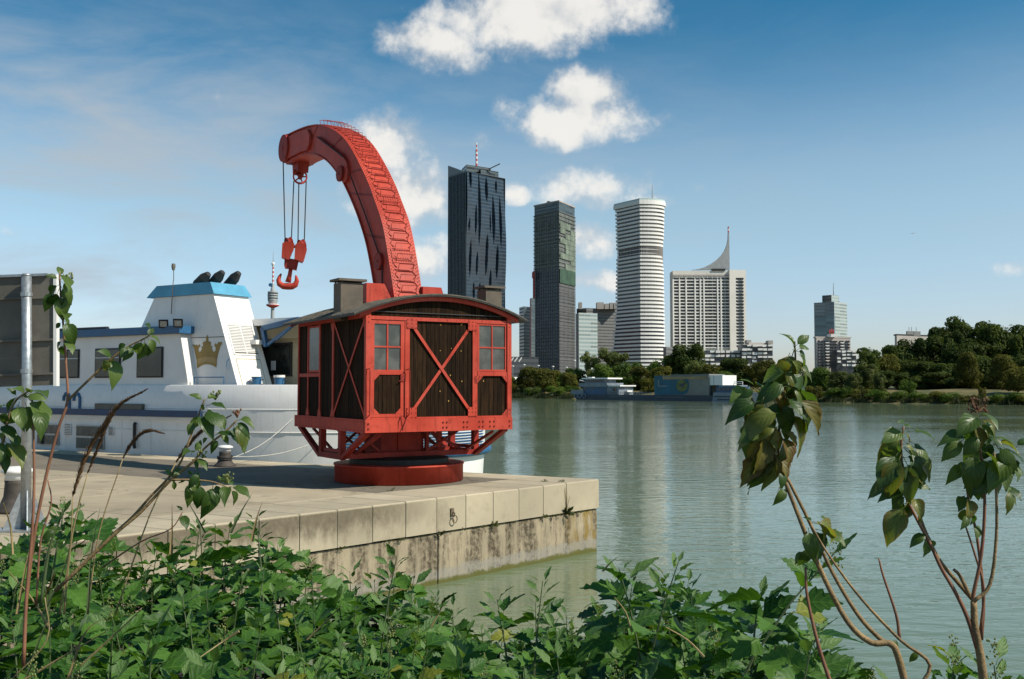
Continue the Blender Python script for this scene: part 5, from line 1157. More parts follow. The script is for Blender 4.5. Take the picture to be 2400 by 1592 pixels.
for i, (px, py, w_, k, off) in enumerate(sorted([(1210, 902, 40, 8, 6), (1250, 908, 44, 7, 5), (1300, 906, 50, 7, 5), (1340, 905, 40, 7, 6), (1390, 905, 44, 8, 10), (1480, 880, 60, 7, 12), (1520, 886, 50, 8, 9), (1905, 905, 60, 8, 5), (1950, 912, 70, 7, 4), (1985, 908, 40, 7, 5), (2020, 912, 60, 8, 4), (2060, 915, 60, 7, 3.5), (2128, 892, 42, 7, 7), (2100, 918, 60, 7, 3), (2150, 922, 60, 7, 3), (2190, 918, 60, 8, 3.5), (2230, 922, 60, 7, 3), (2270, 926, 50, 8, 3), (2300, 908, 22, 8, 6), (2330, 925, 50, 7, 3), (2370, 922, 60, 7, 3), (2410, 925, 60, 8, 3)])):
    tree(px, py, w_, k, off, f'{nth(i)} low green bush from the left along the far waterline', G3, 'riverside_bush', 'bush', zbase=gz(off) - .3)
# reeds: nobody could count them
mb = MB(); r_ = random.Random(5)
for _ in range(9000):
    px = r_.choice((r_.uniform(1175, 1345), r_.uniform(1750, 2450))); off = r_.uniform(.2, 4.5); p = bankpt(px, off); z = gz(off) - .1; h_ = r_.uniform(.8, 1.9) * (1 if off < 3.4 else .6) * (.6 + .4 * math.sin(px * .11)); a = r_.uniform(0, 6.28); w_ = r_.uniform(.06, .16); dx, dy = math.cos(a) * w_, math.sin(a) * w_
    lx, ly = r_.uniform(-.3, .3), r_.uniform(-.3, .3); mb.add([(p.x - dx, p.y - dy, z), (p.x + dx, p.y + dy, z), (p.x + lx, p.y + ly, z + h_)], [(0, 1, 2)])
tag(mb.build('reeds', leafmat('reed_leaves', (.030, .045, .012), (.075, .085, .025))), 'green reeds along the waterline of the far bank', None, kind='stuff')
# lamps
for i, (px, y0) in enumerate(((1202, 859), (1228.5, 856), (1262, 858), (1296, 860), (1328, 862), (2133, 885), (1347, 846))):
    Yl = 390 if px < 1400 else 250; p = at(px, y0, Yl); l_ = thing('street_lamp', 'white headed street lamp standing on the promenade of the far bank', 'street lamp', (p.x, p.y, GZ), 0, 'street lamps across the river')
    mb = MB(); mb.tube([(p.x, p.y, GZ), (p.x, p.y, p.z)], [.12, .08], 6); mb.build('pole', M_galv, l_, world=True)
    mb = MB(); mb.lathe([(.25, -.15), (.5, 0), (.5, .25), (.1, .35)], 8, p); mb.build('lamp_head', M_cw, l_, world=True)
pv_ = thing('riverside_kiosk', 'low white flat roofed kiosk behind the bushes right of the cabin', 'kiosk', (*gp(1212, 360), GZ), 0)
q = quadplan(1190, 362, 1194, 358, 1223, 362); walls(pv_, q, zt(893, 358), zt(884, 358), [M_cw], 'roof_band'); walls(pv_, offs(q, -.6), GZ, zt(893, 358), [M_win], 'glass_wall')
# --- barge along the bank
BO = BANK0 - BN * 9
def BG(t, o, z): p = BO + BD * t + BN * o; return Vector((p.x, p.y, z))
def bt(px, o=0.):
    k = (px - 1200) / F; x0, y0 = BO.x + BN.x * o, BO.y + BN.y * o; return (k * y0 - x0) / (BD.x - k * BD.y)
def bz_(py, t, o=0.): return zt(py, BG(t, o, 0).y)
M_bh = pbr('barge_hull_slate', (.035, .05, .062), .55, .25, .6, stretch=(1, 1, 3)); M_bl = pbr('barge_blue', (.04, .10, .19), .55, .2, .6); M_bg = pbr('barge_grey', (.19, .22, .25), .6, .15, .5); M_teal = pbr('teal_panel_paint', (.012, .105, .16), .6, .2, .3); M_pgrey = pbr('warm_grey_panel_paint', (.20, .195, .17), .6, .12, .3); M_pgreen = pbr('moss_green_panel_paint', (.13, .15, .03), .6, .2, .6)
barge = thing('cargo_barge', 'long slate blue barge with tug cabin and railings moored on the far bank', 'barge', BG(bt(1500), 3, 0), 0, 'vessels on the far bank')
def bbox(name, mat, px0, px1, y0, y1, o0, o1, par, tilt=0.):
    t0, t1 = bt(px0, o0), bt(px1, o0); z1, z0 = bz_(y0, t0, o0), bz_(y1, t0, o0); mb = MB(); mb.prism([(t0, o0), (t1, o0), (t1, o1), (t0, o1)], z0, z1, lambda u, v, w: BG(u, v, w)); return mb.build(name, mat, par, world=True)
t0, t1, tb = bt(1345), bt(1668), bt(1334)
mb = MB(); mb.prism([(t0, 0), (t1, 0), (t1, 7), (t0, 7), (tb, 3.5)], -.6, 1.45, lambda u, v, w: BG(u - (1.4 if (w < 0 and u < t0 + .1) else 0) * -1, v, w)); mb.build('hull', M_bh, barge, world=True)
bbox('bow_bulwark', M_bg, 1338, 1366, 914, 924, .05, 6.9, barge)
for x in (1350, 1358.5, 1369): 
    c = BG(bt(x, -.1), -.12, 1.05); mb = MB(); ax1 = Vector((BD.x, BD.y, 0)); mb.tube([c + ax1 * math.cos(a) * .7 + Vector((0, 0, .6 * math.sin(a))) for a in [i * 2 * math.pi / 12 for i in range(13)]], .16, 6); mb.build('tyre_fender', M_bg, barge, world=True)
dh = bbox('deck_cabin', M_bl, 1366, 1420, 906, 925, .4, 6.4, barge); ud = bbox('upper_deck', M_bg, 1357, 1422, 898, 907, .1, 6.6, barge)
whs = bbox('wheelhouse', M_bg, 1372, 1417, 889.5, 898.5, 1.2, 5.6, barge); bbox('wheelhouse_roof', M_cw, 1363, 1424, 886, 889.2, .5, 6.3, barge); bbox('radar', M_cw, 1379, 1388, 884, 886.2, 2, 3, barge)
for k in range(6): bbox('pane', M_glassd, 1374 + k * 7, 1379.5 + k * 7, 890.5, 895, 1.12, 1.19, whs)
for x in (1370, 1386): bbox('cabin_window', M_glassd, x, x + 4, 909, 914, .33, .39, dh)
ac = bbox('aft_cabin', M_bg, 1421, 1450, 905, 925, .6, 6.2, barge); bbox('aft_roof', M_cw, 1418, 1453, 903, 906, .3, 6.5, barge); bbox('cabin_window', M_glassd, 1436, 1444, 908, 916, .5, .59, ac)
for px0, px1, y in ((1421, 1452, 899), (1424, 1530, 919)):
    a, c = bt(px0, .3), bt(px1, .3); n = max(4, int((px1 - px0) / 6)); zt_, zb = bz_(y, a, .3), bz_(y + 5, a, .3)
    mb = MB(); mb.tube([BG(a, .3, zt_), BG(c, .3, zt_)], .05, 4); mb.tube([BG(a, .3, (zt_ + zb) / 2), BG(c, .3, (zt_ + zb) / 2)], .04, 4)
    for i in range(n + 1): t = lerp(a, c, i / n); mb.tube([BG(t, .3, zb), BG(t, .3, zt_)], .05, 4)
    mb.build('railing', M_bg, barge, world=True)
mb = MB(); mb.tube([BG(bt(1422), .2, bz_(903, bt(1422))), BG(bt(1438), .2, bz_(920, bt(1438)))], .16, 4); mb.build('stair', M_bg, barge, world=True)
mb = MB(); mb.tube([BG(bt(1366), 2, bz_(897, bt(1366))), BG(bt(1347), 2, bz_(891, bt(1347))), BG(bt(1346), 2, bz_(894, bt(1346)))], .12, 4); mb.build('boom_arm', M_cw, barge, world=True)
bbox('deck_box', M_cw, 1454, 1470, 915, 919.5, 3, 5, barge)
mb = MB(); a = bt(1427, -.02)   # unreadable pale script along the hull, as small strokes
for k in range(26): t = a + k * .22; mb.add([BG(t, -.03, 1.0 + rnd.uniform(-.1, .02)), BG(t + .12, -.03, 1.0 + rnd.uniform(-.05, .05)), BG(t + .16, -.03, 1.22 + rnd.uniform(-.05, .1)), BG(t + .08, -.03, 1.2)], [(0, 1, 2, 3)])
a = bt(1536, -.02)
for k in range(56): t = a + k * .17; mb.add([BG(t, -.03, .85 + rnd.uniform(-.15, .02)), BG(t + .08, -.03, .85 + rnd.uniform(-.05, .05)), BG(t + .12, -.03, 1.12 + rnd.uniform(-.05, .12)), BG(t + .06, -.03, 1.1)], [(0, 1, 2, 3)])
mb.build('hull_script', M_bg, barge, world=True)
box_ = thing('painted_box', 'large blue and grey painted exhibition box with green round emblem on the barge', 'container', BG(bt(1600), 3, 1.5), 0)
bx = bbox('box_body', M_pgrey, 1533, 1661, 881, 926, .3, 6.5, box_); bbox('box_roof', M_slabg, 1571, 1661, 878, 880.7, .2, 6.4, box_)
def bflat(name, mat, pts, o0, o1, par):
    mb = MB(); mb.prism([(bt(x, o1), bz_(y, bt(x, o1), o1)) for x, y in pts], o0, o1, lambda u, v, w: BG(u, w, v)); return mb.build(name, mat, par, world=True)
arc_ = [(1603 + 11.5 * math.cos(a) + 0, 903 + 21 * math.sin(a)) for a in [R(-75 + i * 10) for i in range(16)]]
bflat('teal_panel', M_teal, [(1533.5, 881.5), (1550, 881.5), (1556, 890), (1600, 890)] + arc_ + [(1600, 925.5), (1533.5, 925.5)], .24, .298, bx)
bflat('orange_lettering_band', pbr('ochre_lettering_paint', (.34, .24, .10), .6, .5, 3.5), [(1554, 884), (1655, 882.5), (1655, 888), (1554, 889.5)], .18, .297, bx)
bflat('emblem_disc', M_pgreen, [(1598 + 13 * math.cos(a), 904 + 14 * math.sin(a)) for a in [i * 2 * math.pi / 22 for i in range(22)]], .17, .235, bx)
bflat('emblem_fish', M_bh, [(1584, 897), (1592, 900), (1600, 899), (1608, 894), (1605, 902), (1600, 906), (1602, 911), (1596, 906), (1588, 905), (1594, 903)], .12, .165, bx)
bflat('pale_logo', M_bg, [(1542, 891), (1545, 891), (1545, 904), (1564, 904), (1564, 906.5), (1542, 906.5)], .18, .235, bx)
wcn = thing('white_container', 'white container on a dark stand at the end of the barge', 'container', BG(bt(1676), 3, 1.5)); bbox('container_body', M_cw, 1662, 1693, 880, 903, .6, 6, wcn); bbox('seam', M_pier, 1672, 1672.8, 881, 902, .55, .595, wcn)
for x in (1664, 1678, 1690): bbox('stand_leg', M_bh, x, x + 1.2, 903.2, 926, .7, 1.2, wcn)
yb = thing('work_boat', 'grey blue work boat with pale hull stripes at the right end of the barge', 'boat', BG(bt(1720), 3, 0), 0, 'vessels on the far bank')
t0, t1 = bt(1667), bt(1762); mb = MB(); mb.prism([(t0, 0), (t1 - 3, 0), (t1, 2.5), (t1 - 3, 5), (t0, 5)], -.5, bz_(920, t0), lambda u, v, w: BG(u + (.6 if w > 0 else 0), v, w)); mb.build('hull', M_bg, yb, world=True)
bbox('hull_stripe', M_bh, 1672, 1740, 928, 931, -.05, 0, yb); bbox('hull_stripe', M_bh, 1680, 1740, 935, 938, -.05, 0, yb)
bbox('cabin', M_bl, 1678, 1735, 906, 921, .6, 4.2, yb); bbox('cabin_roof', M_bg, 1684, 1728, 903, 906, .5, 4.4, yb)
for k in range(5): bbox('cabin_window', M_glassd, 1682 + k * 10, 1689 + k * 10, 910, 915, .5, .59, yb)
mb = MB(); a, c = bt(1712), bt(1734); mb.tube([BG(a, 1, bz_(903, a)), BG(a + .4, 1, bz_(895, a)), BG(c, 1, bz_(895, a)), BG(c, 1, bz_(903, a))], .08, 5); mb.tube([BG(a + .3, 1, bz_(899, a)), BG(c, 1, bz_(899, a))], .06, 5); mb.build('roll_bar', M_cw, yb, world=True)
mb = MB(); c = BG(bt(1748), -.1, bz_(915, bt(1748))); mb.tube([c + Vector((BD.x, BD.y, 0)) * .5 * math.cos(a) + Vector((0, 0, .5 * math.sin(a))) for a in [i * 2 * math.pi / 12 for i in range(13)]], .12, 5); mb.build('lifebuoy', M_redw, yb, world=True)
# ================================================================== NEAR BANK AND PLANTS
M_soil = pbr('dark_bank_soil', (.035, .028, .018), .95, .4, 4, .5, 20)
def ngz(x, y):
    """ground of the near bank"""
    d = max(0., (x + .88 * y) - (3.6 if x > -1 else 3.6 + (-1 - x) * 1.2))     # falls towards the water on the right
    z = ZQ + .42 - .16 * max(0, y - 2.5) - .42 * max(0, d - 2.)
    return max(z, -1.2) + .06 * math.sin(x * 3.1 + y * 2.3)
mb = MB(); mb.grid(lambda u, v: (lerp(-14, 12, u), lerp(-4, 15, v), ngz(lerp(-14, 12, u), lerp(-4, 15, v))), 70, 50)
tag(mb.build('ground', M_soil, smooth=True), 'dark soil of the overgrown near bank', kind='structure')
W_leaf = leafmat('goosefoot_leaves', (.018, .066, .008), (.075, .165, .022), .5, .3, veins=5., spec=.3, vs=.22)
W_top = leafmat('young_goosefoot_leaves', (.05, .11, .025), (.12, .20, .06), .55, .3, veins=5., spec=.3)
W_dark = leafmat('undergrowth_leaves', (.008, .028, .005), (.022, .06, .010), .7, .15, spec=.15)  # darkened green paints in the deep shade between the weeds
D_leaf = leafmat('dogwood_leaves', (.055, .095, .013), (.165, .19, .042), .4, .42, veins=5., arch=.55, vs=.15, edge=(.20, .14, .030), spec=.5)
D_leafg = leafmat('healthy_dogwood_leaves', (.032, .074, .010), (.105, .16, .034), .4, .42, veins=5., arch=.55, vs=.15, spec=.5)
D_yel = leafmat('withering_dogwood_leaves', (.13, .115, .020), (.30, .24, .07), .5, .45, veins=5., arch=.55, vs=.15, edge=(.16, .07, .02))
W_yel = leafmat('yellow_goosefoot_leaves', (.12, .15, .012), (.24, .25, .03), .5, .4, veins=5.)
S_bud = pbr('yellow_green_buds', (.17, .19, .05), .8, .3, 60)
S_green = pbr('green_stem', (.07, .10, .035), .6, .2, 10); S_red = pbr('red_brown_stem', (.22, .095, .05), .6, .25, 10); S_bark = pbr('shrub_bark', (.24, .155, .065), .75, .35, 12, .3, 60); S_dry = pbr('dry_grass_stem', (.26, .19, .08), .7, .2, 10); S_plume = pbr('brown_grass_plume', (.17, .085, .03), .85, .4, 30)
def leafmesh(name, mat, prof, droop, fold, seed, tooth=0., curl=0.):
    """leaf of length 1 along +Y, upper side +Z; prof: list of (t, half width)"""
    r_ = random.Random(seed); mb = MB(); n = len(prof); us = (-1, -.5, 0, .5, 1); sidew = r_.uniform(-.04, .04); wav = [r_.uniform(-1, 1) for _ in range(n)]
    P_ = []
    for i, (t, w) in enumerate(prof):
        y = t * (1 - .18 * droop * t); z0 = -droop * .55 * t * t + .02
        for u in us:
            ww = w * (1 + (tooth * (1 if i % 2 else -1) if abs(u) == 1 else 0)); x = u * ww + sidew * t
            z = z0 + fold * abs(u) * w - curl * (u * u) * w + (.035 * wav[i] * u if abs(u) == 1 else 0)
            P_.append((x, y + (.04 if (abs(u) == 1 and i % 2 and tooth) else 0), z))
    mb.v = P_
    for i in range(n - 1):
        for j in range(4):
            a = i * 5 + j; mb.uv[len(mb.f)] = [((us[j] + 1) / 2, prof[i][0]), ((us[j + 1] + 1) / 2, prof[i][0]), ((us[j + 1] + 1) / 2, prof[i + 1][0]), ((us[j] + 1) / 2, prof[i + 1][0])]
            mb.f.append((a, a + 1, a + 6, a + 5)); mb.mi.append(0)
    st = len(mb.f); mb.tube([(0, -.26, -.03), (0, 0, .0)], .012, 4)   # leaf stalk
    return mb.mesh(name, mat, smooth=True)
GOO = [(0, .03), (.10, .17), (.20, .30), (.30, .36), (.38, .34), (.47, .31), (.56, .24), (.65, .22), (.74, .15), (.83, .12), (.92, .055), (1, .004)]
GOON = [(0, .02), (.12, .10), (.24, .17), (.36, .20), (.48, .19), (.60, .16), (.72, .12), (.84, .08), (.93, .04), (1, .004)]
DOG = [(0, .03), (.07, .12), (.16, .205), (.28, .265), (.42, .28), (.56, .255), (.70, .195), (.82, .115), (.91, .055), (1, .004)]
GL = [leafmesh('leaf', W_leaf, GOO, dr, fo, i, .11) for i, (dr, fo) in enumerate(((.2, .2), (.5, .3), (.8, .1), (-.1, .35), (.35, .12), (.6, .45)))]
GN = [leafmesh('leaf', W_leaf, GOON, dr, fo, 70 + i, .14) for i, (dr, fo) in enumerate(((.3, .3), (.6, .2), (.0, .4)))]
GT = [leafmesh('leaf', W_top, GOON, dr, fo, 20 + i, .08) for i, (dr, fo) in enumerate(((-.2, .3), (.1, .4), (.3, .2)))]
GY = leafmesh('leaf', W_yel, GOO, .6, .2, 31, .1)
DL = [leafmesh('leaf', D_leafg, DOG, dr, fo, 40 + i, 0, cu_) for i, (dr, fo, cu_) in enumerate(((.6, .35, .1), (1.1, .25, .4), (.8, .55, .0), (1.6, .3, .4), (1.3, .6, .2)))]
DLE = [leafmesh('leaf', D_leaf, DOG, dr, fo, 50 + i, 0, cu_) for i, (dr, fo, cu_) in enumerate(((.9, .45, .1), (1.4, .2, .5), (1.7, .5, .2), (1.1, .7, .0)))]
DLY = [leafmesh('leaf', D_yel, DOG, dr, fo, 60 + i, .06, cu_) for i, (dr, fo, cu_) in enumerate(((1.0, .5, .0), (1.4, .2, .5), (.7, .7, .0)))]
def frame(p, d, n, L):
    d = Vector(d).normalized(); n = Vector(n); n = (n - d * n.dot(d))
    n = n.normalized() if n.length > 1e-3 else d.orthogonal().normalized(); x = d.cross(n)
    return Matrix(((x.x * L, d.x * L, n.x * L, p.x), (x.y * L, d.y * L, n.y * L, p.y), (x.z * L, d.z * L, n.z * L, p.z), (0, 0, 0, 1)))
def put(me, par, p, d, n, L):
    """leaf blade starting at world point p, pointing along d, upper side n"""
    M = frame(Vector(p) + Vector(d).normalized() * .22 * L, d, n, L); link('leaf', me, par, WM[par].inverted() @ M)
# ---------------- goosefoot weeds
OUTL = [(0, 1245), (60, 1235), (130, 1195), (175, 1190), (215, 1255), (300, 1275), (360, 1262), (420, 1250), (470, 1235), (520, 1238), (580, 1215), (615, 1212), (640, 1262), (700, 1270), (745, 1290), (780, 1330), (840, 1345), (880, 1345), (930, 1320), (960, 1350), (1000, 1372), (1040, 1380), (1090, 1420), (1130, 1445), (1200, 1440), (1245, 1400), (1285, 1375), (1320, 1440), (1370, 1450), (1410, 1400), (1450, 1345), (1500, 1335), (1560, 1340), (1600, 1335), (1660, 1360), (1700, 1420), (1740, 1475), (1800, 1470), (1850, 1440), (1900, 1430), (1960, 1420), (2010, 1490), (2060, 1560), (2150, 1560), (2250, 1575), (2400, 1600)]
def weed(px, py, Y, H, seed, label, lean=0., leafs=24, Lmax=.15, group='goosefoot weeds in the foreground'):
    r_ = random.Random(seed); top = at(px, py, Y); a = r_.uniform(0, 6.28); ln = Vector((lean + r_.uniform(-.12, .12), r_.uniform(-.12, .12), 0))
    base = top - Vector((ln.x * H, ln.y * H, H)); w = thing('goosefoot_weed', label, 'weed', base, 0, group)
    def pt(t): return base + Vector((ln.x * H * t * t, ln.y * H * t * t, H * t))
    mb = MB(); mb.tube([pt(k / 5) for k in range(6)], [.006, .0055, .005, .004, .003, .0015], 5); mb.build('stem', S_green, w, world=True)
    kind_ = r_.choice((0, 0, 0, 1, 1, 2)); Lp = Lmax * (r_.uniform(.85, 1.1), r_.uniform(.6, .75), r_.uniform(1.25, 1.5))[kind_]; spike = r_.random() < .25; G_ = GN if kind_ == 1 else GL
    w['label'] = ('', 'narrow leaved ', 'broad leaved ')[kind_] + ('flowering ' if spike else '') + label 
    for i in range(leafs):
        t = lerp(.30, .99, (i / (leafs - 1)) ** .75); a += 2.4 + r_.uniform(-.5, .5); q = max(0, (t - .62) / .37)
        L = lerp(Lp, .05, q) * r_.choice((.5, .7, .85, 1., 1.1, 1.45)); up = lerp(.0, 1.0, q ** 1.3) + r_.uniform(-.35, .3)
        d = Vector((math.cos(a), math.sin(a), up)); n = Vector((-math.cos(a) * up * .8, -math.sin(a) * up * .8, 1)) + Vector((r_.uniform(-.9, .9), r_.uniform(-1.1, .6), 0))
        me = r_.choice(G_) if t < .9 else r_.choice(GT)
        if r_.random() < .012: me = GY
        br = pt(t) + Vector((d.x, d.y, up * .5)) * (r_.uniform(.0, .13) if t < .75 else r_.uniform(0, .02))
        put(me, w, br, d, n, L)
    if spike:
        mb = MB(); p = pt(1.0)
        for _ in range(48): hz_ = r_.uniform(-.05, .06); q = p + Vector((r_.gauss(0, .011 - .09 * max(0, hz_)), r_.gauss(0, .011 - .09 * max(0, hz_)), hz_)); mb.ball(q, r_.uniform(.0018, .0036), 5, 3)
        mb.build('flower_spike', S_bud, w, world=True, kind='stuff')
    return w
r_ = random.Random(21); nW = 0
def wlab(px, Y):
    a = 'near the bottom edge' if Y < 3.0 else ('in the middle rows' if Y < 4.1 else 'in the back row')
    for x, t in ((170, 'below the sign post'), (420, 'below the brown grass plumes'), (760, 'below the quay coping'), (1060, 'before the stained quay wall'), (1400, 'before the quay wall reflection'), (1760, 'before the open river'), (9999, 'around the two right dogwoods')):
        if px < x: return f'goosefoot weed {t}, {a}'
rows = [(5.2, 0.0, 58, 22), (4.5, .16, 62, 24), (3.8, .34, 66, 24), (3.2, .54, 74, 24), (2.7, .78, 84, 24)]
for Y, f, stp, nl in rows:
    px = -30 + r_.uniform(0, stp)
    while px < 2440:
        yo = interp(OUTL, px); py = lerp(yo, 1640, f) + r_.uniform(-6, 40)
        if yo > 1540 and f < .3: px += stp; continue
        if px > 1720 and f < .25 and r_.random() < .4: px += stp; continue
        if px > 2050 and (f < .5 or r_.random() < .5): px += stp; continue
        Yw = Y + r_.uniform(-.3, .3)
        weed(px, py, Yw, r_.uniform(.45, .68), 1000 + nW, wlab(px, Y), leafs=nl, Lmax=.105 + .012 * Y); nW += 1; px += stp * r_.uniform(.65, 1.35)
for px, py, Y, H, lab, lean in ((600, 1212, 4.6, .6, 'goosefoot weed reaching up against the quay wall below the dogwood branch', .0), (930, 1305, 3.9, .6, 'goosefoot weed whose top stands against the stained quay wall', .03), (1272, 1362, 3.4, .62, 'goosefoot weed standing alone before the green wall reflection', .02), (1450, 1330, 3.3, .62, 'left of the two tall goosefoot weeds before the river', -.08), (1590, 1318, 3.2, .66, 'tallest goosefoot weed before the river, leaning right', .22), (1778, 1395, 3.0, .6, 'slender goosefoot weed left of the bare dogwood stems', .0), (1960, 1290, 2.9, .75, 'goosefoot weed with toothed leaves leaning behind the dogwood stems', .45), (1165, 1405, 3.5, .55, 'goosefoot weed in front of the foot of the quay wall', 0), (470, 1228, 4.8, .55, 'goosefoot weed with upright leaves at the edge of the quay', 0), (150, 1195, 3.6, .6, 'goosefoot weed at the foot of the red dogwood stem', .1), (1905, 1500, 2.6, .5, 'low goosefoot weed right of the bare stem', .1), (2330, 1560, 2.4, .5, 'low goosefoot weed at the foot of the right dogwood', .0), (2240, 1545, 2.5, .5, 'low goosefoot weed between the two right dogwoods', .1)):
    weed(px, py, Y, H, 2000 + int(px), lab, lean, 28, .14)
for i, (x0, y0, x1, y1, Y) in enumerate(((60, 1592, 250, 1480, 2.6), (190, 1560, 330, 1430, 2.8), (30, 1300, 8, 1180, 2.5), (1010, 1470, 1042, 1400, 3.4), (720, 1500, 800, 1420, 3.2), (1480, 1480, 1440, 1400, 3.0), (120, 1480, 20, 1340, 2.7), (560, 1480, 470, 1540, 2.6), (1650, 1540, 1560, 1470, 2.6))):
    S_ = spline([at(x0, y0, Y), at((x0 + x1) / 2 + 6, (y0 + y1) / 2 - 5, Y), at(x1, y1, Y - .05)], 3); mb = MB(); mb.tube(S_, [lerp(.0035, .0012, k / (len(S_) - 1)) for k in range(len(S_))], 5)
    tag(mb.build('dead_stem', S_dry), ('dry tan dead stem leaning through the weeds at the bottom left', 'dry tan dead stem below the brown grass plumes', 'dry dead stem at the left edge beside the sign post', 'dry dead stem before the foot of the quay wall', 'dry dead stem before the quay coping blocks', 'dry dead stem left of the tallest weed', 'dry dead stem leaning left below the sign post', 'nearly flat dry dead stem among the lowest weeds', 'dry dead stem leaning left before the river')[i], 'dead stem', 'dead stems among the weeds')
# undergrowth that fills the gaps, its leaf colour darkened as shade
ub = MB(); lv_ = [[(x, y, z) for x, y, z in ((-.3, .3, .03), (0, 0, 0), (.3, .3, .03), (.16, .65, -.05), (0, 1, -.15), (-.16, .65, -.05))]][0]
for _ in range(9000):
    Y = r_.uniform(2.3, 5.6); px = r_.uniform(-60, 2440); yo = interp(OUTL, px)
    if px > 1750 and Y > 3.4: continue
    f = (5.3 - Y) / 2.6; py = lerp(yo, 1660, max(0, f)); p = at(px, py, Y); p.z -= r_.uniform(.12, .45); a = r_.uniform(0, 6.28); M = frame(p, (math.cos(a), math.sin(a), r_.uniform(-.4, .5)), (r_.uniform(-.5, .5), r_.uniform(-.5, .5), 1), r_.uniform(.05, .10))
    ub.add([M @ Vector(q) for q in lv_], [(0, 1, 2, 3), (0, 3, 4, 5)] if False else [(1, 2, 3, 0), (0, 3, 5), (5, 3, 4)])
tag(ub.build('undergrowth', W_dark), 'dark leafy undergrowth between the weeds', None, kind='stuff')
# ---------------- dogwood shrubs
def stem(par, pts, r0, r1, mat, Y):
    P_ = [at(q[0], q[1], q[2] if len(q) > 2 else Y) for q in pts]; S_ = spline(P_, 4); n = len(S_); mb = MB(); mb.tube(S_, [lerp(r0, r1, i / (n - 1)) for i in range(n)], 7); return mb.build('stem', mat, par, smooth=True, world=True)
def dleaf(par, Y, x0, y0, x1, y1, me, face=0., out=0., dY=0.):
    """leaf from pixel (x0,y0) to tip (x1,y1); face turns the upper side (0 towards the camera, +1 up); out moves the tip towards the viewer"""
    p = at(x0, y0, Y + dY); q = at(x1, y1, Y + dY - out); d = q - p; L = d.length / 1.18; view = -(p - Vector((0, 0, CAMZ))).normalized()
    n = view.lerp(Vector((.45, -.2, 1)), min(1, .3 + .7 * face)) + Vector((r_.uniform(-.25, .45), 0, 0)); put(me, par, p - d * .02, d, n, max(L, .012))
def cluster(par, Y, pts, r_, meshes, Lpx=(60, 110), dens=2, face=(.1, .9), spread=1.):
    """opposite drooping leaves along a stem through the pixel points"""
    S_ = spline([Vector((x, y)) for x, y in pts], 3)
    for i, s_ in enumerate(S_):
        for k in range(dens):
            sgn = 1 if (i + k) % 2 else -1; a = r_.uniform(.2, 1.25) * spread; L = r_.uniform(*Lpx)
            dleaf(par, Y, s_.x, s_.y, s_.x + sgn * math.cos(a) * L, s_.y + math.sin(a) * L * r_.uniform(.3, 1.1), r_.choice(meshes), r_.uniform(*face), r_.uniform(-.04, .05), r_.uniform(-.03, .03))
G4 = 'dogwood shrubs in the foreground'; r_ = random.Random(77)
# right shrub with yellowing leaves
Y = 1.75; s1 = thing('dogwood_shrub', 'tall dogwood with curled yellowing leaves leaning over the river', 'shrub', at(2125, 1640, Y), 0, G4)
stem(s1, [(2130, 1640), (2105, 1540), (2085, 1508), (2040, 1505), (1985, 1455), (1920, 1330), (1860, 1180), (1826, 1095), (1785, 1000), (1760, 930)], .0068, .0024, S_bark, Y)
stem(s1, [(2088, 1512), (2060, 1495), (2010, 1440), (1950, 1340), (1900, 1230), (1850, 1130), (1825, 1080), (1832, 950), (1862, 860), (1862, 800)], .0045, .0016, S_bark, Y + .03)
stem(s1, [(2130, 1640), (2180, 1560), (2110, 1500), (2020, 1405), (1945, 1305), (1900, 1230)], .0036, .0016, S_bark, Y - .05); stem(s1, [(1960, 1640), (1920, 1520), (1892, 1400), (1888, 1330)], .004, .002, S_red, Y); stem(s1, [(2108, 1495), (2100, 1440), (2070, 1350), (2060, 1310)], .003, .0015, S_red, Y)
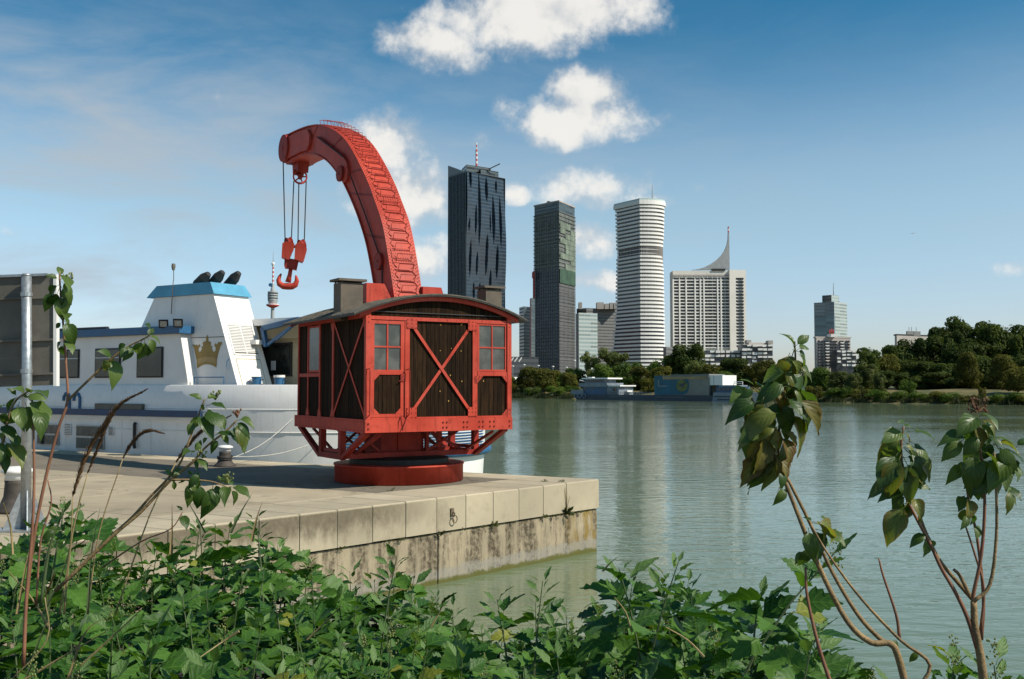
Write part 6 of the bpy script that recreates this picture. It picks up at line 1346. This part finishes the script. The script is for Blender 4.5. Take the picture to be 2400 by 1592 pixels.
for a in [(1862, 815, 1840, 770, DL, .7), (1864, 812, 1900, 780, DL, .8), (1868, 820, 1905, 800, DL, .5), (1850, 835, 1815, 880, DL, .5), (1850, 830, 1822, 900, DL, .0), (1872, 830, 1895, 860, DL, .4), (1850, 840, 1890, 885, DLE, .35), (1858, 850, 1920, 860, DLE, .6), (1862, 850, 1925, 905, DL, .4), (1830, 870, 1895, 905, DLE, .3), (1850, 880, 1880, 935, DL, .4), (1840, 870, 1860, 940, DLE, .2),
          (1770, 905, 1735, 880, DL, .9), (1768, 905, 1800, 885, DL, .8), (1762, 915, 1725, 955, DL, .0), (1770, 910, 1800, 945, DLE, .6), (1755, 905, 1712, 938, DL, .2), (1800, 900, 1860, 930, DLY, .3), (1830, 900, 1865, 945, DLY, .4), (1850, 905, 1925, 960, DLE, .3), (1840, 915, 1925, 945, DLE, .6), (1840, 930, 1900, 975, DL, .1), (1860, 930, 1950, 1000, DLY, .2), (1850, 940, 1935, 1015, DLE, .2), (1900, 955, 1940, 975, DLY, .4),
          (1790, 935, 1760, 1010, DLE, .1), (1795, 945, 1820, 1030, DL, -.1), (1815, 940, 1870, 1020, DL, .0), (1820, 950, 1860, 985, DLE, .3), (1780, 950, 1740, 1000, DLE, .2), (1830, 950, 1885, 1010, DLE, .1), (1760, 985, 1735, 1050, DL, .1), (1765, 1000, 1745, 1065, DL, .0), (1785, 1020, 1755, 1095, DLY, .2), (1790, 1015, 1790, 1110, DLY, .3), (1830, 1010, 1880, 1045, DLY, .3), (1828, 1020, 1870, 1080, DLY, .1), (1835, 1025, 1865, 1095, DLE, .1), (1800, 1040, 1775, 1130, DLE, .1), (1795, 1060, 1795, 1165, DL, .0), (1805, 1060, 1815, 1140, DLE, .1), (1815, 1070, 1830, 1120, DLY, .3), (1800, 1000, 1830, 1060, DLE, .2), (1810, 975, 1775, 1050, DLE, .2), (1820, 990, 1800, 1060, DLY, .2), (1790, 1090, 1790, 1150, DL, .1), (1830, 1100, 1845, 1140, DL, .3), (1836, 1140, 1828, 1185, DL, .3), (1840, 1135, 1850, 1165, DLE, .4),
          (1905, 1225, 1880, 1205, DL, .7), (1908, 1222, 1950, 1250, DLE, .5), (1908, 1225, 1985, 1250, DLE, .4), (1915, 1240, 1990, 1265, DL, .5), (1905, 1240, 1945, 1290, DL, .2), (1895, 1240, 1905, 1305, DL, .0), (1900, 1280, 1880, 1330, DL, .1), (1885, 1290, 1865, 1315, DL, .5), (1920, 1215, 1950, 1205, DL, .7), (2085, 1500, 2120, 1520, DL, .5), (2150, 1520, 2140, 1560, DL, .3)]:
    dleaf(s1, Y, a[0], a[1], a[2], a[3], r_.choice(a[4]), a[5], r_.uniform(-.02, .05), r_.uniform(-.03, .03))
# second right shrub
Y = 1.95; s2 = thing('dogwood_shrub', 'dogwood with branching bare lower stems and drooping dark leaves near the right edge', 'shrub', at(2300, 1640, Y), 0, G4)
stem(s2, [(2310, 1640), (2298, 1540), (2285, 1470), (2282, 1410)], .009, .006, S_bark, Y)
stem(s2, [(2290, 1520), (2268, 1450), (2240, 1390), (2205, 1330), (2180, 1275), (2140, 1200), (2120, 1150), (2112, 1050), (2118, 1000)], .0045, .002, S_red, Y); stem(s2, [(2280, 1405), (2240, 1360), (2200, 1310), (2165, 1235), (2150, 1180)], .005, .002, S_bark, Y + .03)
stem(s2, [(2282, 1410), (2282, 1390), (2300, 1300), (2308, 1180), (2300, 1080), (2290, 980)], .0042, .0022, S_red, Y); stem(s2, [(2282, 1410), (2320, 1370), (2335, 1260), (2335, 1150), (2330, 1060)], .004, .002, S_bark, Y - .03)
stem(s2, [(2300, 1500), (2305, 1400), (2290, 1260), (2272, 1180), (2262, 1120)], .0036, .002, S_red, Y + .02); stem(s2, [(2298, 1480), (2306, 1380), (2285, 1300), (2262, 1230)], .003, .0016, S_red, Y); stem(s2, [(2272, 1395), (2250, 1350), (2235, 1335)], .004, .003, S_bark, Y)
for a in [(2124, 1003, 2112, 980, DL, .8), (2126, 1005, 2140, 985, DL, .8), (2118, 1015, 2068, 1045, DL, .6), (2115, 1020, 2062, 1085, DLE, .4), (2118, 1030, 2060, 1100, DL, .1), (2130, 1010, 2205, 1020, DL, .8), (2135, 1035, 2195, 1075, DL, .4), (2130, 1040, 2215, 1100, DL, .3), (2125, 1050, 2210, 1115, DLE, .3), (2120, 1050, 2165, 1095, DLE, .5), (2125, 1055, 2190, 1130, DL, .2), (2105, 1060, 2060, 1140, DL, .1), (2110, 1070, 2075, 1165, DLE, .3), (2115, 1080, 2140, 1180, DL, -.1), (2120, 1075, 2160, 1165, DL, .0), (2150, 1080, 2180, 1165, DL, .2), (2108, 1085, 2110, 1180, DL, .0), (2125, 1160, 2085, 1190, DL, .2), (2120, 1165, 2090, 1225, DL, .1), (2125, 1170, 2118, 1225, DL, .2), (2140, 1165, 2165, 1205, DLE, .4), (2145, 1175, 2168, 1225, DL, .3), (2175, 1250, 2130, 1265, DL, .8), (2172, 1255, 2175, 1305, DL, .2), (2180, 1260, 2195, 1300, DL, .1),
          (2292, 975, 2250, 1010, DL, .5), (2292, 978, 2240, 1020, DL, .0), (2296, 975, 2350, 960, DL, .8), (2296, 985, 2345, 1005, DLE, .6), (2290, 985, 2255, 1045, DL, .0), (2292, 995, 2305, 1045, DLY, .5), (2300, 1000, 2340, 1030, DL, .4), (2285, 1010, 2275, 1050, DLE, .5), (2262, 1025, 2220, 1010, DL, .6), (2258, 1030, 2215, 1065, DL, .1), (2262, 1040, 2225, 1050, DL, .3), (2330, 1030, 2385, 1015, DL, .6), (2330, 1040, 2400, 1040, DLE, .6), (2340, 1050, 2375, 1085, DL, .0), (2335, 1050, 2370, 1095, DL, .2), (2340, 1045, 2400, 1100, DL, .2), (2310, 1040, 2330, 1085, DLE, .5), (2290, 1060, 2270, 1150, DL, -.2), (2292, 1062, 2290, 1185, DL, -.2), (2300, 1065, 2330, 1165, DL, -.1), (2335, 1075, 2370, 1145, DL, -.2), (2345, 1070, 2400, 1130, DL, -.1), (2270, 1080, 2235, 1105, DL, .3), (2262, 1090, 2225, 1120, DL, .2), (2350, 1085, 2410, 1095, DL, .2), (2355, 1140, 2400, 1165, DL, .2), (2360, 1145, 2390, 1195, DLE, .2), (2262, 1160, 2250, 1190, DL, .3), (2266, 1165, 2285, 1215, DLE, .3), (2262, 1185, 2255, 1235, DLE, .3), (2270, 1200, 2298, 1215, DL, .5), (2265, 1205, 2262, 1240, DL, .3), (2290, 1230, 2302, 1250, DL, .3), (2310, 1000, 2330, 980, DL, .8), (2380, 1050, 2420, 1010, DL, .6)]:
    dleaf(s2, Y, a[0], a[1], a[2], a[3], r_.choice(a[4]), a[5], r_.uniform(-.02, .05), r_.uniform(-.03, .03))
def berries(par, Y, x, y, n, mat, rpx=16):
    mb = MB(); c = at(x, y + 10, Y)
    for _ in range(n):
        q = at(x + r_.uniform(-rpx, rpx), y + r_.uniform(-rpx, rpx * .5), Y + r_.uniform(-.015, .015)); mb.tube([c, q], .0008, 3); mb.ball(q, .0028, 5, 3)
    mb.build('flower_head', mat, par, world=True)
S_seed = pbr('brown_flower_heads', (.16, .07, .03), .8, .3, 60)
berries(s2, Y, 2292, 955, 26, S_seed, 22)
cluster(s2, Y, [(2118, 1010), (2115, 1100), (2125, 1180)], r_, DL + DLE[:1], (55, 105), 2); cluster(s2, Y, [(2290, 985), (2300, 1080), (2330, 1120)], r_, DL + DLE[:1], (50, 110), 2); cluster(s2, Y, [(2335, 1040), (2370, 1080)], r_, DL, (50, 90), 2)
cluster(s1, 1.75, [(1862, 820), (1845, 900), (1825, 1000)], r_, DL + DLE, (60, 120), 2); cluster(s1, 1.75, [(1770, 910), (1790, 1000), (1815, 1090)], r_, DL + DLE + DLY[:2], (60, 110), 2)
# left shrub with red stem
Y = 2.6; s3 = thing('dogwood_shrub', 'dogwood with forked red stem before the ship and sign', 'shrub', at(70, 1420, Y), 0, G4)
stem(s3, [(60, 1420), (78, 1270), (105, 1130), (135, 1010), (158, 940), (155, 860), (148, 760), (140, 660), (140, 640)], .0048, .002, S_red, Y); stem(s3, [(160, 938), (190, 908), (235, 865), (262, 840), (300, 812), (345, 790), (352, 775)], .0035, .0018, S_bark, Y)
stem(s3, [(85, 1420), (95, 1270), (120, 1180), (112, 1125)], .003, .0015, S_red, Y + .1)
for a in [(140, 650, 140, 617, DL, .2), (142, 655, 175, 630, DL, .5), (138, 655, 108, 640, DL, .5), (145, 660, 178, 690, DL, .3), (140, 665, 105, 700, DL, .3), (142, 670, 172, 715, DL, .1), (138, 680, 112, 735, DL, .0), (140, 690, 150, 752, DL, -.2), (145, 690, 165, 735, DL, .0), (130, 680, 98, 725, DL, .4), (145, 745, 175, 765, DL, .6), (150, 750, 180, 805, DL, .2), (145, 755, 125, 770, DL, .6), (150, 790, 172, 810, DL, .2), (148, 800, 115, 815, DL, .6), (150, 805, 135, 842, DL, .2), (152, 800, 178, 805, DL, .4), (140, 740, 165, 730, DL, .8),
          (262, 842, 225, 870, DLE, .5), (262, 838, 250, 812, DL, .5), (265, 840, 285, 878, DL, .1), (260, 845, 240, 875, DLE, .2), (270, 835, 250, 860, DLY, .4), (300, 812, 285, 830, DL, .3), (310, 808, 300, 838, DL, .2), (345, 790, 362, 765, DL, .5), (348, 788, 388, 790, DL, .6), (345, 792, 370, 825, DL, .3), (340, 795, 330, 850, DL, -.2), (335, 795, 310, 845, DL, .0), (352, 780, 352, 755, DL, .4), (350, 800, 362, 845, DL, .2), (300, 805, 270, 820, DL, .5)]:
    dleaf(s3, Y, a[0], a[1], a[2], a[3], r_.choice(a[4]), a[5], r_.uniform(-.02, .06), r_.uniform(-.03, .03))
berries(s3, Y, 158, 650, 16, S_bud, 12)
# left middle shrub
Y = 2.5; s4 = thing('dogwood_shrub', 'dogwood branch reaching right over the quay before the bollard', 'shrub', at(260, 1420, Y), 0, G4)
stem(s4, [(130, 1385), (262, 1258), (330, 1200), (400, 1125), (450, 1085), (480, 1050), (530, 1010), (555, 985)], .005, .002, S_bark, Y); stem(s4, [(262, 1255), (310, 1212), (352, 1165), (395, 1120), (425, 1080), (455, 1000), (470, 960), (480, 935)], .004, .0018, S_bark, Y + .02); stem(s4, [(400, 1125), (450, 1125), (500, 1130), (540, 1145)], .003, .0015, S_bark, Y - .02)
stem(s4, [(240, 1330), (330, 1270), (400, 1240), (428, 1200)], .0022, .0012, S_red, Y + .1)
for a in [(478, 940, 445, 918, DL, .5), (480, 945, 470, 965, DL, .4), (482, 938, 512, 918, DL, .5), (485, 950, 530, 945, DL, .6), (485, 955, 500, 985, DL, .3), (478, 965, 520, 975, DL, .5), (470, 970, 445, 1010, DL, .1), (465, 975, 500, 1000, DL, .3), (505, 970, 535, 1000, DL, .2), (455, 985, 440, 1020, DL, .2), (500, 1020, 550, 1010, DL, .7), (490, 1025, 470, 1040, DL, .4), (500, 1025, 505, 1060, DL, .1), (515, 1015, 540, 1040, DL, .3), (550, 990, 595, 1005, DL, .5), (550, 992, 590, 1035, DLE, .3), (545, 995, 585, 1045, DL, .3), (555, 985, 598, 980, DL, .7), (530, 1005, 565, 1035, DL, .4), (455, 1060, 475, 1030, DL, .5), (450, 1065, 440, 1040, DL, .5), (460, 1075, 490, 1080, DL, .5), (445, 1075, 470, 1095, DL, .6), (400, 1120, 395, 1090, DL, .6), (405, 1118, 430, 1090, DL, .6), (405, 1125, 415, 1150, DL, -.1), (430, 1120, 425, 1145, DL, .0), (440, 1115, 470, 1105, DL, .6), (455, 1120, 470, 1150, DL, .1), (445, 1128, 450, 1180, DL, .0), (470, 1130, 470, 1200, DL, -.1), (500, 1135, 490, 1210, DL, -.1), (505, 1132, 515, 1175, DL, .3), (500, 1125, 535, 1100, DL, .6), (510, 1130, 550, 1115, DL, .6), (540, 1140, 590, 1155, DL, .4), (540, 1145, 560, 1185, DL, .5), (530, 1140, 525, 1160, DL, .2), (425, 1205, 440, 1235, DL, .5), (428, 1200, 420, 1180, DL, .6), (470, 1110, 440, 1140, DL, .1), (420, 1110, 390, 1130, DL, .2)]:
    dleaf(s4, Y, a[0], a[1], a[2], a[3], r_.choice(a[4]), a[5], r_.uniform(-.02, .06), r_.uniform(-.03, .03))
berries(s4, Y, 505, 928, 14, S_bud, 12); berries(s4, Y, 530, 1125, 22, S_bud, 18); berries(s4, Y, 556, 970, 12, S_seed, 10); berries(s4, Y, 475, 1065, 12, S_bud, 12)
# left edge shrub
Y = 2.3; s5 = thing('dogwood_shrub', 'dogwood leaves hanging in at the left edge before the sign post', 'shrub', at(-30, 1420, Y), 0, G4)
stem(s5, [(-40, 1420), (-20, 1200), (5, 1050), (30, 950), (70, 915)], .0045, .002, S_bark, Y); stem(s5, [(55, 1560), (62, 1400), (75, 1250), (80, 1130), (78, 1000), (75, 930)], .0045, .002, S_red, Y)
for a in [(40, 930, 20, 905, DL, .5), (45, 935, 5, 930, DL, .6), (50, 935, 70, 900, DL, .5), (60, 925, 115, 905, DL, .7), (60, 930, 100, 920, DL, .2), (70, 935, 120, 985, DL, .3), (75, 940, 125, 965, DL, .4), (60, 945, 75, 1005, DL, .0), (45, 945, 25, 1010, DL, -.1), (40, 950, 55, 1000, DL, .0), (20, 960, -10, 1010, DL, .0), (70, 960, 92, 1015, DL, .2), (15, 1010, -15, 1040, DL, .4), (15, 1020, 50, 1040, DL, .5), (10, 1030, 40, 1085, DL, .2), (5, 1030, -5, 1090, DL, .2), (20, 1040, 65, 1075, DLE, .4), (0, 1000, 35, 1000, DL, .5), (15, 950, -15, 955, DL, .5), (0, 1060, 22, 1105, DL, .1), (85, 960, 108, 1005, DL, .1)]:
    dleaf(s5, Y, a[0], a[1], a[2], a[3], r_.choice(a[4]), a[5], r_.uniform(-.02, .06), r_.uniform(-.03, .03))
# low broad-leaved sprig at the quay edge
Y = 3.0; s6 = thing('dogwood_shrub', 'short dogwood sprig with rounded leaves at the foot of the sign', 'shrub', at(100, 1420, Y), 0, G4)
stem(s6, [(95, 1420), (115, 1290), (138, 1225), (150, 1190)], .005, .002, S_green, Y)
for a in [(140, 1220, 105, 1230, DL, .4), (142, 1215, 138, 1190, DL, .4), (145, 1215, 182, 1215, DL, .6), (145, 1222, 180, 1240, DL, .4), (138, 1230, 108, 1255, DL, .2), (140, 1228, 160, 1245, DL, .2), (132, 1240, 100, 1262, DL, .1), (146, 1205, 172, 1200, DL, .7), (120, 1275, 90, 1270, DL, .5), (88, 1275, 88, 1300, DL, .3)]:
    dleaf(s6, Y, a[0], a[1], a[2], a[3], r_.choice(a[4]), a[5], r_.uniform(-.02, .06), 0)
# ---------------- plume grasses
def plume(Y, st, pl_, rpx, label):
    g_ = thing('plume_grass', label, 'grass', at(st[0][0], st[0][1], Y), 0, 'brown plume grasses in the foreground')
    stem(g_, st + [pl_[0]], .0022, .0014, S_dry, Y)
    S_ = spline([at(x, y, Y) for x, y in pl_], 8); n = len(S_); mb = MB()
    for i in range(n - 1):
        t = i / (n - 1); w = rpx / F * Y * (math.sin(math.pi * min(1, t * .9 + .08)) ** .6) * (1 - .45 * t); d = (S_[i + 1] - S_[i])
        for _ in range(26):
            p = S_[i] + d * r_.random(); a = Vector((r_.gauss(0, 1), r_.gauss(0, 1), r_.gauss(0, 1))).normalized(); q = p + a * w * r_.uniform(.25, .95) + d.normalized() * w * 1.5; s_ = d.cross(a).normalized() * .0016
            mb.add([p - s_, p + s_, q + s_ * .4, q - s_ * .4], [(0, 1, 2, 3)])
    mb.build('plume', S_plume, g_, world=True)
plume(2.6, [(140, 1440), (165, 1280)], [(170, 1165), (195, 1085), (235, 1010), (280, 950), (345, 912)], 17, 'largest brown plume of grass arching right before the ship')
plume(2.6, [(150, 1440), (170, 1250)], [(205, 1110), (225, 1060), (250, 1000), (275, 955)], 10, 'second brown plume of grass close behind the largest one')
plume(2.7, [(205, 1440), (232, 1250)], [(288, 1075), (305, 1045), (330, 1018), (355, 1010), (384, 1016)], 10, 'small brown plume of grass with drooping tip')
plume(2.6, [(270, 1440), (350, 1210)], [(412, 1085), (440, 1045), (480, 1005), (540, 975)], 12, 'brown plume of grass crossing the dogwood branch')
plume(2.5, [(20, 1600), (110, 1500)], [(105, 1400), (118, 1370), (128, 1345)], 4, 'thin dry grass stalk in the lower left weeds')
blades = [((40, 1440), (60, 1330), (82, 1240)), ((150, 1440), (162, 1300), (190, 1150)), ((205, 1440), (215, 1290), (235, 1190)), ((400, 1300), (403, 1240), (403, 1180)), ((480, 1250), (460, 1210), (436, 1170)), ((540, 1250), (565, 1200), (592, 1155)), ((590, 1270), (600, 1220), (615, 1175)), ((100, 1440), (150, 1330), (190, 1180)), ((60, 1592), (100, 1480), (140, 1400)), ((160, 1592), (210, 1470), (330, 1430)), ((1412, 1340), (1430, 1320), (1455, 1300))]
BL_ = ('grass blade at the left edge beside the sign post', 'dry grass blade right of the sign post', 'grass blade crossing the small plume stem', 'upright grass blade left of the reaching dogwood branch', 'grass blade leaning left over the quay edge', 'grass blade leaning right against the quay coping', 'dry grass blade right of the leaning blade', 'grass blade beside the largest plume', 'grass blade low at the bottom left', 'nearly flat grass blade low at the left', 'short dry blade before the quay corner reflection')
for i, bl in enumerate(blades):
    Y = 2.7 + .1 * (i % 3); S_ = spline([at(x, y, Y) for x, y in bl], 5); n = len(S_); mb = MB(); vs = []
    for k, p in enumerate(S_): w = .0042 * (1 - k / (n - 1)) + .0003; vs += [p + Vector((-w, 0, 0)), p + Vector((0, w * .6, 0)), p + Vector((w, 0, 0))]
    fs = [(k * 3 + j, k * 3 + j + 1, k * 3 + j + 4, k * 3 + j + 3) for k in range(n - 1) for j in range(2)]
    tag(mb.add(vs, fs).build('grass_blade', S_green if i % 3 else S_dry), BL_[i], 'grass', 'grass blades among the weeds')
# ---------------- crevice plants and moss on the wall
M_moss = leafmat('wall_moss', (.035, .05, .012), (.09, .10, .025)); cb_ = MB(); r_ = random.Random(12)
def tuft(mb, c, n, R_, up):
    for _ in range(n):
        a = r_.uniform(0, 6.28); d = Vector((math.cos(a), math.sin(a), r_.uniform(-.6, up))).normalized(); q = c + d * R_ * r_.uniform(.3, 1); s_ = d.orthogonal().normalized() * R_ * .14; mb.add([c + s_ * .3, q - s_, q + d * R_ * .25, q + s_], [(0, 1, 2, 3)])
for s_ in [r_.uniform(.2, 9) for _ in range(46)]: tuft(cb_, fr(s_, .03, -.655 + r_.uniform(-.02, .01)), r_.randint(4, 22), r_.uniform(.02, .07), .6)
tag(cb_.build('wall_moss', M_moss), 'moss tufts in the horizontal joint of the quay wall', None, kind='stuff')
def crevice(s_, z, n, R_, label, up=1.2):
    p = fr(s_, .03, z); w = thing('crevice_plant', label, 'plant', p, 0, 'small plants growing out of the quay wall'); mb = MB(); tuft(mb, p, n, R_, up); mb.build('leaf_tuft', M_moss, w, world=True); return w
cp_ = crevice(1.20, -.62, 70, .17, 'largest wall plant with dry stalks below the last wall joint')
mb = MB()
for _ in range(7): p = fr(1.2, .04, -.55); mb.tube([p, p + Vector((r_.uniform(-.06, .08), r_.uniform(-.05, .03), r_.uniform(.2, .48)))], .004, 4)
mb.build('stalk', S_dry, cp_, world=True)
crevice(1.95, -.655, 26, .08, 'small wall plant left of the largest one'); crevice(3.52, -.66, 34, .10, 'small wall plant under the seventh coping block'); crevice(5.03, -.68, 30, .10, 'small wall plant at the top of the vertical wall joint')
for s_, t_, n_p in ((1.2, .5, 14), (1.0, .25, 8), (4.4, 1.75, 10), (7.4, 3.2, 8), (9.4, 3.9, 8)):
    p = Q(s_, t_, .0); w = thing('joint_weed', 'tiny weed growing in a joint of the quay surface', 'plant', p, 0, 'tiny weeds on the quay'); mb = MB(); tuft(mb, p, n_p, .09, 1.0); mb.build('leaf_tuft', M_moss, w, world=True)
